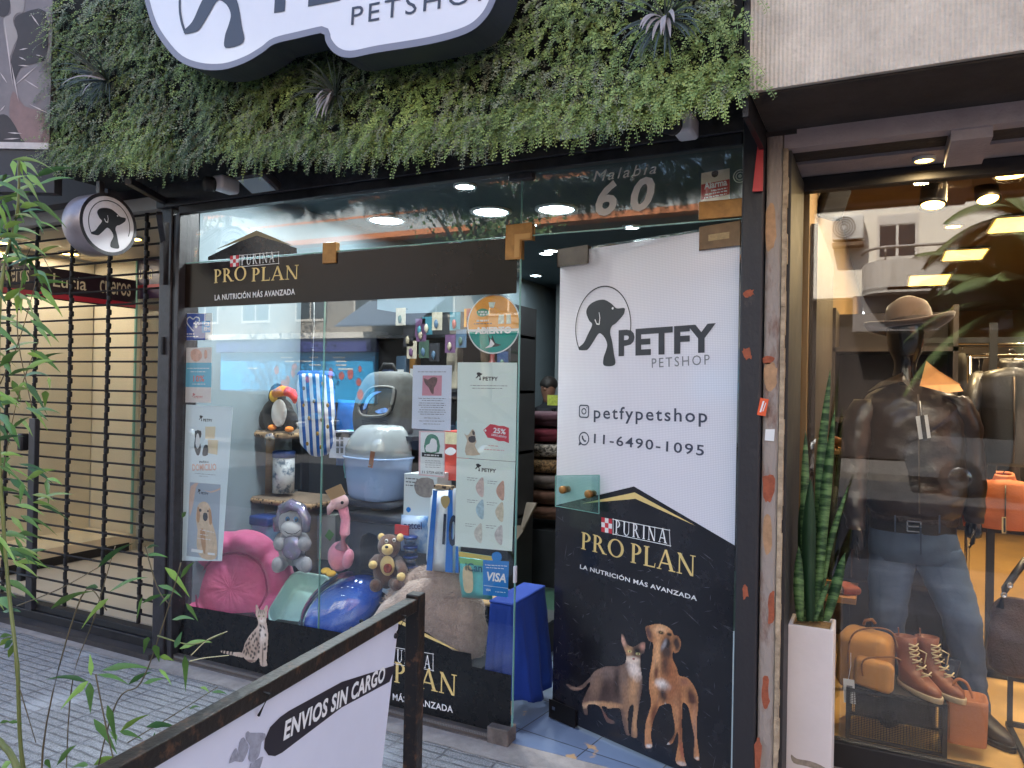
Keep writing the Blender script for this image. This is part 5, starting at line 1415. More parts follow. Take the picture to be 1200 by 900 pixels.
DKCL=[mat('dark cloth',(26,22,21),.8,nz=(5,.3)),mat('brown cloth',(52,36,29),.75,nz=(5,.3)),mat('navy cloth',(26,30,40),.8,nz=(5,.3)),mat('rust cloth',(150,72,44),.75,nz=(5,.2))]
garment(1186,428,96,140,1.55,BLEATH,'black leather jacket with round studs hanging at the right edge')
garment(1176,560,80,70,1.75,mat('terracotta suede',(196,112,72),.7,nz=(5,.15),bump=(90,.2)),'terracotta suede jacket hanging below the black leather jacket','suede_jacket')
tt=thing('price_tag','cream price tag hanging on the terracotta suede jacket','price tag',P(1177,625,1.45))
MB().prism([P(x,y,1.48)for x,y in((1174,606),(1179,606),(1179,625),(1174,625))],(0,.003,0)).build('card',mat('cream card',(214,190,140),.6),tt)
MB().prism([P(x,y,1.475)for x,y in((1176,607),(1178.5,607),(1178.5,624),(1176,624))],(0,.002,0)).build('stripe',PRINTK,tt)
rk=thing('garment_stand','black steel garment stand carrying the leather jackets at the right','stand',P(1160,700,1.7))
gx=P(1161,600,1.75).x
b=MB();b.span((gx-.018,1.73,ZF),(gx+.018,1.77,1.95));b.build('post',BLKM,rk)
b=MB();b.bar((gx-.5,1.75,1.86),(gx+1.2,1.75,1.86),.03);b.build('rail',BLKM,rk)
b=MB();b.bar((gx-.45,1.75,ZF+.02),(gx+1.2,1.75,ZF+.02),.04);b.build('foot',BLKM,rk)
fbg=thing('fur_bag','dark brown hide bag with chrome rings hung at the right edge','bag',P(1190,790,1.0))
b=MB();bodyloft(b,[(1190,792,16,.5),(1189,786,26,.5),(1187,765,29,.45),(1186,735,25,.4),(1184,712,20,.3),(1186,700,12,.25)],1.0,32,.008,16,5);b.build('body',mat('dark brown hide',(60,38,28),.55,nz=(9,.4),bump=(120,.5)),fbg)
b=MB();b.tube([P(1172,712,.98),P(1178,690,.98),P(1190,672,.99),P(1203,655,1.0)],.016,10);b.build('handle',BLEATH,fbg)
b=MB()
for x,y in((1176,697),(1183,686)):b.lathe([(.012,0),(.014,.004),(.010,.008),(.008,.004)],P(x,y,.96),V((.3,-1,0)),16)
b.build('ring',CHROME,fbg)
st_=thing('bag_stand','thin black wire stand holding the hide bag at the right edge','stand',P(1187,890,1.0))
b=MB();q0_=P(1184,792,1.02);b.bar(q0_,(q0_.x,q0_.y,ZF+.02),.02);b.build('post',BLKM,st_)
b=MB();b.bar((q0_.x,q0_.y+.05,ZF+.015),(q0_.x+.02,q0_.y-.4,ZF+.015),.02);b.bar((q0_.x,q0_.y,ZF+.035),(q0_.x+.6,q0_.y,ZF+.035),.02);b.build('foot',BLKM,st_)
# ------------------------------------------------------------ back of the leather shop
def shelf_unit(x0,x1,y0,y1,zs_,zt_,label,m,nm='shelf_unit',sides=True):
    t=thing(nm,label,'shelving',((x0+x1)/2,(y0+y1)/2,ZF))
    for z in zs_:MB().span((x0,y0,z),(x1,y1,z+.025)).build('shelf',m,t)
    if sides:
        for x in(x0,x1-.025):MB().span((x,y0,ZF),(x+.025,y1,zt_)).build('side_panel',m,t)
    MB().span((x0,y1,ZF),(x1,y1+.012,zt_)).build('back_panel',m,t)
    return t
DKW=mat('dark wood',(46,36,30),.5,nz=(4,.3))
shelf_unit(-.28,.35,1.7,2.1,(.5,.95,1.4,1.8),2.05,'dark shelving behind the snake plant in the leather shop',DKW)
PWD=mat('honey wood',(196,140,82),.5,nz=(4,.2),stretch=(1,8,8))
ws=thing('wood_shelf','honey wood shelf board beside the snake plant','shelf',P(965,530,1.1))
s0=P(934,531,1.0);s1=P(992,533,1.0)
MB().span((s0.x-.05,1.0,s1.z),(s1.x,1.3,s1.z+.025)).build('board',PWD,ws)
MB().bar((s1.x-.05,1.28,s1.z-.15),(s1.x-.05,1.05,s1.z-.002),.012).build('bracket',BLKM,ws)
grp_b='folded brown leather wallets on the wood shelf'
for i in range(4):
    x=s0.x+.02+i*.055;MBt=MB();MBt.rbox((x,1.07,s1.z+.027+.02+.007*(i%2)),(.075,.10,.035+.01*(i%2)),.012,rotm(4*i,12,20*i));o=MBt.build('leather_wallet',mat('brown wallet leather',(134,84,50),.5,nz=(9,.25)),label='brown leather wallet in the row on the wood shelf beside the snake plant',cat='wallet',group=grp_b)
ls=thing('low_table','low honey wood table with black steel legs left of the backpack','table',P(985,760,1.2))
l0=P(962,702,1.15);l1=P(1003,702,1.15)
MB().span((l0.x-.15,1.15,l1.z-.03),(l1.x,1.5,l1.z)).build('top',PWD,ls)
for x in(l0.x-.1,l1.x-.055):MB().span((x,1.17,ZF),(x+.025,1.195,l1.z-.031)).build('leg',BLKM,ls)
for i,(dx,m_)in enumerate(((.03,DKCL[3]),(.10,DKCL[1]),(.16,DKCL[3]))):
    MB().rbox((l0.x-.05+dx,1.22+.02*i,l1.z+.022),(.10,.14,.042),.018,rotm(0,0,15*i)).build('leather_purse',m_,label=('rust purse at the left on the low wood table','brown purse between two rust purses on the low wood table','rust purse at the right end of the low wood table')[i],cat='purse')
garment(1000,560,46,130,1.45,DKCL[0],'long dark coat hanging behind the mannequin left arm','hanging_coat','coat')
b=MB()
rl=thing('clothes_rail','long steel clothes rail at the back of the leather shop','clothes rail',P(1150,640,3.2))
ra=P(1108,396,3.2);rb_=P(1200,386,3.0)
MB().tube([(.2,3.2,1.92),(3.6,3.2,1.92)],.014).build('bar',CHROME,rl)
for x in(.2,3.6):MB().tube([(x,3.2,ZF),(x,3.2,1.92)],.016).build('post',CHROME,rl)
r6=random.Random(21)
cols=[0,0,1,0,2,0,1,3,0,2,0,0,1,0,0,2,1,0]
def rail_garment(x,y,zt_,w_,h_,m,lab,grp):
    t=thing('hanging_garment',lab,'garment',(x,y,zt_-h_),grp)
    b=MB();b.loft([[V((x+px_*d_,y+py_*ww,zt_-dz))+V((0,0,.0))for px_,py_ in[(math.cos(2*math.pi*k/20),math.sin(2*math.pi*k/20))for k in range(20)]]for dz,ww,d_ in((0,.06,.02),(.04,.16,.03),(.10,.21,.04),(.5*h_,.22,.05),(h_,.21,.05))]);b.build('cloth',m,t)
    b=MB();b.tube([(x,y,zt_),(x,y,zt_+.05),(x,y+.02,zt_+.07)],.003,6);b.build('hook',CHROME,t)
for i,cidx in enumerate(cols):
    rail_garment(.3+i*.18+r6.uniform(-.02,.02),3.2,1.86,.2,r6.uniform(.75,1.0),DKCL[cidx],'garment in the packed dark row on the steel rail at the back','garments on the steel rail at the back')
r2l=thing('clothes_rail','steel clothes rail of dark jackets between the mannequin and the right edge','clothes rail',(1.2,2.35,ZF))
MB().tube([(.45,2.35,1.80),(2.6,2.35,1.80)],.013).build('bar',CHROME,r2l)
for x in(.46,2.59):MB().tube([(x,2.35,ZF),(x,2.35,1.80)],.015).build('post',CHROME,r2l)
for i in range(13):rail_garment(.52+i*.155+r6.uniform(-.02,.02),2.35,1.74+r6.uniform(-.03,.02),.2,r6.uniform(.7,.95),DKCL[(0,1,0,2,0,3,0,0,1,0,2,0,0)[i]],'dark garment on the steel rail between the mannequin and the right edge','garments on the nearer steel rail')
shelf_unit(.5,5.9,6.2,6.7,(.6,1.1,1.6,2.0),2.1,'long dark shelving along the back of the leather shop',DKW)
BAGM=[DKW,DKCL[1],BLEATH,mat('ochre bag leather',(176,122,60),.5),DKCL[3]]
for i in range(26):
    x=.7+(i%13)*.4;z=(1.125,1.625)[i//13]
    MB().rbox((x,6.4,z+.14),(r6.uniform(.2,.32),.18,.27),.05,None,3).build('display_bag',BAGM[r6.randint(0,4)],label='leather bag on the long dark shelving at the back of the leather shop',cat='bag',group='bags on the back shelving')
MB().span((-.298,.56,.09),(-.27,1.68,2.3)).build('added_wall_panel',DKW,bd)  # dark panel added to cover the overly bright wall beside the frame
MB().span((-.298,2.3,.09),(-.27,4.2,2.0)).build('wall_mirror',mat('dark mirror',(60,60,62),.08,.9),label='tall dark mirror on the left wall of the leather shop',cat='mirror')
# ------------------------------------------------------------ pet shop: display platform, shelving
def kpx(Y,px=400,py=600):return(P(px,py,Y)-P(px+1,py,Y)).length*math.cos(R(30))
DKSH=mat('dark shelf board',(34,36,40),.55,nz=(6,.25));CARPET=mat('taupe carpet',(128,110,92),.95,nz=(60,.25),bump=(160,.6))
ROPE=mat('beige sisal',(170,150,122),.9,nz=(20,.15),bump=(120,.8),stretch=(1,1,9))
def leo_mat():
    m=bpy.data.materials.new('leopard trim');m.use_nodes=True
    n=m.node_tree;N=n.nodes;L=n.links;b=N['Principled BSDF'];tc=N.new('ShaderNodeTexCoord')
    v=N.new('ShaderNodeTexVoronoi');v.inputs['Scale'].default_value=42;L.new(tc.outputs['Object'],v.inputs['Vector'])
    r=N.new('ShaderNodeValToRGB');r.color_ramp.elements[0].position=.3;r.color_ramp.elements[1].position=.42;r.color_ramp.elements[0].color=(*lin((52,38,28)),1);r.color_ramp.elements[1].color=(*lin((172,142,106)),1)
    L.new(v.outputs['Distance'],r.inputs[0]);L.new(r.outputs[0],b.inputs['Base Color']);b.inputs['Roughness'].default_value=.95
    return m
LEO=leo_mat()
pfm=thing('display_platform','low black platform behind the shop window carrying the pet goods','platform',(-2.6,.6,.02))
b=MB();b.span((-3.46,.10,.02),(-1.72,1.25,.20));b.build('plinth',BLKM,pfm,bevel=.004)
b=MB();b.span((-3.47,.09,.2005),(-1.71,1.26,.215));b.build('top',DKSH,pfm)
ZP=.216
rk=thing('rear_shelving','tall dark shelving full of pet goods behind the window display','shelving',(-2.6,1.9,.02))
RX0,RX1,RY=-3.56,P(598,450,1.75).x,1.75
MB().span((RX0,RY+.40,.02),(RX1,RY+.42,2.15)).build('back_panel',DKSH,rk)
for z in(.62,1.08,1.52,1.92):MB().span((RX0,RY,z),(RX1,RY+.399,z+.022)).build('shelf',DKSH,rk)
for x in(RX0,RX1-.022):MB().span((x,RY,.02),(x+.022,RY+.399,2.15)).build('side_panel',DKSH,rk)
r7=random.Random(31)
PCOL=[(70,96,120),(130,60,58),(60,84,72),(150,140,120),(40,60,96),(96,66,100),(176,168,150),(40,40,46),(170,120,50),(52,112,128)]
PM=[mat('pack %s'%n_,c_,.4,nz=(9,.3))for n_,c_ in zip(('steel blue','brick red','moss green','sand','navy','plum','cream','charcoal','mustard','teal'),PCOL)]
def goods(x0,x1,y,z,hmax,seed,grp,lab):
    rr=random.Random(seed);x=x0
    while x<x1-.08:
        w_=rr.uniform(.06,.15);h_=rr.uniform(.4,.95)*hmax;m_=rr.choice(PM);t_=rr.random()
        if x+w_>x1:break
        b=MB();cx=x+w_/2
        if t_<.45:b.rbox((cx,y,z+h_/2),(w_*.92,w_*.8,h_),.012,rotm(0,0,rr.uniform(-8,8)),3)
        elif t_<.7:b.lathe([(w_*.42,0),(w_*.42,h_*.7),(w_*.2,h_*.82),(w_*.2,h_)],(cx,y,z),seg=14)
        else:b.loft([hring((cx,y,z+h_*t),w_*.46*a,w_*.3*a2,16,0,None,.004,20)for t,a,a2 in((0,.9,1),(.1,1,1.1),(.6,1,1),(.9,1,.4),(1,1,.08))])
        o=b.build('product_pack',m_,label=lab,cat='pack',group=grp)
        if rr.random()<.6:
            MB().box((cx,y-w_*.42-.001,z+h_*.45),(w_*.5,.002,h_*.25)).build('label',WHITE,o)
        x+=w_+rr.uniform(.005,.03)
for i,(z,hm)in enumerate(((.643,.36),(1.103,.36),(1.543,.34))):
    goods(RX0+.04,RX1-.03,RY+.12,z,hm,40+i,'packs on the dark shelving behind the window','pet goods pack on the tall dark shelving behind the window display')
MB().span((-3.598,1.02,.02),(-3.50,1.748,2.45)).build('added_dark_panel',DKSH,rk)  # dark panel added over the bright side wall so reflections show
for i in range(16):
    p=P(r7.uniform(468,592),r7.uniform(366,425),1.66)
    if p.x>RX1:continue
    t=thing('hanging_toy','small toy hanging in a packet high on the dark shelving','toy',p,'toys hanging in packets on the dark shelving')
    MB().box(p+V((0,0,.01)),(.085,.005,.13)).build('card',r7.choice(PM),t)
    MB().ball(p-V((0,.012,.01)),(.016,.010,.030),None,12,8,.3).build('toy',r7.choice(PM),t)
    MB().tube([p+V((0,0,.07)),p+V((0,.09,.075))],.002,5).build('hook',CHROME,t)
# ------------------------------------------------------------ papers stuck to the inside of the glass
PI_=Plane((0,.0075,0),(1,0,0))
def paper(name,label,cat,corners,m,off=-.004,wob=.006,group=None):
    """a thin sheet behind the glass; its surface is on a plane set back a little"""
    p=P(*corners[0],.0085)
    t=thing(name,label,cat,(sum(P(x,y,.0085).x for x,y in corners)/4,.0085,min(P(x,y,.0085).z for x,y in corners)),group)
    b=MB();b.prism([PI_.hit(x,y,off)for x,y in corners],(0,.0008,0));b.build('sheet',m,t)
    return t
def dashes(parent,pl,rows,m,off,h=.0022,seed=1):
    """lines of small print: (x0, x1, y) in photograph pixels"""
    b=MB();rr=random.Random(seed)
    for x0,x1,y0,y1 in rows:
        x=x0
        while x<x1:
            w_=rr.uniform(1.2,4.5)
            e=min(x1,x+w_)
            ya=y0+(y1-y0)*(x-x0)/max(1,x1-x0)
            a=pl.uv(pl.hit(x,ya));c=pl.uv(pl.hit(e,ya))
            b.flat([rect(a[0],a[1],c[0],a[1]+h)],pl,off);x=e+.9
    return b.build('small_print',m,parent)
ON=-.0032
GREYI=mat('soft grey ink',(96,98,104),.6)
def petlogo(parent,pl,cx,cy,s,off,m=PRINTK,word=True,du=(1,0)):
    b=MB();c=pl.uv(pl.hit(cx,cy));put_emblem(b,pl,c,s*.012,s*.0125,False,off)
    b.build('emblem',m,parent)
    if word:
        b=MB();put_text(b,pl,'PETFY',(c[0]+s*.011,c[1]-s*.0125),s*.044,s*.0095,off=off,bold=.03);b.build('lettering',m,parent)
PAPER=mat('poster paper',(222,234,238),.5,nz=(3,.03))
t=paper('poster','tall white poster with boxes and a spaniel photo at the left window edge','poster',[(212,657),(260,657.5),(273,477),(218,474)],PAPER)
petlogo(t,PI_,235,489.5,1.6,ON)
ink(t,'printed_box',mat('printed cardboard',(224,206,172),.6,nz=(12,.06)),PI_,[[(240,500),(252,500),(251,514),(240,514)],[(243,515),(255,516),(254,533),(243,531)]],ON,1,False)
ink(t,'printed_dog',mat('printed grey fur',(74,72,74),.6,nz=(60,.3)),PI_,[[(228,505),(235,505),(235,512),(233,515),(235,524),(233,533),(230,533),(227,524),(228,514)],[(239,522),(243,522),(243,533),(237,534),(237,528)]],ON+.0002,2)
ink(t,'printed_bib',PRINTW,PI_,[[(230,509),(232.5,509),(234,520),(231,526),(228.5,520)]],ON+.0005,2)
b=MB();text_px(b,PI_,'ENV\u00cdOS A',(233,542.5),(244,542.5),539.6,off=ON,bold=.02);b.build('lettering',PRINTK,t)
b=MB();text_px(b,PI_,'DOMICILIO',(225,551.5),(253,551),544,off=ON,bold=.02);b.build('lettering',mat('peach ink',(232,178,156),.6),t)
dashes(t,PI_,[(228,252,555,557),(233,243,558,558.6)],GREYI,ON,.002)
ink(t,'photo',mat('photo pale blue wall',(168,178,190),.5,nz=(4,.08)),PI_,[[(222,565),(258,568),(254.5,656),(218,651.5)]],ON,1,False)
ink(t,'photo_arm',mat('photo skin',(214,180,160),.5,nz=(14,.1)),PI_,[[(223,570),(232,566),(229,572),(226,590),(222,606),(221,590)],[(238,574),(247,576),(257,572),(257,574),(247,577.5)]],ON+.0002,2)
DOGC=mat('photo cream fur',(214,186,154),.55,nz=(26,.2));
ink(t,'photo_dog',DOGC,PI_,[[(231,593),(237,588),(243,590),(247,598),(248,612),(252,625),(254,640),(252,655),(236,654),(230,640),(231,622),(229,608)]],ON+.0004,3)
ink(t,'photo_dog_ear',mat('photo tan fur',(190,140,96),.55,nz=(26,.2)),PI_,[[(231,594),(234,598),(233,612),(230,610)],[(244,596),(247,600),(248,613),(245,614)],[(234,620),(240,624),(240,650),(236,640)]],ON+.0006,2)
ink(t,'photo_dog_face',mat('photo dark nose',(48,42,42),.5),PI_,[[(238,601.5),(242,601.5),(243,607),(240.5,611),(237.5,608)],[(233,596.5),(235.5,596.5),(235.5,599.5),(233,599.5)],[(242.4,598),(244,598),(244,600),(242.4,600)]],ON+.0008,2)
petlogo(t,PI_,233,575.5,1.3,ON+.0003)
b=MB();b.flat([loop_px(PI_,[(224,643),(237.5,645),(237,648.5),(223.5,646.5)],1,False)],PI_,ON+.0009);b.flat([loop_px(PI_,[(243,647.5),(251.5,648.5),(251.5,651),(243,650)],1,False)],PI_,ON+.0009);b.build('printed_tab',PRINTW,t)
dashes(t,PI_,[(234,250,621,624.5),(234,243,626.5,628),(231,246,631,633)],PRINTW,ON+.0009,.003)
t=paper('heart_sticker','blue and white square sticker with a white heart and paw','sticker',[(217,399),(248.5,398.5),(249,367),(217,367)],WHITE)
ink(t,'blue_field',mat('royal blue',(40,78,168),.5),PI_,[[(217.5,398.6),(240,398.5),(240.5,367.5),(217.5,367.6)]],ON,1,False)
ink(t,'light_field',mat('sky blue',(40,142,212),.5),PI_,[[(236,390),(246,389.5),(246,376),(236,376)]],ON+.0003,1,False)
b=MB()
hp_=[(226,388),(219,379),(219,374),(222,371.5),(226,374),(229,371.5),(233,373),(233,377)]
hv=[PI_.uv(PI_.hit(*p_))for p_ in hp_];hv=[(p_.x,p_.y)for p_ in smooth_loop([V((*p_,0))for p_ in hv],4,False)]
for a,c in zip(hv,hv[1:]):
    d_=V((c[0]-a[0],c[1]-a[1])).normalized()*.0035;b.flat([[(a[0]-d_.y,a[1]+d_.x),(a[0]+d_.y,a[1]-d_.x),(c[0]+d_.y,c[1]-d_.x),(c[0]-d_.y,c[1]+d_.x)]],PI_,ON+.0004)
for x,y,s in((229.5,382,.012),(227,378.5,.005),(229,377,.005),(231.5,378,.005),(232.6,380.8,.004)):
    c=PI_.uv(PI_.hit(x,y));b.flat([ellipse(c[0],c[1],s*.9,s,12)],PI_,ON+.0006)
b.build('heart_and_paw',PRINTW,t)
b=MB()
for i,(y,s_)in enumerate(((381.5,'C2'),(387,'EH'))):text_px(b,PI_,s_,(238.5,y),(245,y),y-4,off=ON+.0006,bold=.03)
b.build('lettering',PRINTW,t)
dashes(t,PI_,[(218.5,227,392,392),(218.5,232,395,395)],PRINTW,ON+.0006,.006)
t=paper('discount_flyer','small white and sky blue flyer announcing 10% below the heart sticker','flyer',[(216,471.5),(247,472),(248,407),(217,407.5)],mat('flyer paper',(226,216,212),.55))
ink(t,'blue_field',mat('soft cyan',(112,186,212),.55),PI_,[[(216,453.5),(247,454),(247.5,425),(216.5,425)]],ON,1,False)
ink(t,'photo',mat('photo peach',(224,176,156),.55,nz=(30,.2)),PI_,[[(223,412),(229,408.5),(235,412),(236,419),(230,424),(224,421)],[(239,411),(242,411),(242,419),(239,420)]],ON,2)
b=MB();text_px(b,PI_,'10%',(226,447),(239,447),440,off=ON+.0004,bold=.02);b.build('lettering',mat('coral ink',(220,120,112),.5),t)
dashes(t,PI_,[(219,245,432,432),(223,241,436,436),(225,240,450.5,450.5)],PRINTW,ON+.0004,.004)
petlogo(t,PI_,226.5,463,1.3,ON,mat('rose ink',(206,120,124),.5))
OC=P(577,380,.0085);rr_=abs(P(547,380,.0085).x-P(608,380,.0085).x)/2
t=thing('open_sign','round orange and green open sign under the dark vinyl band','sign',OC-V((0,0,rr_)))
ou,ov=PI_.uv(PI_.hit(577.5,379.5));rb=rr_*1.02
MB().prism([PI_.at(*p_,-.005)for p_ in ellipse(ou,ov,rb,rb,48)],(0,.0008,0)).build('disc',WHITE,t)
top=[p_ for p_ in ellipse(ou,ov,rb*.955,rb*.955,72)if p_[1]>ov-rb*.18]
top.sort(key=lambda p_:-math.atan2(p_[1]-ov+rb*.18,p_[0]-ou));bot=[p_ for p_ in ellipse(ou,ov,rb*.955,rb*.955,72)if p_[1]<=ov-rb*.18];bot.sort(key=lambda p_:math.atan2(p_[1]-ov+rb*.18,p_[0]-ou))
b=MB();b.flat([top[::-1]],PI_,-.0044);b.build('orange_field',mat('orange print',(236,160,62),.5,nz=(8,.12)),t)
b=MB();b.flat([bot],PI_,-.0044);b.build('green_field',mat('green print',(28,152,140),.5),t)
b=MB();text_px(b,PI_,'ABIERTO',(556,391),(599,390),383.5,off=-.0040,bold=.05);b.build('lettering',PRINTW,t)
b=MB();b.flat([loop_px(PI_,[(558,365),(564,361.5),(571,363),(572.5,368),(566,371),(560,370)],3)],PI_,-.0042);b.build('badge',mat('badge green',(86,160,130),.5),t)
dashes(t,PI_,[(560,570,366.5,366.5),(562,571,369.5,369.5),(558,572,377,376.5)],PRINTW,-.0038,.008)
dashes(t,PI_,[(555,576,380,379.5)],GREYI,-.0038,.004)
ink(t,'printed_packs',mat('pale pack print',(206,214,200),.5,nz=(50,.35)),PI_,[[(584,369),(590,368.5),(590,379),(583,379.5)],[(593,368.5),(598,368),(598.5,379),(593,379.5)],[(572,354),(580,354),(578,361),(573,360)]],-.0041,1,False)
ink(t,'printed_dog',mat('printed black dog',(40,44,48),.5),PI_,[[(571.5,392),(574,397),(576,396),(576,392),(578.5,398),(580,402),(587,404),(582,406),(574,407),(573,402)]],-.0041,1,False)
ink(t,'printed_dog_bib',PRINTW,PI_,[[(574.5,397),(577,400),(579,403),(576,406.5),(568,408),(573,404)]],-.0038,1,False)
t=paper('notice','pale lilac notice sheet with a pink photo of a dog','notice',[(482.5,502),(528,505),(529.5,428),(484,428)],mat('lilac paper',(216,222,238),.55))
ink(t,'photo',mat('photo pink',(206,142,158),.55,nz=(12,.1)),PI_,[[(494,463.5),(517,463.8),(517.5,440),(495,440)]],ON,1,False)
ink(t,'photo_dog',mat('photo brindle',(112,84,84),.55,nz=(50,.4)),PI_,[[(496,443),(501,445),(506,442),(512,443),(511,450),(508,455),(508,461),(505,461),(502,454),(498,450)]],ON+.0003,2)
dashes(t,PI_,[(489,523,436,436)]+[(490+a_,522-a_,y_,y_+.4)for y_,a_ in((467,0),(469.5,4),(472.5,1),(475,0),(477.5,3),(480.5,1),(483,0),(485.5,2),(490,7),(493.5,1),(497,6))],GREYI,ON,.0024,5)
t=paper('notice','small white notice with red rim below the lilac sheet','notice',[(490.5,557),(521,559.5),(521.8,505.5),(491,505)],mat('rose paper',(226,190,192),.55))
ink(t,'white_field',WHITE,PI_,[[(492,555.5),(519.5,558),(520.3,507),(492.5,506.5)]],ON,1,False)
ink(t,'photo',mat('photo green',(84,136,112),.55,nz=(30,.3)),PI_,[[(497.5,530),(498,515),(503,509),(510,510),(514,516),(514,530)]],ON+.0003,2)
ink(t,'photo_pet',PRINTW,PI_,[[(499,522),(503,520),(505,514),(511,516),(511,529),(499,529)]],ON+.0006,2)
b=MB();b.flat([loop_px(PI_,[(494,530),(518,532),(518,536.5),(494,535)],1,False)],PI_,ON+.0008);b.build('black_ribbon',PRINTK,t)
dashes(t,PI_,[(497,514,533.8,534.8)],PRINTW,ON+.0011,.006)
dashes(t,PI_,[(498,516,y_,y_+.5)for y_ in(540,542.5,545,547.5)],GREYI,ON+.0004,.002,3)
b=MB();text_px(b,PI_,'11 5759-6028',(494.5,554.5),(518.5,556),551.5,off=ON+.0004,bold=.01);b.build('lettering',PRINTK,t)
PAP2=mat('pale green white paper',(222,234,226),.5,nz=(3,.03))
t=paper('poster','white poster with a red discount tag and a small bulldog photo','poster',[(535,536),(604,541),(606,425),(536.5,424.5)],PAP2)
petlogo(t,PI_,561,440,1.75,ON)
dashes(t,PI_,[(551,594,452,452.5),(553,589,455.2,455.6)],GREYI,ON,.0024)
TAGR=mat('discount red',(206,56,66),.5)
ink(t,'printed_tag',TAGR,PI_,[[(566,504),(574,497),(579,497.5),(584,499),(590,499.2),(596,501.5),(596,519.5),(590,517),(584,517),(578,514),(571,513)]],ON,1,False)
b=MB();text_px(b,PI_,'25%',(577.5,507),(592,509),501,off=ON+.0003,bold=.03);text_px(b,PI_,'DESCUENTO',(575.5,510.5),(593,513.5),508.2,off=ON+.0003,bold=.02)
c=PI_.uv(PI_.hit(568.5,504.5));b.flat([ellipse(c[0],c[1],.005,n=10)],PI_,ON+.0003);b.build('lettering',PRINTW,t)
dashes(t,PI_,[(572,584,522.5,523.5),(567,591,527,528.5)],mat('faded red ink',(206,130,132),.5),ON,.003)
ink(t,'photo_dog',mat('photo fawn bulldog',(196,178,154),.55,nz=(34,.2)),PI_,[[(543.5,508),(546,510),(549,509),(553,503),(556,506),(557,514),(558,518),(556,522),(560,530),(562,533),(546,533.5),(545,524),(547,516)]],ON,2)
ink(t,'photo_dog_face',mat('photo dark mask',(74,62,58),.55),PI_,[[(549,512),(556,511),(557,517),(553,519),(549,517)],[(553,504.5),(556,506.5),(555.5,510),(553.5,509)]],ON+.0003,2)
t=paper('poster','white catalogue poster with six small pet photos below the discount poster','poster',[(533,640),(600,646),(604,541.5),(535,536.6)],PAP2)
petlogo(t,PI_,560,547,1.65,ON)
for i,(x,y,c_)in enumerate(((562,571,(206,184,176)),(586,575,(200,160,140)),(562,597,(170,196,206)),(585,600,(206,196,172)),(560,625,(206,202,190)),(584,627,(196,190,186)))):
    n_=('rosy','rusty','airy','sandy','milky','ashy')[i]
    ink(t,'photo',mat('photo '+n_,c_,.55,nz=(60,.3)),PI_,[[(x+4,y-11),(x+4,y+11),(x-2,y+8),(x-5,y),(x-2,y-7)]],ON,3)
    dashes(t,PI_,[(x-15,x-3,y-11,y-10),(x-15,x-6,y-8.5,y-7.5)],GREYI,ON,.002,i)
VBL=mat('card blue',(24,122,200),.45)
t=paper('card_sticker','blue payment card sticker low at the pane edge beside the white catalogue','sticker',[(566,697),(595,700),(596.5,658),(566,656)],VBL,-.0055)
ink(t,'mascot_tab',VBL,PI_,[[(577,657),(576,650),(579,647.5),(583,647),(587,650),(586.5,657)]],ON-.0006,2)
b=MB();text_px(b,PI_,'VISA',(570,680),(592.5,683),670,off=-.0042,bold=.03,shear=.2);text_px(b,PI_,'VISA',(569,692.5),(574.5,693),690,off=-.0042,bold=.03,shear=.2)
b.flat([loop_px(PI_,[(566.5,686),(595.2,689.5),(595.2,690),(566.5,686.5)],1,False)],PI_,-.0044);b.build('lettering',PRINTW,t)
dashes(t,PI_,[(568,594,662.5,664),(569,590,665.5,667),(580,592,694,695)],PRINTW,-.0042,.003)
ink(t,'face',PRINTW,PI_,[[(579,651),(581.5,650),(584,651.5),(583.5,655),(580,655)]],-.0042,2)
t=paper('alarm_sticker','red and cream alarm sticker at the right end of the transom','sticker',[(821,244.5),(855,238),(855,197),(822,203)],mat('cream sticker',(222,210,190),.55),-.0055)
ink(t,'red_field',mat('alarm red',(176,48,54),.5),PI_,[[(821.3,234),(854.6,227.5),(854.6,209.5),(821.6,216)]],-.0046,1,False)
b=MB();text_px(b,PI_,'Alarma',(825,221.5),(852,216.5),213.5,off=-.0043,bold=.03);b.build('lettering',PRINTW,t)
dashes(t,PI_,[(833,852,224,220.5),(826,852,228.5,223.8),(825,851,232.5,227.5)],PRINTW,-.0043,.005)
dashes(t,PI_,[(825,852,240,235)],GREYI,-.0044,.004)
ink(t,'shield',mat('brown seal',(70,54,50),.5),PI_,[[(834,201),(841,199.5),(841,205),(837.5,207.5),(834,206)]],-.0044,2)
c=PI_.uv(PI_.hit(867,206));t=thing('round_seal','small round grey seal sticker beside the alarm sticker','sticker',P(867,212,.0085))
b=MB();b.flat([ellipse(c[0],c[1],.026,n=32),ellipse(c[0],c[1],.022,n=32)],PI_,-.004);b.flat([ellipse(c[0],c[1],.017,n=28),ellipse(c[0],c[1],.013,n=28)],PI_,-.004);b.flat([ellipse(c[0],c[1],.007,n=14)],PI_,-.004);b.build('print',GREYV,t)
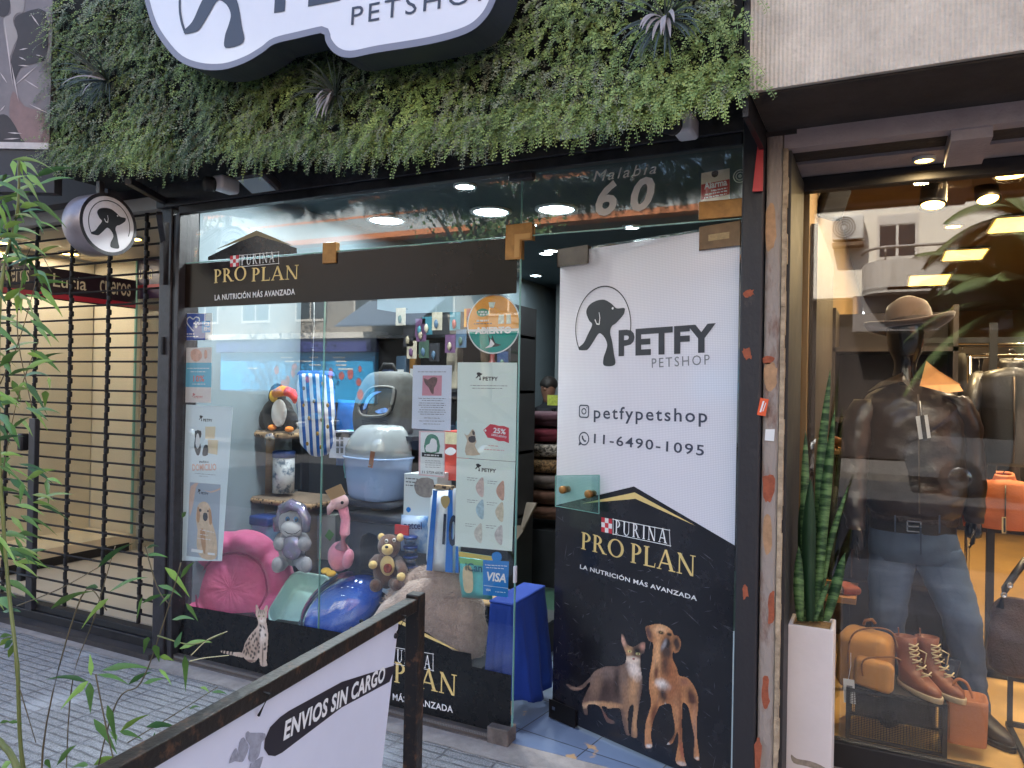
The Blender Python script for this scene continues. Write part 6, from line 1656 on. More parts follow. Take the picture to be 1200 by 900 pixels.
# ------------------------------------------------------------ goods in the window
ctY=.76
ct=thing('cat_tree','tall taupe cat tree with leopard trimmed boards and sisal posts','cat tree',(P(315,650,ctY).x,ctY,ZP))
zt1=P(312,507,ctY).z;zt2=P(340,585,ctY).z
xl,xr=P(268,507,ctY).x,P(356,507,ctY).x
def board(x0,x1,y0,y1,z,nm='board'):
    b=MB();b.rbox(((x0+x1)/2,(y0+y1)/2,z),(x1-x0,y1-y0,.045),.02);b.build(nm,CARPET,ct)
    b=MB();b.rbox(((x0+x1)/2,(y0+y1)/2,z),(x1-x0+.006,y1-y0+.006,.030),.012);b.build('trim',LEO,ct)
board(xl,xr,ctY-.14,ctY+.18,zt1);board(P(297,585,ctY).x,P(386,585,ctY).x,ctY-.16,ctY+.2,zt2)
def post(px,z0,z1,Y,r=.045):
    x=P(px,560,Y).x;b=MB();b.lathe([(r,0),(r,z1-z0)],(x,Y,z0),seg=24);b.build('post',ROPE,ct)
post(313,zt2+.024,zt1-.024,ctY);post(314,ZP+.03,zt2-.024,ctY);post(368,ZP+.03,zt2-.024,ctY+.1)
b=MB();b.rbox((P(345,660,ctY).x,ctY,ZP+.02),(.55,.42,.04),.02);b.build('base',CARPET,ct)
b=MB();b.span((P(322,540,ctY+.2).x,ctY+.2,zt2+.03),(P(352,540,ctY+.2).x,ctY+.22,zt1+.02));b.build('panel',DKSH,ct)
Pc=Plane(P(300,498,ctY+.02),(1,.1,0),v=(0,.22,1))
lf=thing('flyer_card','white flyer card with pet drawings standing on the top cat tree board','card',P(300,499,ctY))
MB().prism([Pc.hit(x,y)for x,y in((279,498),(317,500),(318,454),(284,452))],(0,.006,0)).build('sheet',mat('grey white paper',(196,202,206),.5),lf)
petlogo(lf,Pc,294,458.5,1.7,.002,GREYI)
ink(lf,'printed_pets',mat('printed fawn fur',(150,118,98),.6,nz=(40,.4)),Pc,[[(286,474),(290,471),(292,479),(290,483),(286,482)],[(293,470),(300,468),(302,476),(299,483),(293,482)],[(302,472),(306,470),(307,477),(304,480)]],.002,2)
ink(lf,'printed_patch',mat('aqua print',(96,172,186),.5),Pc,[[(300,484),(307,471),(312,466),(317,468),(316,478),(306,487)]],.0016,2)
dashes(lf,Pc,[(283,300,488,489),(283,296,491,492),(283,302,494,495)],GREYI,.002,.003)
pkY=.33
pk=thing('pet_bed','puffy pink flower shaped pet bed leaning at the left of the window','pet bed',(P(272,690,pkY).x,pkY,ZP))
PINK=mat('pink nylon',(220,96,146),.6,nz=(5,.14),bump=(26,.5,.012),sheen=.3)
kk=kpx(pkY,270,690)*1.04
PF=Plane(P(274,690,pkY),(math.cos(R(27)),math.sin(R(27)),0),v=(-.12,.24,.96))
def pad(mb,pl,u,v,a,b_,th,rot=0,off=0,n=28,nz=.0,pinch=.0):
    """a stuffed cushion lying on the plane"""
    rings=[]
    for i in range(13):
        t=-math.pi/2+math.pi*i/12
        s=max(.001,math.cos(t))**.75;h=math.sin(t)*th
        ring=[]
        for k in range(n):
            q_=2*math.pi*k/n
            x=math.cos(q_)*a*s;y=math.sin(q_)*b_*s
            xx=x*math.cos(rot)-y*math.sin(rot);yy=x*math.sin(rot)+y*math.cos(rot)
            w_=1+nz*noise.noise(V((xx*18,yy*18,h*18+u*7)))
            wr=nz*.16*th*noise.noise(V((xx*60+u,yy*25,v*9)))
            ring.append(pl.at(u+xx*w_,v+yy*w_,off+h*w_+wr))
        rings.append(ring)
    return mb.loft(rings)
def flower(q_,r):
    w_=abs(math.sin(q_*3.5+.4))**.5
    if r<.58:return.075*math.sqrt(max(0,1-(r/.6)**2.2))-.01,1
    f=(r-.58)/.42
    return-.01+(.14+.02*w_)*max(0,math.sin(math.pi*(f*.93+.04)))**.55*(.55+.45*w_)*(1-.25*f),1-.07*f*(1-w_)
def flower_loft(r0,r1,n_):
    out=[]
    for i in range(n_+1):
        r=r0+(r1-r0)*i/n_;ring=[]
        for k_ in range(84):
            q_=2*math.pi*k_/84;h,m_=flower(q_,r)
            u,v=math.cos(q_)*r*m_*57*kk,math.sin(q_)*r*m_*56*kk
            h+=.006*noise.noise(V((u*22,v*22,1)))+.005*noise.noise(V((q_*9,r*6,3)))
            ring.append(PF.at(u,v,h))
        out.append(ring)
    return out
b=MB();rr0=flower_loft(.575,1,18);b.loft(rr0+[[PF.at(*[c*.97 for c in PF.uv(p_)],-.05)for p_ in rr0[-1]]],False);b.build('rim',PINK,pk)
b=MB();sm_=flower_loft(.582,.59,1)[0];b.tube([p_+PF.n*.012 for p_ in sm_+sm_[:1]],.007,6,False)
for i in range(7):
    q_=(math.pi*(i+.0)-.4)/3.5;b.tube([PF.at(math.cos(q_)*r*57*kk*flower(q_,r)[1],math.sin(q_)*r*56*kk*flower(q_,r)[1],flower(q_,r)[0]+.002)for r in(.6,.68,.76,.84,.92,.98)],.005,6)
b.build('piping',mat('dark pink seam',(158,44,98),.7),pk)
b=MB();b.loft(flower_loft(.001,.585,12),False);b.build('cushion',PINK,pk)
def tray(name,label,corners,Ys,m,depth,rim,rc=.22):
    C4=[P(x,y,yy)for(x,y),yy in zip(corners,Ys)]
    n_=((C4[1]-C4[0]).cross(C4[3]-C4[0])).normalized()
    if n_.dot(CAM-C4[0])<0:n_=-n_
    cen=sum(C4,V((0,0,0)))/4
    t=thing(name,label,'litter tray',V((cen.x,cen.y,ZP)))
    def ring(scale,d):
        L=rrect(0,0,1,1,rc,5);out=[]
        for s,q_ in L:
            s2=.5+(s-.5)*scale;q2=.5+(q_-.5)*scale
            p_=C4[0]*(1-s2)*(1-q2)+C4[1]*s2*(1-q2)+C4[2]*s2*q2+C4[3]*(1-s2)*q2
            out.append(p_-n_*d)
        return out
    b=MB();b.loft([ring(.70,depth),ring(.80,depth),ring(.86,depth*.85),ring(.93,0.012),ring(.95,0),ring(1.0,0),ring(1.01,.012),ring(.99,.016),ring(.97,.014),ring(.89,depth*.9),ring(.84,depth+.006),ring(.70,depth+.006)],True)
    b.build('basin',m,t)
    b=MB();b.loft([ring(.952,-.001),ring(.99,-.001),ring(.99,-.004),ring(.952,-.004)],False);b.build('rim',rim,t)
    return t
MINT=mat('mint plastic',(190,230,224),.28,nz=(2,.06),coat=.3)
tray('litter_tray','mint green plastic litter tray leaning between the pink bed and blue dome',[(309,724),(352,744),(392,676),(343,668)],(.20,.20,.50,.50),MINT,.09,mat('pale mint rim',(198,232,226),.3))
tray('litter_tray','pale blue white litter tray behind the mint tray',[(352,735),(372,745),(408,684),(388,666)],(.24,.24,.54,.54),mat('pale blue plastic',(190,212,226),.3,coat=.3),.08,mat('pale blue rim',(206,222,232),.3))
dmY=.36
dm=thing('dome_litter_box','blue litter box with a clear plastic dome in the middle of the window','litter box',(P(400,720,dmY).x,dmY,ZP))
D_=Plane(P(403,712,dmY),(.95,.30,0),v=(-.2,.55,.80));kd=kpx(dmY,400,710)
def tilt_pad(mb,a,b_,th,rot,off,full=False,du=0,dv=0):
    rings=[]
    for i in range(11):
        t=(math.pi/2)*i/10 if not full else-math.pi/2+math.pi*i/10
        s=max(.002,math.cos(t));h=math.sin(t)*th
        rings.append([D_.at(du+(math.cos(q_)*a*math.cos(rot)-math.sin(q_)*b_*math.sin(rot))*s,dv+(math.cos(q_)*a*math.sin(rot)+math.sin(q_)*b_*math.cos(rot))*s,off+h)for q_ in[2*math.pi*k/32 for k in range(32)]])
    return mb.loft(rings)
rt=R(42)
b=MB();tilt_pad(b,46*kd,30*kd,.07,rt,0);b.build('blue_basin',mat('cobalt plastic',(18,82,190),.25,nz=(6,.25),coat=.5),dm)
b=MB();tilt_pad(b,50*kd,34*kd,.17,rt,.004);b.build('clear_hood',glass('clear plastic hood',(.86,.92,.97),2.4,.04),dm)
b=MB();pts=[D_.at(math.cos(q_)*50*kd*math.cos(rt)-math.sin(q_)*34*kd*math.sin(rt),math.cos(q_)*50*kd*math.sin(rt)+math.sin(q_)*34*kd*math.cos(rt),.0)for q_ in[2*math.pi*k/40 for k in range(41)]]
b.tube(pts,.012,8,False);b.build('rim',mat('navy plastic',(22,44,92),.3),dm)
b=MB()
for i in range(5):
    q_=-2.5+i*.28;b.ball(D_.at(math.cos(q_)*44*kd*math.cos(rt)-math.sin(q_)*30*kd*math.sin(rt),math.cos(q_)*44*kd*math.sin(rt)+math.sin(q_)*30*kd*math.cos(rt),.05),.011,None,10,6)
b.build('vent',BLKM,dm)
flY=.30
fl=thing('fluffy_pet_bed','large round fluffy taupe pet bed leaning at the right of the window','pet bed',(P(510,730,flY).x,flY,ZP))
FUR=mat('taupe plush',(182,158,144),.95,nz=(26,.22),bump=(90,.9,.012),sheen=.6)
FP=Plane(P(505,740,flY),(.93,.36,0),v=(-.10,.25,.96));kf=kpx(flY,500,730)
b=MB();pad(b,FP,0,0,64*kf,74*kf,.085,0,0,64,.05);b.build('cushion',FUR,fl)
b=MB();pad(b,FP,-34*kf,18*kf,52*kf,22*kf,.06,R(48),.05,40,.12);b.build('bolster',FUR,fl)
b=MB();r8=random.Random(8)
for i in range(9000):
    a=r8.uniform(0,6.283);s=math.sqrt(r8.random())*1.0
    u=math.cos(a)*s*64*kf;v=math.sin(a)*s*74*kf;h=.085*math.sqrt(max(0,1-s**2.6))
    p_=FP.at(u,v,h-.004);d=(FP.n*(.5+(1-s)*.5)+FP.u*(math.cos(a)*s+r8.uniform(-.6,.6))+FP.v*(math.sin(a)*s-.4+r8.uniform(-.6,.6))).normalized();sd_=d.cross(V((r8.uniform(-1,1),r8.uniform(-1,1),r8.uniform(-1,1)))).normalized()*.0016
    b.add([p_-sd_,p_+sd_,p_+d*r8.uniform(.012,.024)],[(0,1,2)])
b.build('pile',FUR,fl)
tcY=.70
k=kpx(tcY,328,480)
tc_=thing('toucan_plush','black toucan plush with white breast and red tipped bill on the cat tree','plush toy',P(330,505,tcY))
PLB=mat('black plush',(14,14,17),.95,nz=(40,.3),bump=(160,.6),sheen=.1);PLW2=mat('white plush',(226,224,220),.95,bump=(160,.6),sheen=.3);PLY=mat('yellow plush',(238,190,60),.9,bump=(160,.5));PLR=mat('red plush',(214,66,52),.9,bump=(160,.5));PLO=mat('orange plush',(240,140,50),.9,bump=(160,.5))
b=MB();b.ball(P(326,487,tcY+.03),(19*k,.09,19*k),None,24,16,.05);b.ball(P(325,465,tcY+.02),(9.5*k,.05,14*k),None,20,12);b.ball(P(312,490,tcY),(8*k,.05,13*k),rotm(0,25,0),16,10);b.ball(P(340,492,tcY),(8*k,.05,12*k),rotm(0,-20,0),16,10);b.build('body',PLB,tc_)
b=MB();b.ball(P(327,484,tcY-.055),(9*k,.035,14*k),None,20,12);b.build('breast',PLW2,tc_)
b=MB();b.ball(P(321,464,tcY-.022),(4.6*k,.03,6.5*k),None,16,10);b.build('face',PLY,tc_)
b=MB();b.tube([P(323,461,tcY-.04),P(331,458,tcY-.07),P(338,459,tcY-.075)],[4.6*k,5.2*k,4.8*k],16);b.build('bill',PLO,tc_)
b=MB();b.tube([P(336.5,458.7,tcY-.075),P(342,461,tcY-.078),P(345.5,467,tcY-.078),P(345.5,473,tcY-.078)],[5*k,4.8*k,3.6*k,1*k],16);b.build('bill_tip',PLR,tc_)
b=MB();b.ball(P(325,456,tcY-.065),.007);b.build('eye',BLKM,tc_)
b=MB();b.ball(P(319,501,tcY-.07),(4*k,.03,3*k));b.build('foot',PLO,tc_)
b=MB();b.ball(P(339,503,tcY-.07),(4*k,.03,3*k));b.build('foot',PLO,tc_)
sbY=.36
sb=thing('striped_pet_sack','blue and white striped padded pet sack hanging in the left pane','pet sack',P(370,534,sbY))
def stripe_mat():
    m=bpy.data.materials.new('blue and white stripes');m.use_nodes=True
    n=m.node_tree;N=n.nodes;L=n.links;b=N['Principled BSDF'];tc=N.new('ShaderNodeTexCoord')
    w1=N.new('ShaderNodeTexWave');w1.wave_type='BANDS';w1.bands_direction='X';w1.inputs['Scale'].default_value=8.6;w1.inputs['Distortion'].default_value=.7;w1.inputs['Detail'].default_value=1;w1.inputs['Detail Scale'].default_value=.6
    mp=N.new('ShaderNodeMapping');mp.inputs['Rotation'].default_value=(0,R(6),R(-40));L.new(tc.outputs['Object'],mp.inputs[0]);L.new(mp.outputs[0],w1.inputs[0])
    r=N.new('ShaderNodeValToRGB');r.color_ramp.interpolation='LINEAR';r.color_ramp.elements[0].position=.5;r.color_ramp.elements[1].position=.54;r.color_ramp.elements[0].color=(*lin((226,230,236)),1);r.color_ramp.elements[1].color=(*lin((32,92,168)),1)
    L.new(w1.outputs['Fac'],r.inputs[0]);L.new(r.outputs[0],b.inputs['Base Color']);b.inputs['Roughness'].default_value=.8
    return m
ks=kpx(sbY,370,490)
b=MB()
A=smooth_loop([V(x)for x in((369,437,18),(369,441,21),(370,455,22),(371,480,22.5),(371,505,21),(372,522,17),(373,532,11),(373,535,3))],5,False)
b.loft([hring(P(a.x,a.y,sbY),a.z*ks,min(.10,a.z*ks*.7),40,R(-8),None,.014,10)for a in A]);b.build('sack',stripe_mat(),sb)
b=MB();r9=random.Random(4)
b.loft([hring(P(370,440,sbY),21*ks*1.05,.075,32),hring(P(370,437,sbY),20*ks*1.06,.072,32),hring(P(370,434.5,sbY),18.5*ks,.06,32)],False);b.build('opening',mat('blue piping',(32,84,156),.8),sb)
for x,y in((356,455),(378,450),(368,470),(384,475),(362,490),(377,492),(372,508),(384,500),(360,520),(376,524),(356,475)):
    b=MB();p_=P(x,y,sbY-.095*math.sqrt(max(.1,1-((x-371)/23)**2))-.006);b.ball(p_,(.010,.005,.012),None,10,6);b.build('printed_bee',mat('bee print',(150,120,50),.7),sb)
b=MB();b.tube([P(366,437,sbY),P(368,380,sbY),P(368,300,sbY+.05)],.0015,5);b.build('string',WHITE,sb)
jr=thing('food_tin','white tin with blue lid on the lower cat tree board','tin',P(333,579,.74))
cj=P(332,577,.74);kj=kpx(.74,332,560)
MB().lathe([(11*kj,0),(11*kj,36*kj)],cj,seg=24).build('can',mat('white tin',(206,212,216),.4,nz=(16,.2,.5,.6),col2=(90,110,130)),jr)
MB().lathe([(11.4*kj,36*kj),(11.4*kj,42*kj),(10*kj,43*kj)],cj,seg=24).build('lid',mat('blue lid',(36,66,130),.4),jr)
def carton(name,label,corners,Y,dep,m,yaw=0,cat='box',grp=None):
    t=thing(name,label,cat,(P(*corners[0],Y).x,Y,min(P(x,y,Y).z for x,y in corners)),grp)
    pl=front(Y)
    b=MB();b.prism([P(x,y,Y)for x,y in corners],(0,dep,0));b.build('carton',m,t,bevel=.002)
    return t,pl
GBOX=mat('grey white carton',(196,204,206),.5,nz=(10,.1))
t,pl_b=carton('cat_food_box','grey white cat food box with a dark cat drawing behind the pink bed',[(263,650),(301,655),(303,603),(264,608)],.62,.16,GBOX)
b=MB();text_px(b,pl_b,'MON AMI',(271,617.5),(294,617),611.5,off=.003,bold=.03);b.build('lettering',mat('amber ink',(222,160,62),.5),t)
ink(t,'printed_cat',mat('dark grey ink',(62,66,74),.5),pl_b,[[(276,628),(277,620),(280,624),(284,624),(287,620),(288,628),(286,635),(279,635)]],.003,1,False)
ink(t,'printed_leaf',GREYI,pl_b,[[(266,625),(268,619),(270,626),(269,636),(267,636)],[(294,632),(297,626),(298,634),(296,640)]],.003,2)
cn=thing('storage_bin','translucent blue bin with dark blue lid beside the cat food box','bin',P(311,655,.58))
ki=kpx(.58,311,630);cc=P(311,652,.58)
MB().rbox(cc+V((0,0,17*ki)),(22*ki,.12,34*ki),.02).build('tub',mat('translucent blue plastic',(110,140,170),.3,nz=(5,.15)),cn)
MB().rbox(cc+V((0,0,37*ki)),(26*ki,.14,10*ki),.015).build('lid',mat('dark blue lid',(24,50,116),.35),cn)
mkY=.40;k=kpx(mkY,342,630)
mk=thing('monkey_plush','grey monkey plush in a shiny silver hood holding an iridescent pouch','plush toy',P(342,668,mkY))
GPL=mat('grey plush',(166,166,170),.95,nz=(40,.15),bump=(160,.6),sheen=.4);SIL=mat('iridescent silver',(164,164,172),.24,.6,nz=(18,.3,.4,.6),col2=(176,160,196));LGP=mat('pale grey plush',(206,206,206),.95,bump=(160,.5),sheen=.3)
b=MB();b.ball(P(342,640,mkY),(15*k,.07,20*k),None,22,14,.05);b.build('body',GPL,mk)
b=MB();b.ball(P(342,612,mkY),(16*k,.07,16*k),None,22,14);b.build('head',GPL,mk)
b=MB()
for i in range(13):
    a=math.pi*(i/12);
b.tube([P(326,622,mkY-.04),P(325,608,mkY-.045),P(331,596,mkY-.045),P(342,591,mkY-.045),P(353,596,mkY-.045),P(359,608,mkY-.045),P(358,622,mkY-.04)],[4.5*k,5*k,5.5*k,5.8*k,5.5*k,5*k,4.5*k],14);b.build('hood_rim',SIL,mk)
b=MB();b.ball(P(342,606,mkY+.02),(18*k,.075,17.5*k),None,22,14);b.build('hood',SIL,mk)
b=MB();b.ball(P(342,620,mkY-.065),(13*k,.04,9*k),None,20,12);b.build('muzzle',LGP,mk)
b=MB();b.tube([P(332,621,mkY-.098),P(337,625,mkY-.107),P(342,626,mkY-.11),P(347,625,mkY-.107),P(352,621,mkY-.098)],.0022,6);b.build('mouth',BLKM,mk)
for x in(337,347):
    b=MB();b.ball(P(x,608.5,mkY-.07),(.014,.01,.016));e=b.build('eye',mat('eye blue',(60,120,160),.2),mk)
    b=MB();b.ball(P(x,609,mkY-.079),(.007,.005,.008));b.build('pupil',BLKM,e)
for s,px_ in((-1,327),(1,358)):
    b=MB();b.tube([P(342+s*12,630,mkY),P(px_,637,mkY-.05),P(px_-s*1,640,mkY-.09)],[6*k,6*k,5.5*k],14);b.ball(P(px_-s*2,637,mkY-.10),6.2*k,None,14,10);b.build('arm',GPL,mk)
    b=MB();b.tube([P(342+s*8,655,mkY),P(342+s*14,662,mkY-.08),P(342+s*17,664,mkY-.12)],[7*k,7*k,6*k],14);b.ball(P(342+s*17,662,mkY-.13),(6*k,.03,8*k),None,14,10);b.build('leg',GPL,mk)
b=MB();pad(b,Plane(P(342,642,mkY-.09),(1,0,0)),0,0,13*k,12*k,.025,0,0,24,.1);b.build('pouch',SIL,mk)
fmY=.40;k=kpx(fmY,397,630)
fm=thing('flamingo_plush','pink flamingo plush with a long curved neck and yellow feet','plush toy',P(395,672,fmY))
FPK=mat('flamingo pink plush',(236,150,172),.95,nz=(30,.12),bump=(160,.6),sheen=.4);FPL=mat('pale pink plush',(230,190,192),.95,nz=(30,.12),bump=(160,.6))
b=MB();b.ball(P(398,652,fmY),(13.5*k,.06,16*k),None,20,14,.05);b.build('body',FPK,fm)
b=MB();b.tube([P(400,642,fmY-.02),P(404,625,fmY-.03),P(405,608,fmY-.03),P(402,596,fmY-.03),P(398,590,fmY-.03)],[7*k,5.5*k,5*k,5.5*k,6*k],16);b.build('neck',FPK,fm)
b=MB();b.ball(P(398,588,fmY-.04),(10*k,.045,9*k),None,18,12);b.build('head',FPL,fm)
b=MB();b.tube([P(392,590,fmY-.07),P(387,596,fmY-.085),P(385,603,fmY-.08)],[4.5*k,4*k,1.5*k],12);b.build('bill',FPL,fm)
b=MB();b.ball(P(401,589,fmY-.082),.009);b.build('eye',BLKM,fm)
for x in(382,388):
    b=MB();b.ball(P(x,669+(x-382)*.5,fmY-.09),(5*k,.04,3*k),rotm(0,10,20));b.build('foot',PLY,fm)
b=MB();b.ball(P(408,655,fmY-.045),(6*k,.03,11*k),rotm(0,15,0));b.build('wing',FPK,fm)
tgf=thing('price_card','brown cardboard tag hanging at the flamingo plush head','tag',P(390,586,fmY-.1))
MB().prism([P(x,y,fmY-.09)for x,y in((381,575),(399,567),(405,579),(388,586))],(0,.003,0)).build('card',mat('kraft card',(176,140,96),.7),tgf)
chY=.62;k=kpx(chY,440,640)
ch_=thing('cat_cave','dark slate plush cat cave with an arched doorway','cat cave',P(440,675,chY))
SLATE=mat('slate plush',(56,64,78),.95,nz=(30,.2),bump=(140,.7),sheen=.3)
pl_c=front(chY-.15)
outl=loop_px(pl_c,[(408,678),(408,612),(474,618),(474,682)],1,False);hole=loop_px(pl_c,[(421,676),(421,640),(424,628),(432,624),(441,628),(444,640),(444,677)],1,False)
b=MB()
L3=[[V((*p_,0))for p_ in outl],[V((*p_,0))for p_ in hole]];allp=outl+hole
tr_=tessellate_polygon(L3);nn=len(allp)
b.add([pl_c.at(*p_,0)for p_ in allp]+[pl_c.at(*p_,-.03)for p_ in allp],[t_ for t_ in tr_]+[tuple(i+nn for i in t_[::-1])for t_ in tr_])
k0=len(outl)
b.add([pl_c.at(*p_,0)for p_ in hole]+[pl_c.at(*p_,-.03)for p_ in hole],[(i,(i+1)%len(hole),(i+1)%len(hole)+len(hole),i+len(hole))for i in range(len(hole))])
b.build('front_panel',SLATE,ch_)
c0_,c1_=P(408,680,chY-.15),P(474,612,chY-.15)
b=MB();b.span((c0_.x,chY-.118,ZP),(c0_.x+.03,chY+.2,c1_.z-.01));b.span((c1_.x-.03,chY-.118,ZP),(c1_.x,chY+.2,c1_.z-.01));b.span((c0_.x+.031,chY+.17,ZP),(c1_.x-.031,chY+.2,c1_.z-.01));b.build('wall',SLATE,ch_)
b=MB();b.rbox(((c0_.x+c1_.x)/2,chY+.02,c1_.z+.0),(c1_.x-c0_.x+.05,.40,.045),.02);b.build('top_board',SLATE,ch_)
zc_=c1_.z+.022;zl2=P(445,586,chY).z
b=MB();b.lathe([(.042,0),(.042,zl2-zc_-.02)],(P(443,600,chY).x,chY,zc_),seg=22);b.build('post',ROPE,ch_)
b=MB();b.rbox((P(443,590,chY).x,chY,zl2-.002),(.40,.36,.035),.016);b.build('upper_board',SLATE,ch_)
lbY=chY-.06;k=kpx(lbY,445,545)
lb=thing('hooded_litter_box','pale blue litter box with translucent grey hood and leather strap','litter box',P(445,584,lbY))
lz=zl2+.018
b=MB();c_=V((P(443,560,lbY).x,lbY,lz))
h1=P(445,541,lbY-.15).z-lz
rw=[hring(c_+V((0,0,z)),a*k,a*k*.82,40,R(-14),None,0,9,3.2)for z,a in((0,26),(.006,29),(.03,32),(h1*.6,35),(h1,37),(h1+.004,38.5),(h1+.014,38.5))]
b.loft(rw);b.build('basin',mat('powder blue plastic',(150,176,214),.25,nz=(2,.06),coat=.4),lb)
b=MB();H=.20
rw=[hring(c_+V((dx*k,0,h1+.012+z)),a*k,a*k*.8,40,R(-14),None,0,9,2.8)for z,a,dx in((0,38,0),(.05,37,0),(.11,33,1.5),(.15,28,3),(.175,23,4),(.183,12,4),(.184,2,4))]
b.loft(rw,True);b.build('hood',mat('grey translucent plastic',(150,158,160),.2,nz=(2,.08),coat=.5),lb)
st1=P(437,529,lbY-.27);st2=P(434,548,lbY-.275)
b=MB();b.bar(st1,st2,.025,.008,V((0,1,0)));b.build('strap',mat('brown strap leather',(134,82,52),.5),lb)
b=MB();b.lathe([(.006,0),(.006,.004)],st2+V((0,-.004,.012)),V((0,-1,0)),12);b.build('rivet',CHROME,lb)
cyY=.72;k=kpx(cyY,447,470)
ca=thing('pet_carrier','charcoal capsule pet carrier with a blue tinted oval window','pet carrier',P(447,506,cyY))
CHAR=mat('charcoal fabric',(86,89,88),.7,nz=(30,.2),bump=(200,.3))
b=MB()
A=smooth_loop([V(x)for x in((449,508,32),(449,505,35),(449,488,36),(451,468,35),(454,450,31),(457,440,26),(459,436,18),(459,435,3))],5,False)
b.loft([hring(P(a.x,a.y,cyY),a.z*k,a.z*k*.62,40,R(-10),None,.003,12,3.2)for a in A]);b.build('shell',CHAR,ca)
cp=Plane(P(437,470,cyY-.165),(.985,.10,0),v=(0,.2,1))
vis=loop_px(cp,[(426,487),(421,481),(423,473),(431,459),(440,454),(458,454),(462,459),(458,478),(452,486),(440,488)],4)
b=MB();b.prism([cp.at(*p_,-.03)for p_ in vis],cp.n*.034);b.build('window',mat('dark tinted window',(22,28,36),.1,coat=.6),ca)
b=MB();ps=[cp.at(*p_,.006)for p_ in vis];b.tube(ps+ps[:1],.008,8,False);b.build('window_rim',mat('grey trim',(104,106,104),.5),ca)
ink(ca,'painted_sheen',mat('blue sheen streaks',(96,140,206),.12,nz=(30,.5),coat=.5),cp,[[(426,480),(430,468),(438,460),(448,459),(440,463),(433,470),(430,478)],[(440,482),(452,478),(455,482),(446,485)]],.007,3)  # blue streaks painting a sheen onto the dark window
b=MB()
for i in range(4):b.bar(cp.hit(424+i*.5,493+i*2.2,.016),cp.hit(434,494+i*2,.016),.003);b.bar(cp.hit(446,494+i*2,.016),cp.hit(455,492+i*2,.016),.003)
b.build('vent',BLKM,ca)
b=MB();b.tube([P(445,436,cyY),P(450,427,cyY),P(460,427,cyY),P(464,435,cyY)],.010,8);b.build('handle',BLKM,ca)
tb_=thing('stock_crate','dark stock crate under the charcoal pet carrier','crate',(P(447,540,cyY+.1).x,cyY+.1,ZP))
zc2=P(447,507,cyY).z
b=MB();b.span((P(418,540,cyY).x,cyY+.14,ZP),(P(500,540,cyY).x,cyY+.45,zc2-.03));b.build('body',DKSH,tb_)
b=MB();b.span((P(412,508,cyY).x,cyY-.15,zc2-.028),(P(500,508,cyY).x,cyY+.46,zc2-.002));b.build('lid',DKSH,tb_,bevel=.003)
def pack(name,label,corners,Y,dep,m,cat='pack',nz=.006,grp=None):
    """a filled bag: front outline, belly in the middle, flat seams"""
    C4=[P(x,y,Y)for x,y in corners]
    t=thing(name,label,cat,(sum(p_.x for p_ in C4)/4,Y,min(p_.z for p_ in C4)),grp)
    b=MB();n1,n2=10,12;fr_=[];bk=[]
    for j in range(n2+1):
        for i in range(n1+1):
            s,q_=i/n1,j/n2
            p_=C4[0]*(1-s)*(1-q_)+C4[1]*s*(1-q_)+C4[2]*s*q_+C4[3]*(1-s)*q_
            bul=dep/2*(1-(2*s-1)**4)*(1-(2*q_-1)**6)**.8
            o=nz*noise.noise(p_*22)
            fr_.append(p_+V((0,-bul-o,0)));bk.append(p_+V((0,bul,0)))
    N_=len(fr_)
    fs=[(j*(n1+1)+i,j*(n1+1)+i+1,(j+1)*(n1+1)+i+1,(j+1)*(n1+1)+i)for j in range(n2)for i in range(n1)]
    b.add(fr_+bk,fs+[tuple(q_+N_ for q_ in f_[::-1])for f_ in fs],True);b.build('bag',m,t)
    return t
bx,pb_=carton('pet_product_box','white product box with a cat photo and blue dot behind the lilac notice',[(473,604),(511,608),(512,556),(474,555)],.50,.15,mat('white carton',(212,220,222),.5))
ink(bx,'photo',mat('photo grey cat',(140,130,124),.6,nz=(40,.3)),pb_,[[(486,566),(494,560),(508,562),(509,580),(498,583),(488,578)]],.003,2)
ink(bx,'printed_dot',VBL,pb_,[[(476,597),(479,594),(482,597),(479,600.5)]],.003,3)
dashes(bx,pb_,[(476,490,561,562),(476,488,565,566),(476,490,569,570)],GREYI,.003,.006)
t=pack('wipes_pack','blue and white wipes pack under the white product box',[(470,645),(502,649),(502,605),(470,603)],.46,.09,mat('blue white pack',(176,196,222),.35,nz=(7,.3,.45,.6),col2=(60,130,200)))
b=MB();text_px(b,front(.412),'petcel',(474,619),(495,620),611,off=.004,bold=.02);b.build('lettering',mat('navy print',(30,50,110),.5),t)
fbY=.34
t=pack('food_sack','tall white pet food sack with blue side stripes and black number',[(501,668),(538,672),(537,572),(507,573)],fbY,.16,mat('white sack',(220,226,232),.35,nz=(4,.05)),'food sack',.010)
fp_=front(fbY-.086)
SBL=mat('sack blue',(34,110,196),.35,nz=(5,.2))
ink(t,'blue_stripe',SBL,fp_,[[(500,668),(507,669),(513,575),(508,574)],[(522,670),(531,671),(531,574),(526,574)],[(534,671),(538,671),(537,600),(534.5,640)]],.004,1,False)
b=MB();text_px(b,fp_,'10',(519,636),(536,639),601,off=.007,bold=.03);b.build('lettering',mat('navy black ink',(24,30,52),.5),t)
ink(t,'gold_crest',mat('crest gold',(176,150,96),.4),fp_,[[(518,582),(526,581),(528,588),(523,596),(518,590)]],.007,2)
MB().box(P(521,571,fbY),(.11,.03,.02)).build('seam',LEO,t)
t,pr_=carton('red_box','red and cream treat box behind the small notices',[(519,562),(536,563),(537,506),(520,505)],.62,.12,mat('orange red carton',(206,72,56),.45,nz=(10,.1)))
ink(t,'cream_field',mat('cream print',(222,212,170),.5,nz=(20,.2)),pr_,[[(520,520),(536,521),(536,507),(520,506)]],.003,1,False)
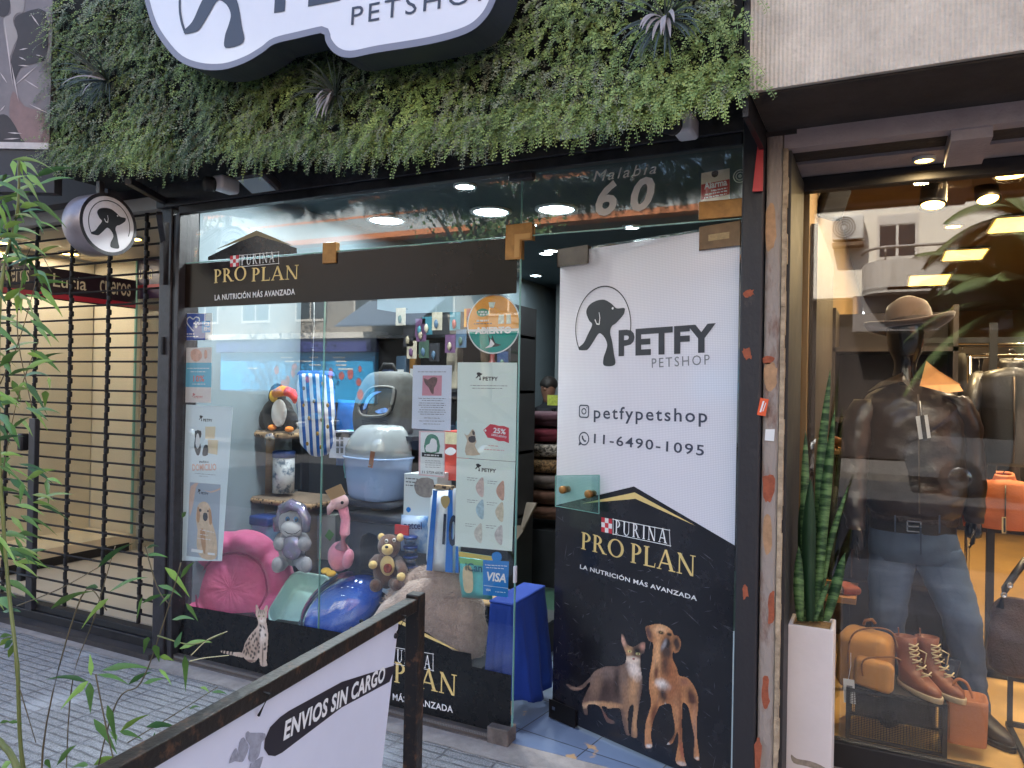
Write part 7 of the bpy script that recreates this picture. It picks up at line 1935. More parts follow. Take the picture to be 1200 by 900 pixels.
ink(t,'white_swash',PRINTW,pr_,[[(521,529),(528,524),(535,528),(531,533),(525,533)]],.003,3)
t=pack('pad_pack','teal and yellow puppy pad pack beside the blue card sticker',[(541,700),(577,703),(578,652),(538,646)],.30,.13,mat('teal pack',(96,190,190),.3,nz=(4,.2),coat=.2),'pack',.008)
pq=front(.30-.068)
ink(t,'yellow_band',mat('yellow print',(222,190,84),.4),pq,[[(538,652),(578,657),(578,652),(538,646)]],.004,1,False)
b=MB();text_px(b,pq,'iCan',(546,668),(566,670),659,off=.006,bold=.03);b.build('lettering',mat('teal ink',(22,92,116),.5),t)
ink(t,'printed_puppy',mat('printed cream puppy',(214,190,150),.5,nz=(30,.15)),pq,[[(543,668),(548,662),(553,665),(555,678),(554,693),(545,692)]],.006,3)
ink(t,'green_band',mat('green band',(130,190,120),.4),pq,[[(539,660),(578,664),(578,657.5),(538,653)]],.004,1,False)
brY=.34;k=kpx(brY,453,655)
br=thing('bear_plush','brown bear plush with cream muzzle sitting before the cat cave','plush toy',P(453,690,brY))
BRN=mat('brown plush',(96,62,44),.95,nz=(36,.25),bump=(150,.8),sheen=.4);CRM=mat('cream plush',(232,200,128),.95,bump=(150,.6),sheen=.3)
b=MB();b.ball(P(453,668,brY),(15*k,.07,20*k),None,22,14,.06);b.build('body',BRN,br)
b=MB();b.ball(P(456,640,brY-.02),(12.5*k,.06,13*k),None,22,14,.04);b.build('head',BRN,br)
for x in(447,469):
    b=MB();b.ball(P(x,630-(469-x)*.02,brY-.01),(4*k,.02,4.5*k));b.build('ear',CRM,br)
b=MB();b.ball(P(454,644,brY-.075),(6.5*k,.03,6*k));b.build('muzzle',CRM,br)
b=MB();b.ball(P(453,641,brY-.105),(.010,.007,.007));b.build('nose',BLKM,br)
for x,y in((453,634),(462,633)):
    b=MB();b.ball(P(x,y,brY-.068),(.010,.007,.011));e=b.build('eye',PLW2,br);b=MB();b.ball(P(x-.5,y,brY-.075),.005);b.build('pupil',BLKM,e)
b=MB();b.ball(P(454,663,brY-.062),(9*k,.025,11*k));b.build('belly',CRM,br)
b=MB();b.lathe([(.024,0),(.024,.01),(.012,.012),(.012,.006)],P(455,666,brY-.085),V((0,-1,.2)),18);b.build('belly_button',mat('rust felt',(150,66,44),.9),br)
for s,pts in((-1,((443,655),(438,660),(437,662))),(1,((466,657),(472,668),(470,676)))):
    b=MB();b.tube([P(*pts[0],brY),P(*pts[1],brY-.05),P(*pts[2],brY-.08)],[6*k,5.5*k,5*k],14);b.build('arm',BRN,br)
    b=MB();b.ball(P(pts[2][0],pts[2][1],brY-.10),(4.5*k,.025,4.5*k));b.build('paw',CRM,br)
for s in(-1,1):
    b=MB();b.tube([P(453+s*8,682,brY),P(453+s*13,687,brY-.09)],[7*k,6.5*k],14);b.ball(P(453+s*13,686,brY-.11),(6.5*k,.03,7*k));b.build('leg',BRN,br)
MB().box(P(471,621,brY+.02),(.085,.01,.05)).build('header_card',mat('red card',(196,50,52),.5,nz=(30,.2)),br)
grp='clear bowls with blue lids in a stack'
for i in range(4):
    c_=P(481,672-i*11.5,.36);c_=V((c_.x,.36,c_.z));
    t=thing('clear_bowl','clear bowl with blue lid in the small stack beside the bear','bowl',c_,grp)
    MB().lathe([(.030,0),(.036,.03),(.034,.03),(.028,.003)],c_,seg=22).build('cup',glass('clear bowl plastic',(.8,.88,.92),2),t)
    MB().lathe([(.038,.031),(.038,.041),(.02,.043)],c_,seg=22).build('lid',MATS['dark blue lid'],t)
ft=thing('water_fountain','small white pet fountain with dark blue top below the clear bowls','fountain',P(462,694,.46))
c_=P(466,696,.46);c_=V((c_.x,.46,c_.z))
MB().lathe([(.06,0),(.085,.02),(.08,.035),(.04,.05),(.03,.07)],c_,seg=28).build('bowl',mat('white blue plastic',(190,206,222),.3),ft)
MB().lathe([(.032,.07),(.030,.085),(.036,.095),(.034,.11),(.025,.125),(.001,.13)],c_,seg=24).build('nozzle',mat('navy plastic',(22,44,92),.3),ft)
st2_=thing('product_box','grey box with green diamond behind the flamingo','box',P(384,640,.8))
b=MB();b.prism([P(x,y,.75)for x,y in((372,655),(393,657),(393,604),(372,603))],(0,.14,0));b.build('carton',mat('dove grey carton',(150,156,152),.5),st2_)
ink(st2_,'green_diamond',mat('diamond green',(76,140,60),.5),front(.75),[[(381,628),(386,620),(392,626),(387,634)]],.003,1,False)
t=pack('blue_pack','blue pet pack behind the striped sack',[(394,545),(424,547),(426,470),(396,468)],.95,.12,mat('blue film pack',(30,96,170),.35,nz=(8,.3)))
t=pack('teal_toy_pack','teal net pack below the blue pet pack',[(404,560),(428,562),(430,505),(406,503)],.85,.12,mat('aqua net',(90,176,180),.5,nz=(40,.4)))
t,pw=carton('white_grid_box','white box with small picture grid right of the striped sack',[(386,536),(406,537),(407,506),(387,505)],.75,.1,mat('lilac white carton',(204,208,222),.5))
b=MB()
for i in range(2):
    for j in range(3):a=pw.uv(pw.hit(396+i*5,512+j*8));b.flat([rect(a[0]-.011,a[1]-.016,a[0]+.011,a[1]+.016)],pw,.003)
b.build('picture_grid',GREYI,t)
tz=P(600,696,.36).z;tx0,tx1=P(580,700,.2).x,P(599,700,.2).x
tbl=thing('side_table','small dark table under the blue cloth by the entrance','table',((tx0+tx1)/2,.45,.02))
b=MB();b.span((tx0,.2,tz-.03),(tx1,.5,tz));b.build('top',DKSH,tbl)
for x in(tx0+.02,tx1-.02):
    for y in(.22,.48):b=MB();b.span((x-.015,y-.015,.02),(x+.015,y+.015,tz-.031));b.build('leg',WOOD,tbl)
clo=thing('blue_cloth','royal blue tablecloth hanging over the small table by the entrance','tablecloth',((tx0+tx1)/2,.45,.1))
b=MB();nU,nV=44,14;vs=[];fs=[]
per=[(tx0-.01,.17),(tx1+.02,.17),(tx1+.02,.54),(tx0-.01,.54)]
def perp(t):
    t=(t%4);i=int(t);f=t-i;a,c=per[i],per[(i+1)%4]
    return V((a[0]+(c[0]-a[0])*f,a[1]+(c[1]-a[1])*f,0)),V(((c[1]-a[1]),-(c[0]-a[0]),0)).normalized()
for j in range(nV+1):
    for i in range(nU+1):
        t=3.0*i/nU-.05;p_,n_=perp(t);d=j/nV
        w_=(.018*math.sin(t*17)+.012*math.sin(t*31+1))*d+.05*d+.02*noise.noise(V((t*3,d*3,1)))*d
        vs.append(V((p_.x,p_.y,tz+.006-d*(tz-.08+.04*math.sin(t*5))))+n_*w_)
fs=[(j*(nU+1)+i,j*(nU+1)+i+1,(j+1)*(nU+1)+i+1,(j+1)*(nU+1)+i)for j in range(nV)for i in range(nU)]
b.add(vs,fs,True);BCL=mat('royal blue cloth',(14,56,146),.8,nz=(6,.15),bump=(200,.2));b.build('drape',BCL,clo,solid=.002)
b=MB();b.rbox(((tx0+tx1)/2+.005,.355,tz+.008),(tx1-tx0+.04,.38,.012),.006);b.build('top_sheet',BCL,clo)
t=thing('black_crate','black crate end with pale rail between the fluffy bed and blue cloth','crate',P(570,790,.2))
a,c=P(556,790,.52),P(580,712,.52)
b=MB();b.span((a.x,.54,.02),(c.x,.80,c.z));b.build('body',BLKM,t);b=MB();b.bar(P(568,785,.5),P(580,770,.5),.014);b.build('rail',WOOD,t)
b=MB();b.rbox(((a.x+c.x)/2,.66,c.z+.011),(c.x-a.x+.03,.30,.02),.008);b.build('shelf_lip',WOOD,t)
# ------------------------------------------------------------ seen through the open door
gx0,gx1=P(603,560,2.6).x,P(668,560,2.6).x
BEDM=[mat('maroon plush',(66,36,46),.95,nz=(20,.3)),mat('rust plush',(86,58,46),.95,nz=(20,.3)),mat('zebra plush',(120,112,104),.95,nz=(36,.7,.45,.55)),mat('leopard plush',(110,84,56),.95,nz=(60,.7,.42,.58)),mat('crimson plush',(96,28,42),.95,nz=(20,.3)),mat('dusty plush',(96,84,80),.95,nz=(20,.3))]
names=('rust','rust brown','grey','leopard print','zebra print','crimson','maroon')
zbot,ztop_=P(630,606,2.6).z,P(630,482,2.6).z
for i,mi in enumerate((1,1,5,3,2,4,0)):
    z=zbot+(ztop_-zbot)*(i+.5)/7
    cx=(gx0+gx1)/2+r7.uniform(-.03,.03)
    pos=('at the very bottom','second from the bottom','third from the bottom','in the middle','under the crimson one','under the top one','on top')[i]
    t=thing('stacked_pet_bed',names[i]+' plush pet bed '+pos+' of the dark stack inside','pet bed',(cx,2.7,z-.06),'pet beds stacked inside the door')
    b=MB();b.loft([hring((cx,2.7,z+dz),a,a*.8,32,0,None,.02,9,2.6)for dz,a in((-.055,.26),(-.045,.32),(0,.36),(.045,.33),(.055,.25))]);b.build('cushion',BEDM[mi],t)
    b=MB();b.tube([V((cx+math.cos(q_)*.345,2.7+math.sin(q_)*.275,z+.02))for q_ in[2*math.pi*j_/24 for j_ in range(25)]],.035,10,False);b.build('bolster',BEDM[mi],t)
bs_=thing('bed_plinth','dark plinth under the stack of pet beds inside the door','plinth',(gx0+.3,2.7,.02));MB().span((gx0-.1,2.4,.02),(gx1+.1,3.1,zbot-.062)).build('body',DKSH,bs_)
ry=thing('wood_tray','large shallow black tray with pale wooden rim on the floor inside','tray',P(630,645,1.6))
f0,f1,f2,f3=PZ(606,640,.14),PZ(646,648,.14),PZ(676,594,.20),PZ(635,588,.20)
f0,f1,f2,f3=[V(q_)for q_ in(f0,f1,f2,f3)]
b=MB();b.prism([f0,f1,f2,f3],(0,0,-.03));b.build('bottom',mat('black board',(26,27,32),.6,nz=(4,.2)),ry)
b=MB()
for a,c in((f0,f1),(f1,f2),(f3,f0)):b.bar(a+V((0,0,.01)),c+V((0,0,.01)),.03,.05)
b.build('rim',mat('pale wood rim',(190,166,120),.6,nz=(6,.15)),ry)
for p_ in(f0,f1):
    b=MB();b.span((p_.x-.02,p_.y-.02,.02),(p_.x+.02,p_.y+.02,.11));b.build('leg',MATS['pale wood rim'],ry)
t=thing('leaning_board','beige board leaning behind the black tray inside','board',PZ(615,620,.1))
b=MB();b.prism([P(603,634,1.75),P(612,622,1.95),P(628,590,2.05),P(603,588,2.05)],(0,.03,0));b.build('panel',mat('beige felt board',(128,118,106),.8,nz=(4,.1)),t)
MB().span((-2.6,1.5,.0205),(-1.2,2.3,.026)).build('green_mat',mat('dark green mat',(40,74,58),.9,nz=(30,.3),bump=(120,.6)),label='dark green floor mat beyond the entrance',cat='mat')
WG=mat('grey inner wall',(120,128,132),.7,nz=(2,.06))
MB().span((-3.4,5.0,.02),(-.42,5.1,2.755)).build('inner_wall',WG,bd)
cnt=thing('counter','dark shop counter at the back of the pet shop','counter',(P(640,500,4).x,3.9,.02))
cx0,cx1=P(612,500,3.8).x,-.5
MB().span((cx0,3.7,.02),(cx1,4.15,1.05)).build('body',DKSH,cnt);MB().span((cx0-.04,3.66,1.051),(cx1,4.19,1.09)).build('top',BLKM,cnt)
crd=thing('counter_card','yellow green card standing on the dark counter','card',P(648,475,3.72));MB().box(P(648,469,3.72),(.11,.02,.10)).build('card',mat('lime card',(150,156,62),.5,nz=(40,.4)),crd)
pr=thing('person','person in dark clothes standing behind the counter inside','person',(P(643,470,4.45).x,4.45,.02))
hx=P(643,455,4.45);SK=mat('skin',(120,84,68),.6)
b=MB();b.loft([hring((hx.x,4.45,z),a,d_,28,0,None,.006,8)for z,a,d_ in((.02,.13,.11),(.5,.15,.12),(.95,.19,.13),(1.15,.17,.12),(1.35,.20,.13),(hx.z-.29,.21,.12),(hx.z-.22,.17,.10),(hx.z-.17,.07,.07),(hx.z-.12,.055,.06))]);b.build('clothing',mat('black clothing',(28,30,36),.85),pr)
b=MB();b.loft([hring((hx.x,4.44,hx.z+z),a,a*1.15,24)for z,a in((-.15,.05),(-.11,.052),(-.08,.062),(-.03,.074),(.03,.078),(.07,.07),(.10,.045),(.115,.01))]);b.ball((hx.x,4.355,hx.z-.01),(.013,.02,.02));b.build('body',SK,pr)
b=MB();b.ball((hx.x,4.455,hx.z+.045),(.092,.115,.085),None,20,12,.1);b.build('hair',mat('dark hair',(30,24,22),.6),pr)
for s in(-1,1):
    b=MB();b.tube([(hx.x+s*.19,4.45,hx.z-.25),(hx.x+s*.25,4.42,hx.z-.52),(hx.x+s*.15,4.24,1.14)],[.06,.052,.04],14);b.build('sleeve',MATS['black clothing'],pr)
    b=MB();b.ball((hx.x+s*.028,4.362,hx.z+.005),(.010,.006,.006));b.build('eye',BLKM,pr)
for i,(x0_,y0_,x1_,y1_,c_)in enumerate(((613,342,620,358,0),(622,345,629,361,1),(613,368,619,384,2),(621,370,629,386,0))):
    a,c=P(x0_,y1_,4.99),P(x1_,y0_,4.99)
    MB().span((a.x,4.985,a.z),(c.x,4.998,c.z)).build('wall_sheet',(PM[6],PM[9],PM[0])[c_],label=('cream sheet upper left','teal sheet upper right','steel blue sheet lower left','cream sheet lower right')[i]+' of four on the grey inner wall',cat='sheet',group='sheets on the grey inner wall')
# ------------------------------------------------------------ next door: leather shop behind its roller grille
CREAMW=mat('cream display wall',(206,196,174),.7,nz=(2,.05))
nb=thing('recessed_shop','cream leather goods shop front recessed behind the black grille','shop',(-5.2,1.6,.1))
XS=-5.8
MB().span((XS-1.2,.2,.101),(XS,1.4,.24)).build('plinth',mat('cream marble',(222,206,176),.4,nz=(3,.08)),nb)
MB().span((XS-.05,.2,.105),(XS+.012,1.38,.17)).build('kick_strip',BLKM,nb)
MB().span((XS-.60,.18,.241),(XS-.56,1.4,2.6)).build('display_wall',CREAMW,nb)
MB().span((XS-.56,1.41,.101),(XS+.001,1.45,2.6)).build('display_wall',CREAMW,nb)
MB().span((XS-.012,.2,.24),(XS-.002,1.4,2.6)).build('pane',GLASS,nb)
MB().span((XS+.002,1.42,.101),(-3.71,1.43,2.6)).build('pane',GLASS,nb)
b=MB();b.span((XS-.014,1.404,.24),(XS+.004,1.42,2.6));b.build('edge',GREENEDGE,nb)
MB().span((XS+.6,2.9,.101),(-3.71,2.96,2.6)).build('display_wall',CREAMW,nb)
LB=Plane((XS+.004,.8,0),(0,1,0))
bt_=LB.uv(LB.hit(10,306))[1];bb_=LB.uv(LB.hit(10,345))[1]
lbn=thing('lettered_band','dark band with cream serif lettering and a red stripe behind the grille','sign band',(XS+.004,.8,bb_))
MB().flat([rect(-.6,bb_,.6,bt_)],LB,0).build('film',mat('plum black film',(36,24,34),.35,nz=(2,.3)),lbn)
MB().flat([rect(-.6,bb_+.01,.6,bb_+.05)],LB,.001).build('red_stripe',mat('crimson stripe',(156,34,52),.4),lbn)
b=MB()
hgt=bt_-bb_
for s_,p0,p1 in(('cueros',(0,320),(34,322)),('Luc\u00eda',(62,333),(101,336)),('cueros',(117,333),(153,338))):
    a=LB.uv(LB.hit(*p0));c=LB.uv(LB.hit(*p1));put_text(b,LB,s_,(a[0],bb_+hgt*.42),c[0]-a[0],hgt*.42,off=.002,bold=.005)
b.build('lettering',mat('cream letters',(206,196,170),.5),lbn)
LB2=front(1.415);b=MB()
x0_,x1_=P(157,300,1.415).x,-3.72
lb2=thing('lettered_band','plum band with cream lettering on the inner pane beside the black post','sign band',(x0_,1.415,2.0))
za,zb2=P(170,350,1.415).z,P(170,300,1.415).z
MB().flat([rect(x0_,za,x1_,zb2)],LB2,0).build('film',mat('violet plum film',(54,34,70),.35,nz=(2,.3)),lb2)
MB().flat([rect(x0_,za+.08,x1_,za+.12)],LB2,.001).build('red_stripe',MATS['crimson stripe'],lb2)
b=MB();put_text(b,LB2,'Luc\u00eda',(x0_+.02,za+.17),.22,.12,off=.002);b.build('lettering',MATS['cream letters'],lb2)
for i,(x,y)in enumerate(((-5.0,.75),(-6.1,.5))):
    downlight(V((x,y,2.617)),.07,LAMPY,'oval warm ceiling light behind the grille','warm lights behind the grille',power=1.3,col=(1,.95,.87))
for q_ in((-6.1,1.0),(-4.6,2.2)):
    downlight(V((q_[0],q_[1],2.617)),.07,LAMPY,'oval warm ceiling light behind the grille','warm lights behind the grille',power=1.3,col=(1,.95,.87))
rg_=thing('roller_grille','black chain link roller grille drawn down over the left shop','grille',(-5.2,.03,.10))
def strap(x):
    b=MB();z=.14;i=0
    while z<2.60:
        w_=.015 if i%2==0 else.024
        h_=.052 if i%2==0 else.036
        b.rbox((x,.03+(.006 if i%2 else 0),z+h_/2),(w_,.024,h_),.006,None,2);z+=h_-.002;i+=1
    return b.build('strap',BLKM,rg_)
xs_=[P(x,450,.03).x for x in(8,40,81,125,168)]
d_=(xs_[0]-xs_[2])/2
xs_+=[xs_[0]+d_*i for i in(1,2,3,4,5,6)]
s0_=strap(xs_[0])
for x in xs_[1:]:
    c=s0_.copy();COL.objects.link(c);c.location=s0_.location+V((x-xs_[0],0,0));WL[c.name]=wl(s0_)+V((x-xs_[0],0,0))
b=MB();b.tube([(-8.5,.03,.20),(-3.71,.03,.20)],.0068,6);r0_=b.build('rod',BLKM,rg_)
for i in range(1,28):
    c=r0_.copy();COL.objects.link(c);c.location=(0,.004*(i%2),.0865*i);c.rotation_euler=(0,.0025*math.sin(i*2.1),0);WL[c.name]=wl(rg_)
MB().span((-8.5,-.02,.02),(-3.71,.09,.09)).build('bottom_rail',mat('dark steel rail',(44,42,44),.5,.4,nz=(10,.4)),rg_,bevel=.004)
MB().span((-8.5,-.005,.092),(-3.71,.06,.13)).build('bottom_bar',BLKM,rg_,bevel=.003)
zt_=P(40,490,0).z;x_=P(39,600,-.02).x
b=MB();b.span((x_-.035,-.04,.10),(x_+.03,-.006,zt_));b.build('lock_post',BLK,rg_,bevel=.004)
p_=P(27,518,-.03);b=MB();b.rbox(p_,(.05,.05,.11),.01);b.build('lock_box',DARKMETAL,rg_)
p_=P(26,672,-.03);b=MB();b.rbox(p_,(.05,.05,.09),.01);b.tube([p_+V((0,-.02,0)),p_+V((.18,-.02,-.0))],.008,8);b.build('latch',BLKM,rg_)
p_=P(191,405,-.035);b=MB();b.rbox(p_,(.02,.02,.10),.004);b.build('hook',BLKM,rg_);
MB().span((-8.5,-.10,.005),(-3.63,-.022,.04)).build('threshold',mat('worn steel threshold',(70,66,66),.5,.4,nz=(8,.4)),rg_)
MB().span((-14,-.12,2.62),(-4.03,.15,3.04)).build('header_beam',mat('brown grey beam',(86,80,78),.8,nz=(3,.25)),bd)
MB().span((-14,-.02,2.545),(-3.71,.14,2.619)).build('soffit_strip',mat('pale soffit',(170,164,156),.7,nz=(2,.1)),bd)
HPl=Plane(P(60,100,-.50),(R0.x,R0.y,0))
hb=thing('picture_hoarding','large grey and brown printed picture board left of the green wall','billboard',P(20,172,-.5))
h1=HPl.uv(HPl.hit(58,168));h0=HPl.uv(HPl.hit(0,166))
zt2_=1.35+h1[1]*0+2.2
MB().prism([HPl.at(*p_,0)for p_ in((h1[0]-1.6,h1[1]),(h1[0],h1[1]),(h1[0],zt2_),(h1[0]-1.6,zt2_))],HPl.n*-.06).build('board',mat('grey brown print',(116,108,112),.45,nz=(2.2,.4),coat=.15),hb)
kq=lambda x,y:(x/4.5,y/4.5)
ink(hb,'printed_shape',mat('pale grey print',(150,144,144),.5,nz=(6,.1)),HPl,[[kq(*p_)for p_ in[(55,-30),(125,-30),(125,60),(90,70),(70,110),(95,190),(75,240),(50,300),(30,200),(20,100),(60,70)]]],.002,3)
ink(hb,'printed_ground',mat('rose brown print',(128,104,104),.5,nz=(12,.2)),HPl,[[kq(*p_)for p_ in[(70,480),(130,560),(230,600),(260,760),(140,755),(80,660),(50,600)]]],.002,3)
ink(hb,'printed_dark',mat('dark print',(50,45,50),.5,nz=(12,.3)),HPl,[[kq(*p_)for p_ in[(-10,620),(40,610),(90,680),(130,755),(-10,755)]],[kq(*p_)for p_ in[(-10,-20),(50,-20),(50,60),(20,90),(-10,70)]],[kq(*p_)for p_ in[(75,110),(120,70),(240,60),(250,290),(200,330),(110,360),(75,430),(55,330),(95,200)]]],.0016,3)
r3=random.Random(9);st=[]
for(x0_,y0_,x1_,y1_)in((22,90,70,460),(75,455,200,345),(160,70,210,140),(100,265,150,255),(100,300,140,320),(155,550,260,600),(0,380,40,440),(0,590,30,555),(130,420,210,470),(95,345,160,350),(190,290,230,300),(60,330,100,540),(40,700,120,705),(20,735,110,730)):
    dx,dy=x1_-x0_,y1_-y0_;L_=math.hypot(dx,dy);nx,ny=-dy/L_*3.5,dx/L_*3.5
    st.append([kq(x0_,y0_),kq((x0_+x1_)/2+nx,(y0_+y1_)/2+ny),kq(x1_,y1_),kq((x0_+x1_)/2-nx,(y0_+y1_)/2-ny)])
ink(hb,'printed_strokes',mat('white grey print',(196,186,188),.5),HPl,st,.0026,1,False)
slab(HPl,h1[0]-1.6,h1[1]-.035,h1[0]+.002,h1[1]-.001,-.06,.012).build('bottom_trim',mat('white grey trim',(196,192,192),.6,nz=(20,.15)),hb)
slab(HPl,h1[0]-1.6,h1[1]-.26,h1[0]+.03,h1[1]-.036,-.07,.0).build('lower_beam',mat('blue grey beam',(62,64,70),.7,nz=(4,.25)),hb)
# ------------------------------------------------------------ street sign frame in the foreground
A0=PZ(487,706,.975);A1=PZ(150,898,.975)
du_=V((A0.x-A1.x,A0.y-A1.y,0)).normalized()
FPn=Plane(A0,du_)
fs_=thing('sign_frame','worn black iron frame holding a white banner on the pavement','sign frame',(A0.x,A0.y,0))
b=MB();b.bar((A0.x,A0.y,.004),(A0.x,A0.y,1.0),.040,.040,du_);b.build('post',WORN,fs_,bevel=.003)
b=MB();b.bar(A0-du_*.021,A1-du_*.25,.034,.034);b.build('top_bar',WORN,fs_,bevel=.003)
e_=A1-du_*.27
b=MB();b.bar((e_.x,e_.y,.004),(e_.x,e_.y,1.0),.046,.046,du_);b.build('post',WORN,fs_,bevel=.003)
b=MB();b.bar((A0.x,A0.y,.12)-du_*.024 if False else V((A0.x,A0.y,.12))-du_*.024,V((e_.x,e_.y,.12))+du_*.024,.04,.04);b.build('bottom_bar',WORN,fs_,bevel=.003)
bn=thing('banner','white banner with a black pill and slanted white lettering tied in the iron frame','banner',FPn.at(-.6,0,0)-V((0,0,.9)))
tr_=FPn.uv(FPn.hit(467,730));br_=FPn.uv(FPn.hit(448,895));tl__=FPn.uv(FPn.hit(190,886))
L_=(A0-e_).length
BANW=mat('white banner vinyl',(214,216,232),.42,nz=(4,.04),bump=(7,.12,.02))
lft=-L_+.08
sl_=(tr_[1]-tl__[1])/(tr_[0]-tl__[0])
bot=-.80
b=MB();b.prism([FPn.at(*p_,0)for p_ in((lft,bot),(br_[0]-.02,bot),br_,tr_,(lft,tl__[1]+sl_*(lft-tl__[0])))],FPn.n*-.003);b.build('sheet',BANW,bn)
PILLK=mat('banner black',(34,32,44),.4,nz=(8,.2))
ink(bn,'pill',PILLK,FPn,[[(464,779),(456,799),(400,829),(330,882),(322,886),(314,885),(309,877),(310,866),(316,852),(328,840),(338,833),(400,799)]],.001,1,False)
b=MB();text_px(b,FPn,'ENVIOS SIN CARGO',(331,867),(450,797),846,off=.0022,bold=.035,shear=.12,space=1.06);b.build('lettering',PRINTW,bn)
kq2=lambda x,y:(230+x*250/1200,770+y*130/624)
GRY=mat('banner grey ink',(150,152,166),.5,nz=(90,.3))
ink(bn,'grey_emblem',GRY,FPn,[[kq2(*p_)for p_ in o_]for o_ in([(275,430),(290,415),(300,425),(350,425),(385,430),(385,460),(365,480),(355,540),(340,570),(310,590),(290,570),(300,500),(280,470)],[(240,480),(262,450),(280,475),(292,510),(275,560),(255,590),(235,540)],[(180,598),(200,540),(222,510),(235,545),(255,590),(215,585)],[(300,600),(340,575),(375,560),(350,640),(330,700),(295,690)])],.001,2)
b=MB();
for px_,py_ in((463,741),(300,838)):
    c_=FPn.hit(px_,py_);b.tube([c_+FPn.n*.006,c_+V((0,0,.045))+FPn.n*.03,c_+V((0,0,.05))-FPn.n*.02,c_-FPn.n*.006],.0028,6)
b.build('tie',BLKM,bn)
b=MB();c_=FPn.hit(463,745);b.lathe([(.007,0),(.007,.005),(.003,.006)],c_,FPn.n,12);b.build('eyelet',DARKMETAL,bn)
# ------------------------------------------------------------ bamboo in the foreground
CULM=mat('bamboo culm',(112,118,62),.4,nz=(6,.3),stretch=(1,1,.4));TWIG=mat('brown twig',(96,84,58),.6,nz=(10,.3))
BLEAF=[mat('bamboo leaf',(84,120,56),.5,nz=(9,.3),spec=.25),mat('yellowing bamboo leaf',(124,146,66),.45,nz=(9,.35)),mat('dark bamboo leaf',(56,94,48),.5,nz=(9,.3),spec=.25),mat('bright bamboo leaf',(126,160,72),.5,nz=(9,.25),spec=.25)]
YB=-1.72
def bleaf(mbs,base,tip,wpx,Y0,Y1,mi,roll=0.,bend=.12):
    a=P(*base,Y0);c=P(*tip,Y1);n_=7
    ax=(c-a);L_=ax.length;ax.normalize()
    view=(a-CAM).normalized();s0=ax.cross(view).normalized();up_=s0.cross(ax)
    s=(s0*math.cos(roll)+up_*math.sin(roll)).normalized();nrm=s.cross(ax)
    hw=wpx*(a-P(base[0]+1,base[1],Y0)).length*.5
    vs=[]
    for i in range(n_+1):
        t=i/n_;p_=a+ax*L_*t+V((0,0,math.sin(t*math.pi)*bend*L_*.5))
        w_=hw*max(.03,(min(1,t/.28+.12)if t<.28 else((1-t)/.72)**.85))
        vs+=[p_-s*w_+nrm*w_*.25,p_,p_+s*w_+nrm*w_*.25]
    fs=[]
    for i in range(n_):
        k_=3*i;fs+=[(k_,k_+1,k_+4,k_+3),(k_+1,k_+2,k_+5,k_+4)]
    mbs[mi].add(vs,fs,True)
q3=lambda x,y:(x/3,600+y/3)
LV=[((345,195),(470,110),11),((385,280),(520,230),9),((180,340),(335,278),13),((380,305),(285,412),11),((580,195),(668,302),14),((635,232),(684,176),9),((605,378),(684,378),10),((655,322),(697,386),9),((615,478),(640,420),12),((632,480),(746,458),13),((650,505),(652,632),13),((542,468),(560,528),13),((320,575),(316,498),10),((310,598),(160,590),9),((310,595),(212,695),15),((316,600),(318,708),15),((345,570),(452,606),11),((360,556),(532,552),13),((452,606),(536,562),10),((505,602),(576,586),11),((330,728),(412,852),15),((378,680),(410,820),13),((424,772),(526,712),11),((515,755),(628,760),13),((636,748),(722,730),11),((526,842),(546,772),10),((420,770),(502,800),10),((412,800),(385,770),8),((330,890),(410,862),12),((420,880),(372,905),12),((470,900),(525,870),9),((15,480),(48,452),11),((30,512),(60,455),10),((0,470),(46,440),10),((0,440),(45,436),8),((0,80),(118,108),10),((20,130),(80,138),9),((10,150),(66,168),8),((0,92),(22,200),10),((510,150),(590,160),9),((515,128),(560,122),6),((556,258),(640,300),9),((600,290),(560,330),8),((500,320),(600,290),8),((520,440),(505,500),12),((560,510),(612,524),12),((560,552),(604,610),7),((705,615),(735,635),7),((745,632),(798,640),8),((665,694),(706,688),5),((730,690),(742,722),6),((345,265),(300,268),8),((500,300),(480,380),6),((0,742),(38,738),6),((30,740),(80,745),6),((0,905),(40,880),16),((160,870),(180,905),10),((200,890),(270,820),10),((310,890),(250,900),9),((0,300),(45,355),16),((10,350),(75,352),10),((640,20),(655,0),8)]
q8=lambda x,y:(x/4.09,160+y/4.09)
LT=[((60,115),(70,190),12,3),((100,118),(128,180),11,3),((60,112),(260,165),8,3),((115,120),(185,190),9,1),((90,118),(110,190),9,3),((30,180),(10,230),7,0),((110,190),(185,310),11,1),((130,170),(205,250),7,0),((160,310),(320,440),13,0),((160,318),(220,330),9,0),((60,320),(120,420),8,0),((10,300),(60,430),8,0),((0,330),(40,470),9,3),((85,410),(62,520),8,0),((20,380),(0,470),8,0),((115,518),(230,580),9,3),((0,505),(110,540),6,1),((170,400),(210,470),6,0),((15,790),(120,725),13,3),((120,640),(100,730),9,0),((165,630),(205,720),9,0),((180,640),(250,760),12,0),((165,740),(200,790),7,0),((190,700),(330,705),8,0),((195,725),(300,865),13,3),((85,760),(80,850),11,3),((45,880),(80,860),8,1),((30,640),(50,720),6,1),((10,560),(40,620),8,0),((160,390),(60,380),6,1),((130,780),(160,860),6,1)]
q4=lambda x,y:(x/2.813,300+y/2.813)
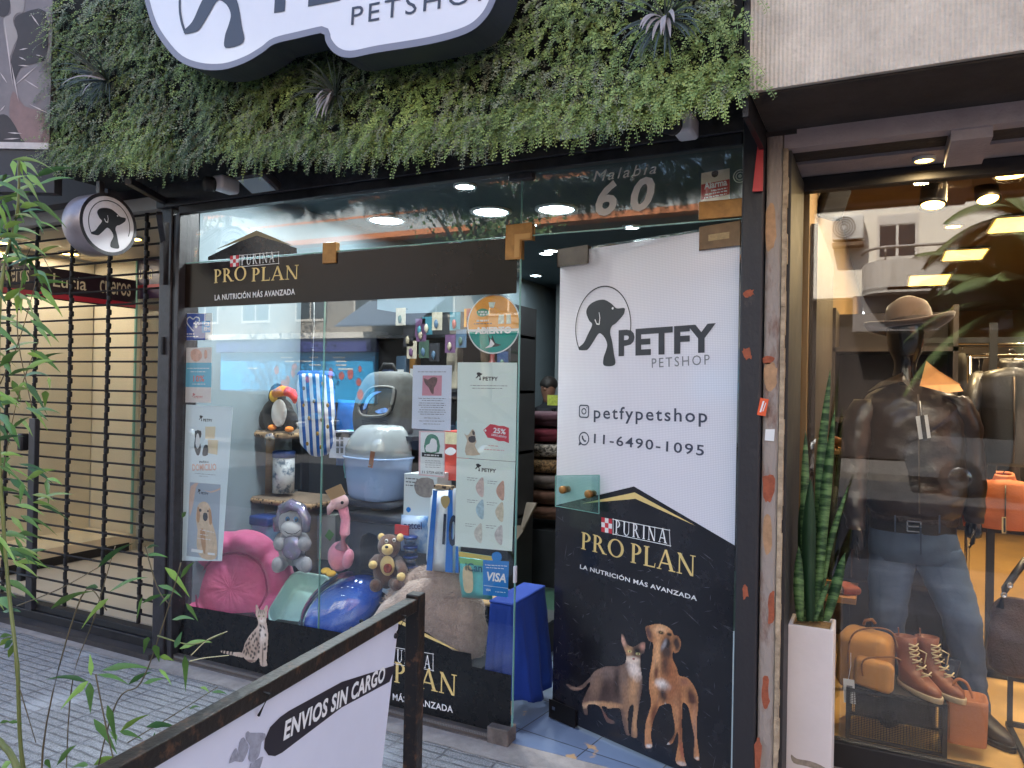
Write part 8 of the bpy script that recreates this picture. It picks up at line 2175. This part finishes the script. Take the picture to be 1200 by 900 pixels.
LM=[((0,365),(65,310),12,0),((10,350),(40,395),10,0),((75,380),(185,345),10,3),((100,310),(200,385),11,0),((90,320),(150,345),8,3),((70,400),(160,395),7,0),((40,410),(70,480),10,0),((0,495),(75,470),11,3),((0,480),(60,490),8,0),((60,430),(90,420),7,3),((85,500),(160,545),8,0),((110,510),(200,520),6,0),((150,445),(148,500),12,3),((20,540),(65,635),14,0),((0,520),(40,590),12,0),((85,740),(185,705),10,3),((155,732),(205,755),9,3),((155,735),(160,820),10,0),((75,745),(66,820),9,0),((75,800),(40,790),6,0),((0,680),(35,665),14,0),((20,680),(32,725),9,0),((40,570),(100,530),7,0),((160,400),(165,440),6,1),((120,235),(170,300),9,3),((135,100),(205,200),9,3),((15,145),(75,105),10,3),((62,120),(70,190),10,3),((85,60),(80,95),9,0),((130,60),(165,110),8,0),((100,65),(200,70),6,1)]
bam=thing('bamboo','tall bamboo plant with arching leafy twigs in the left foreground','bamboo',(P(20,900,YB).x,YB,.45))
fol=[MB()for _ in BLEAF];r10=random.Random(77)
for a,c,w_ in LV:
    y0=YB+r10.uniform(-.12,.12);bleaf(fol,q3(*a),q3(*c),w_*.42,y0,y0+r10.uniform(-.03,.03),r10.choice((0,2,0,3,0)),r10.uniform(-.7,.7))
for a,c,w_,mi in LT:
    y0=YB+r10.uniform(-.1,.15);bleaf(fol,q8(*a),q8(*c),w_*.38,y0,y0+r10.uniform(-.04,.04),mi,r10.uniform(-.6,.6))
for a,c,w_,mi in LM:
    y0=YB+r10.uniform(-.1,.15);bleaf(fol,q4(*a),q4(*c),w_*.42,y0,y0+r10.uniform(-.04,.04),mi,r10.uniform(-.6,.6))
for i in range(95):
    x,y=r10.uniform(-30,46),r10.uniform(200,690);an=r10.uniform(-.4,1.2);l_=r10.uniform(24,48)
    y0=YB+r10.uniform(-.1,.2);bleaf(fol,(x,y),(x+math.cos(an)*l_,y+math.sin(an)*l_),r10.uniform(2.6,5),y0,y0,r10.choice((0,1,3,2)),r10.uniform(-1,1))
for k_,m_ in enumerate(BLEAF):fol[k_].build('foliage',m_,bam)
def culm(pts,r,m,nm,nodes=True):
    b=MB();L3=[P(x,y,YB+dy)for x,y,dy in pts];L3=smooth_loop(L3,6,False);n_=len(L3)
    b.tube(L3,[r*(1-.35*i/n_)*(1.25 if nodes and i%6==0 else 1)for i in range(n_)],8);b.build(nm,m,bam)
culm([(60,1060,0),(27,900,0),(20,780,0),(10,690,.02),(3,600,.02),(-2,480,.02),(2,330,.03),(20,250,.03),(22,188,.03)],.0055,CULM,'culm')
culm([(70,1060,.1),(22,905,.1),(0,870,.1),(-20,850,.1)],.011,CULM,'culm')
culm([(75,1060,.1),(82,820,.12),(110,725,.1),(135,640,.1)],.0017,TWIG,'twig')
culm([(80,1060,.1),(130,840,.08),(165,800,.06),(190,735,.05),(212,660,.05)],.0020,TWIG,'twig')
culm([(60,1060,.05),(50,880,.05),(95,700,.05),(125,715,.05)],.0024,TWIG,'twig')
culm([(112,790,.06),(124,850,.05),(140,920,.05)],.0022,TWIG,'twig');culm([(150,870,.06),(200,840,.06),(255,805,.06)],.0015,TWIG,'twig')
culm([(185,745,.05),(225,755,.05),(262,742,.05)],.0018,CULM,'twig');culm([(170,640,.05),(185,690,.05),(200,710,.05)],.0016,TWIG,'twig')
culm([(20,710,.0),(70,690,.0),(115,665,.02)],.0016,TWIG,'twig');culm([(222,775,.05),(240,771,.05),(268,768,.05)],.0014,mat('pale straw',(206,196,150),.6),'twig',False);culm([(224,768,.05),(243,750,.05),(266,740,.05)],.0014,MATS['pale straw'],'twig',False)
culm([(2,560,.02),(20,470,.03),(45,400,.03)],.0016,TWIG,'twig');culm([(0,450,.02),(22,400,.03),(42,330,.03)],.0016,TWIG,'twig');culm([(18,790,0),(30,830,0),(42,870,.02)],.0016,TWIG,'twig');culm([(38,480,0),(20,380,0),(36,290,.02),(60,318,.02)],.0014,TWIG,'twig')
pln=thing('planter','dark planter box holding the bamboo, below the picture edge','planter',(P(30,1000,YB).x,YB,0))
cx_=P(65,1060,YB).x
b=MB();b.span((cx_-.45,YB-.28,.002),(cx_+.3,YB+.25,.22));b.build('box',mat('dark planter',(56,52,50),.7,nz=(5,.2)),pln,bevel=.01)
MB().span((cx_-.42,YB-.25,.221),(cx_+.27,YB+.22,.25)).build('soil',mat('soil',(58,44,34),.95,nz=(30,.4),bump=(40,1)),pln)
dl=MB();c_=PZ(307,807,.03)
pts=[(-.06,0),(-.045,.02),(-.02,.018),(-.01,.035),(.02,.025),(.05,.03),(.045,.005),(.06,-.01),(.02,-.02),(-.03,-.018)]
dl.prism([c_+V((x,y,.008*noise.noise(V((x*40,y*40,1)))+.006))for x,y in pts],(0,0,.002));dl.build('dry_leaf',mat('dry leaf',(186,142,106),.8,nz=(30,.25)),label='curled dry brown leaf lying on the concrete strip below the printed cat',cat='leaf')
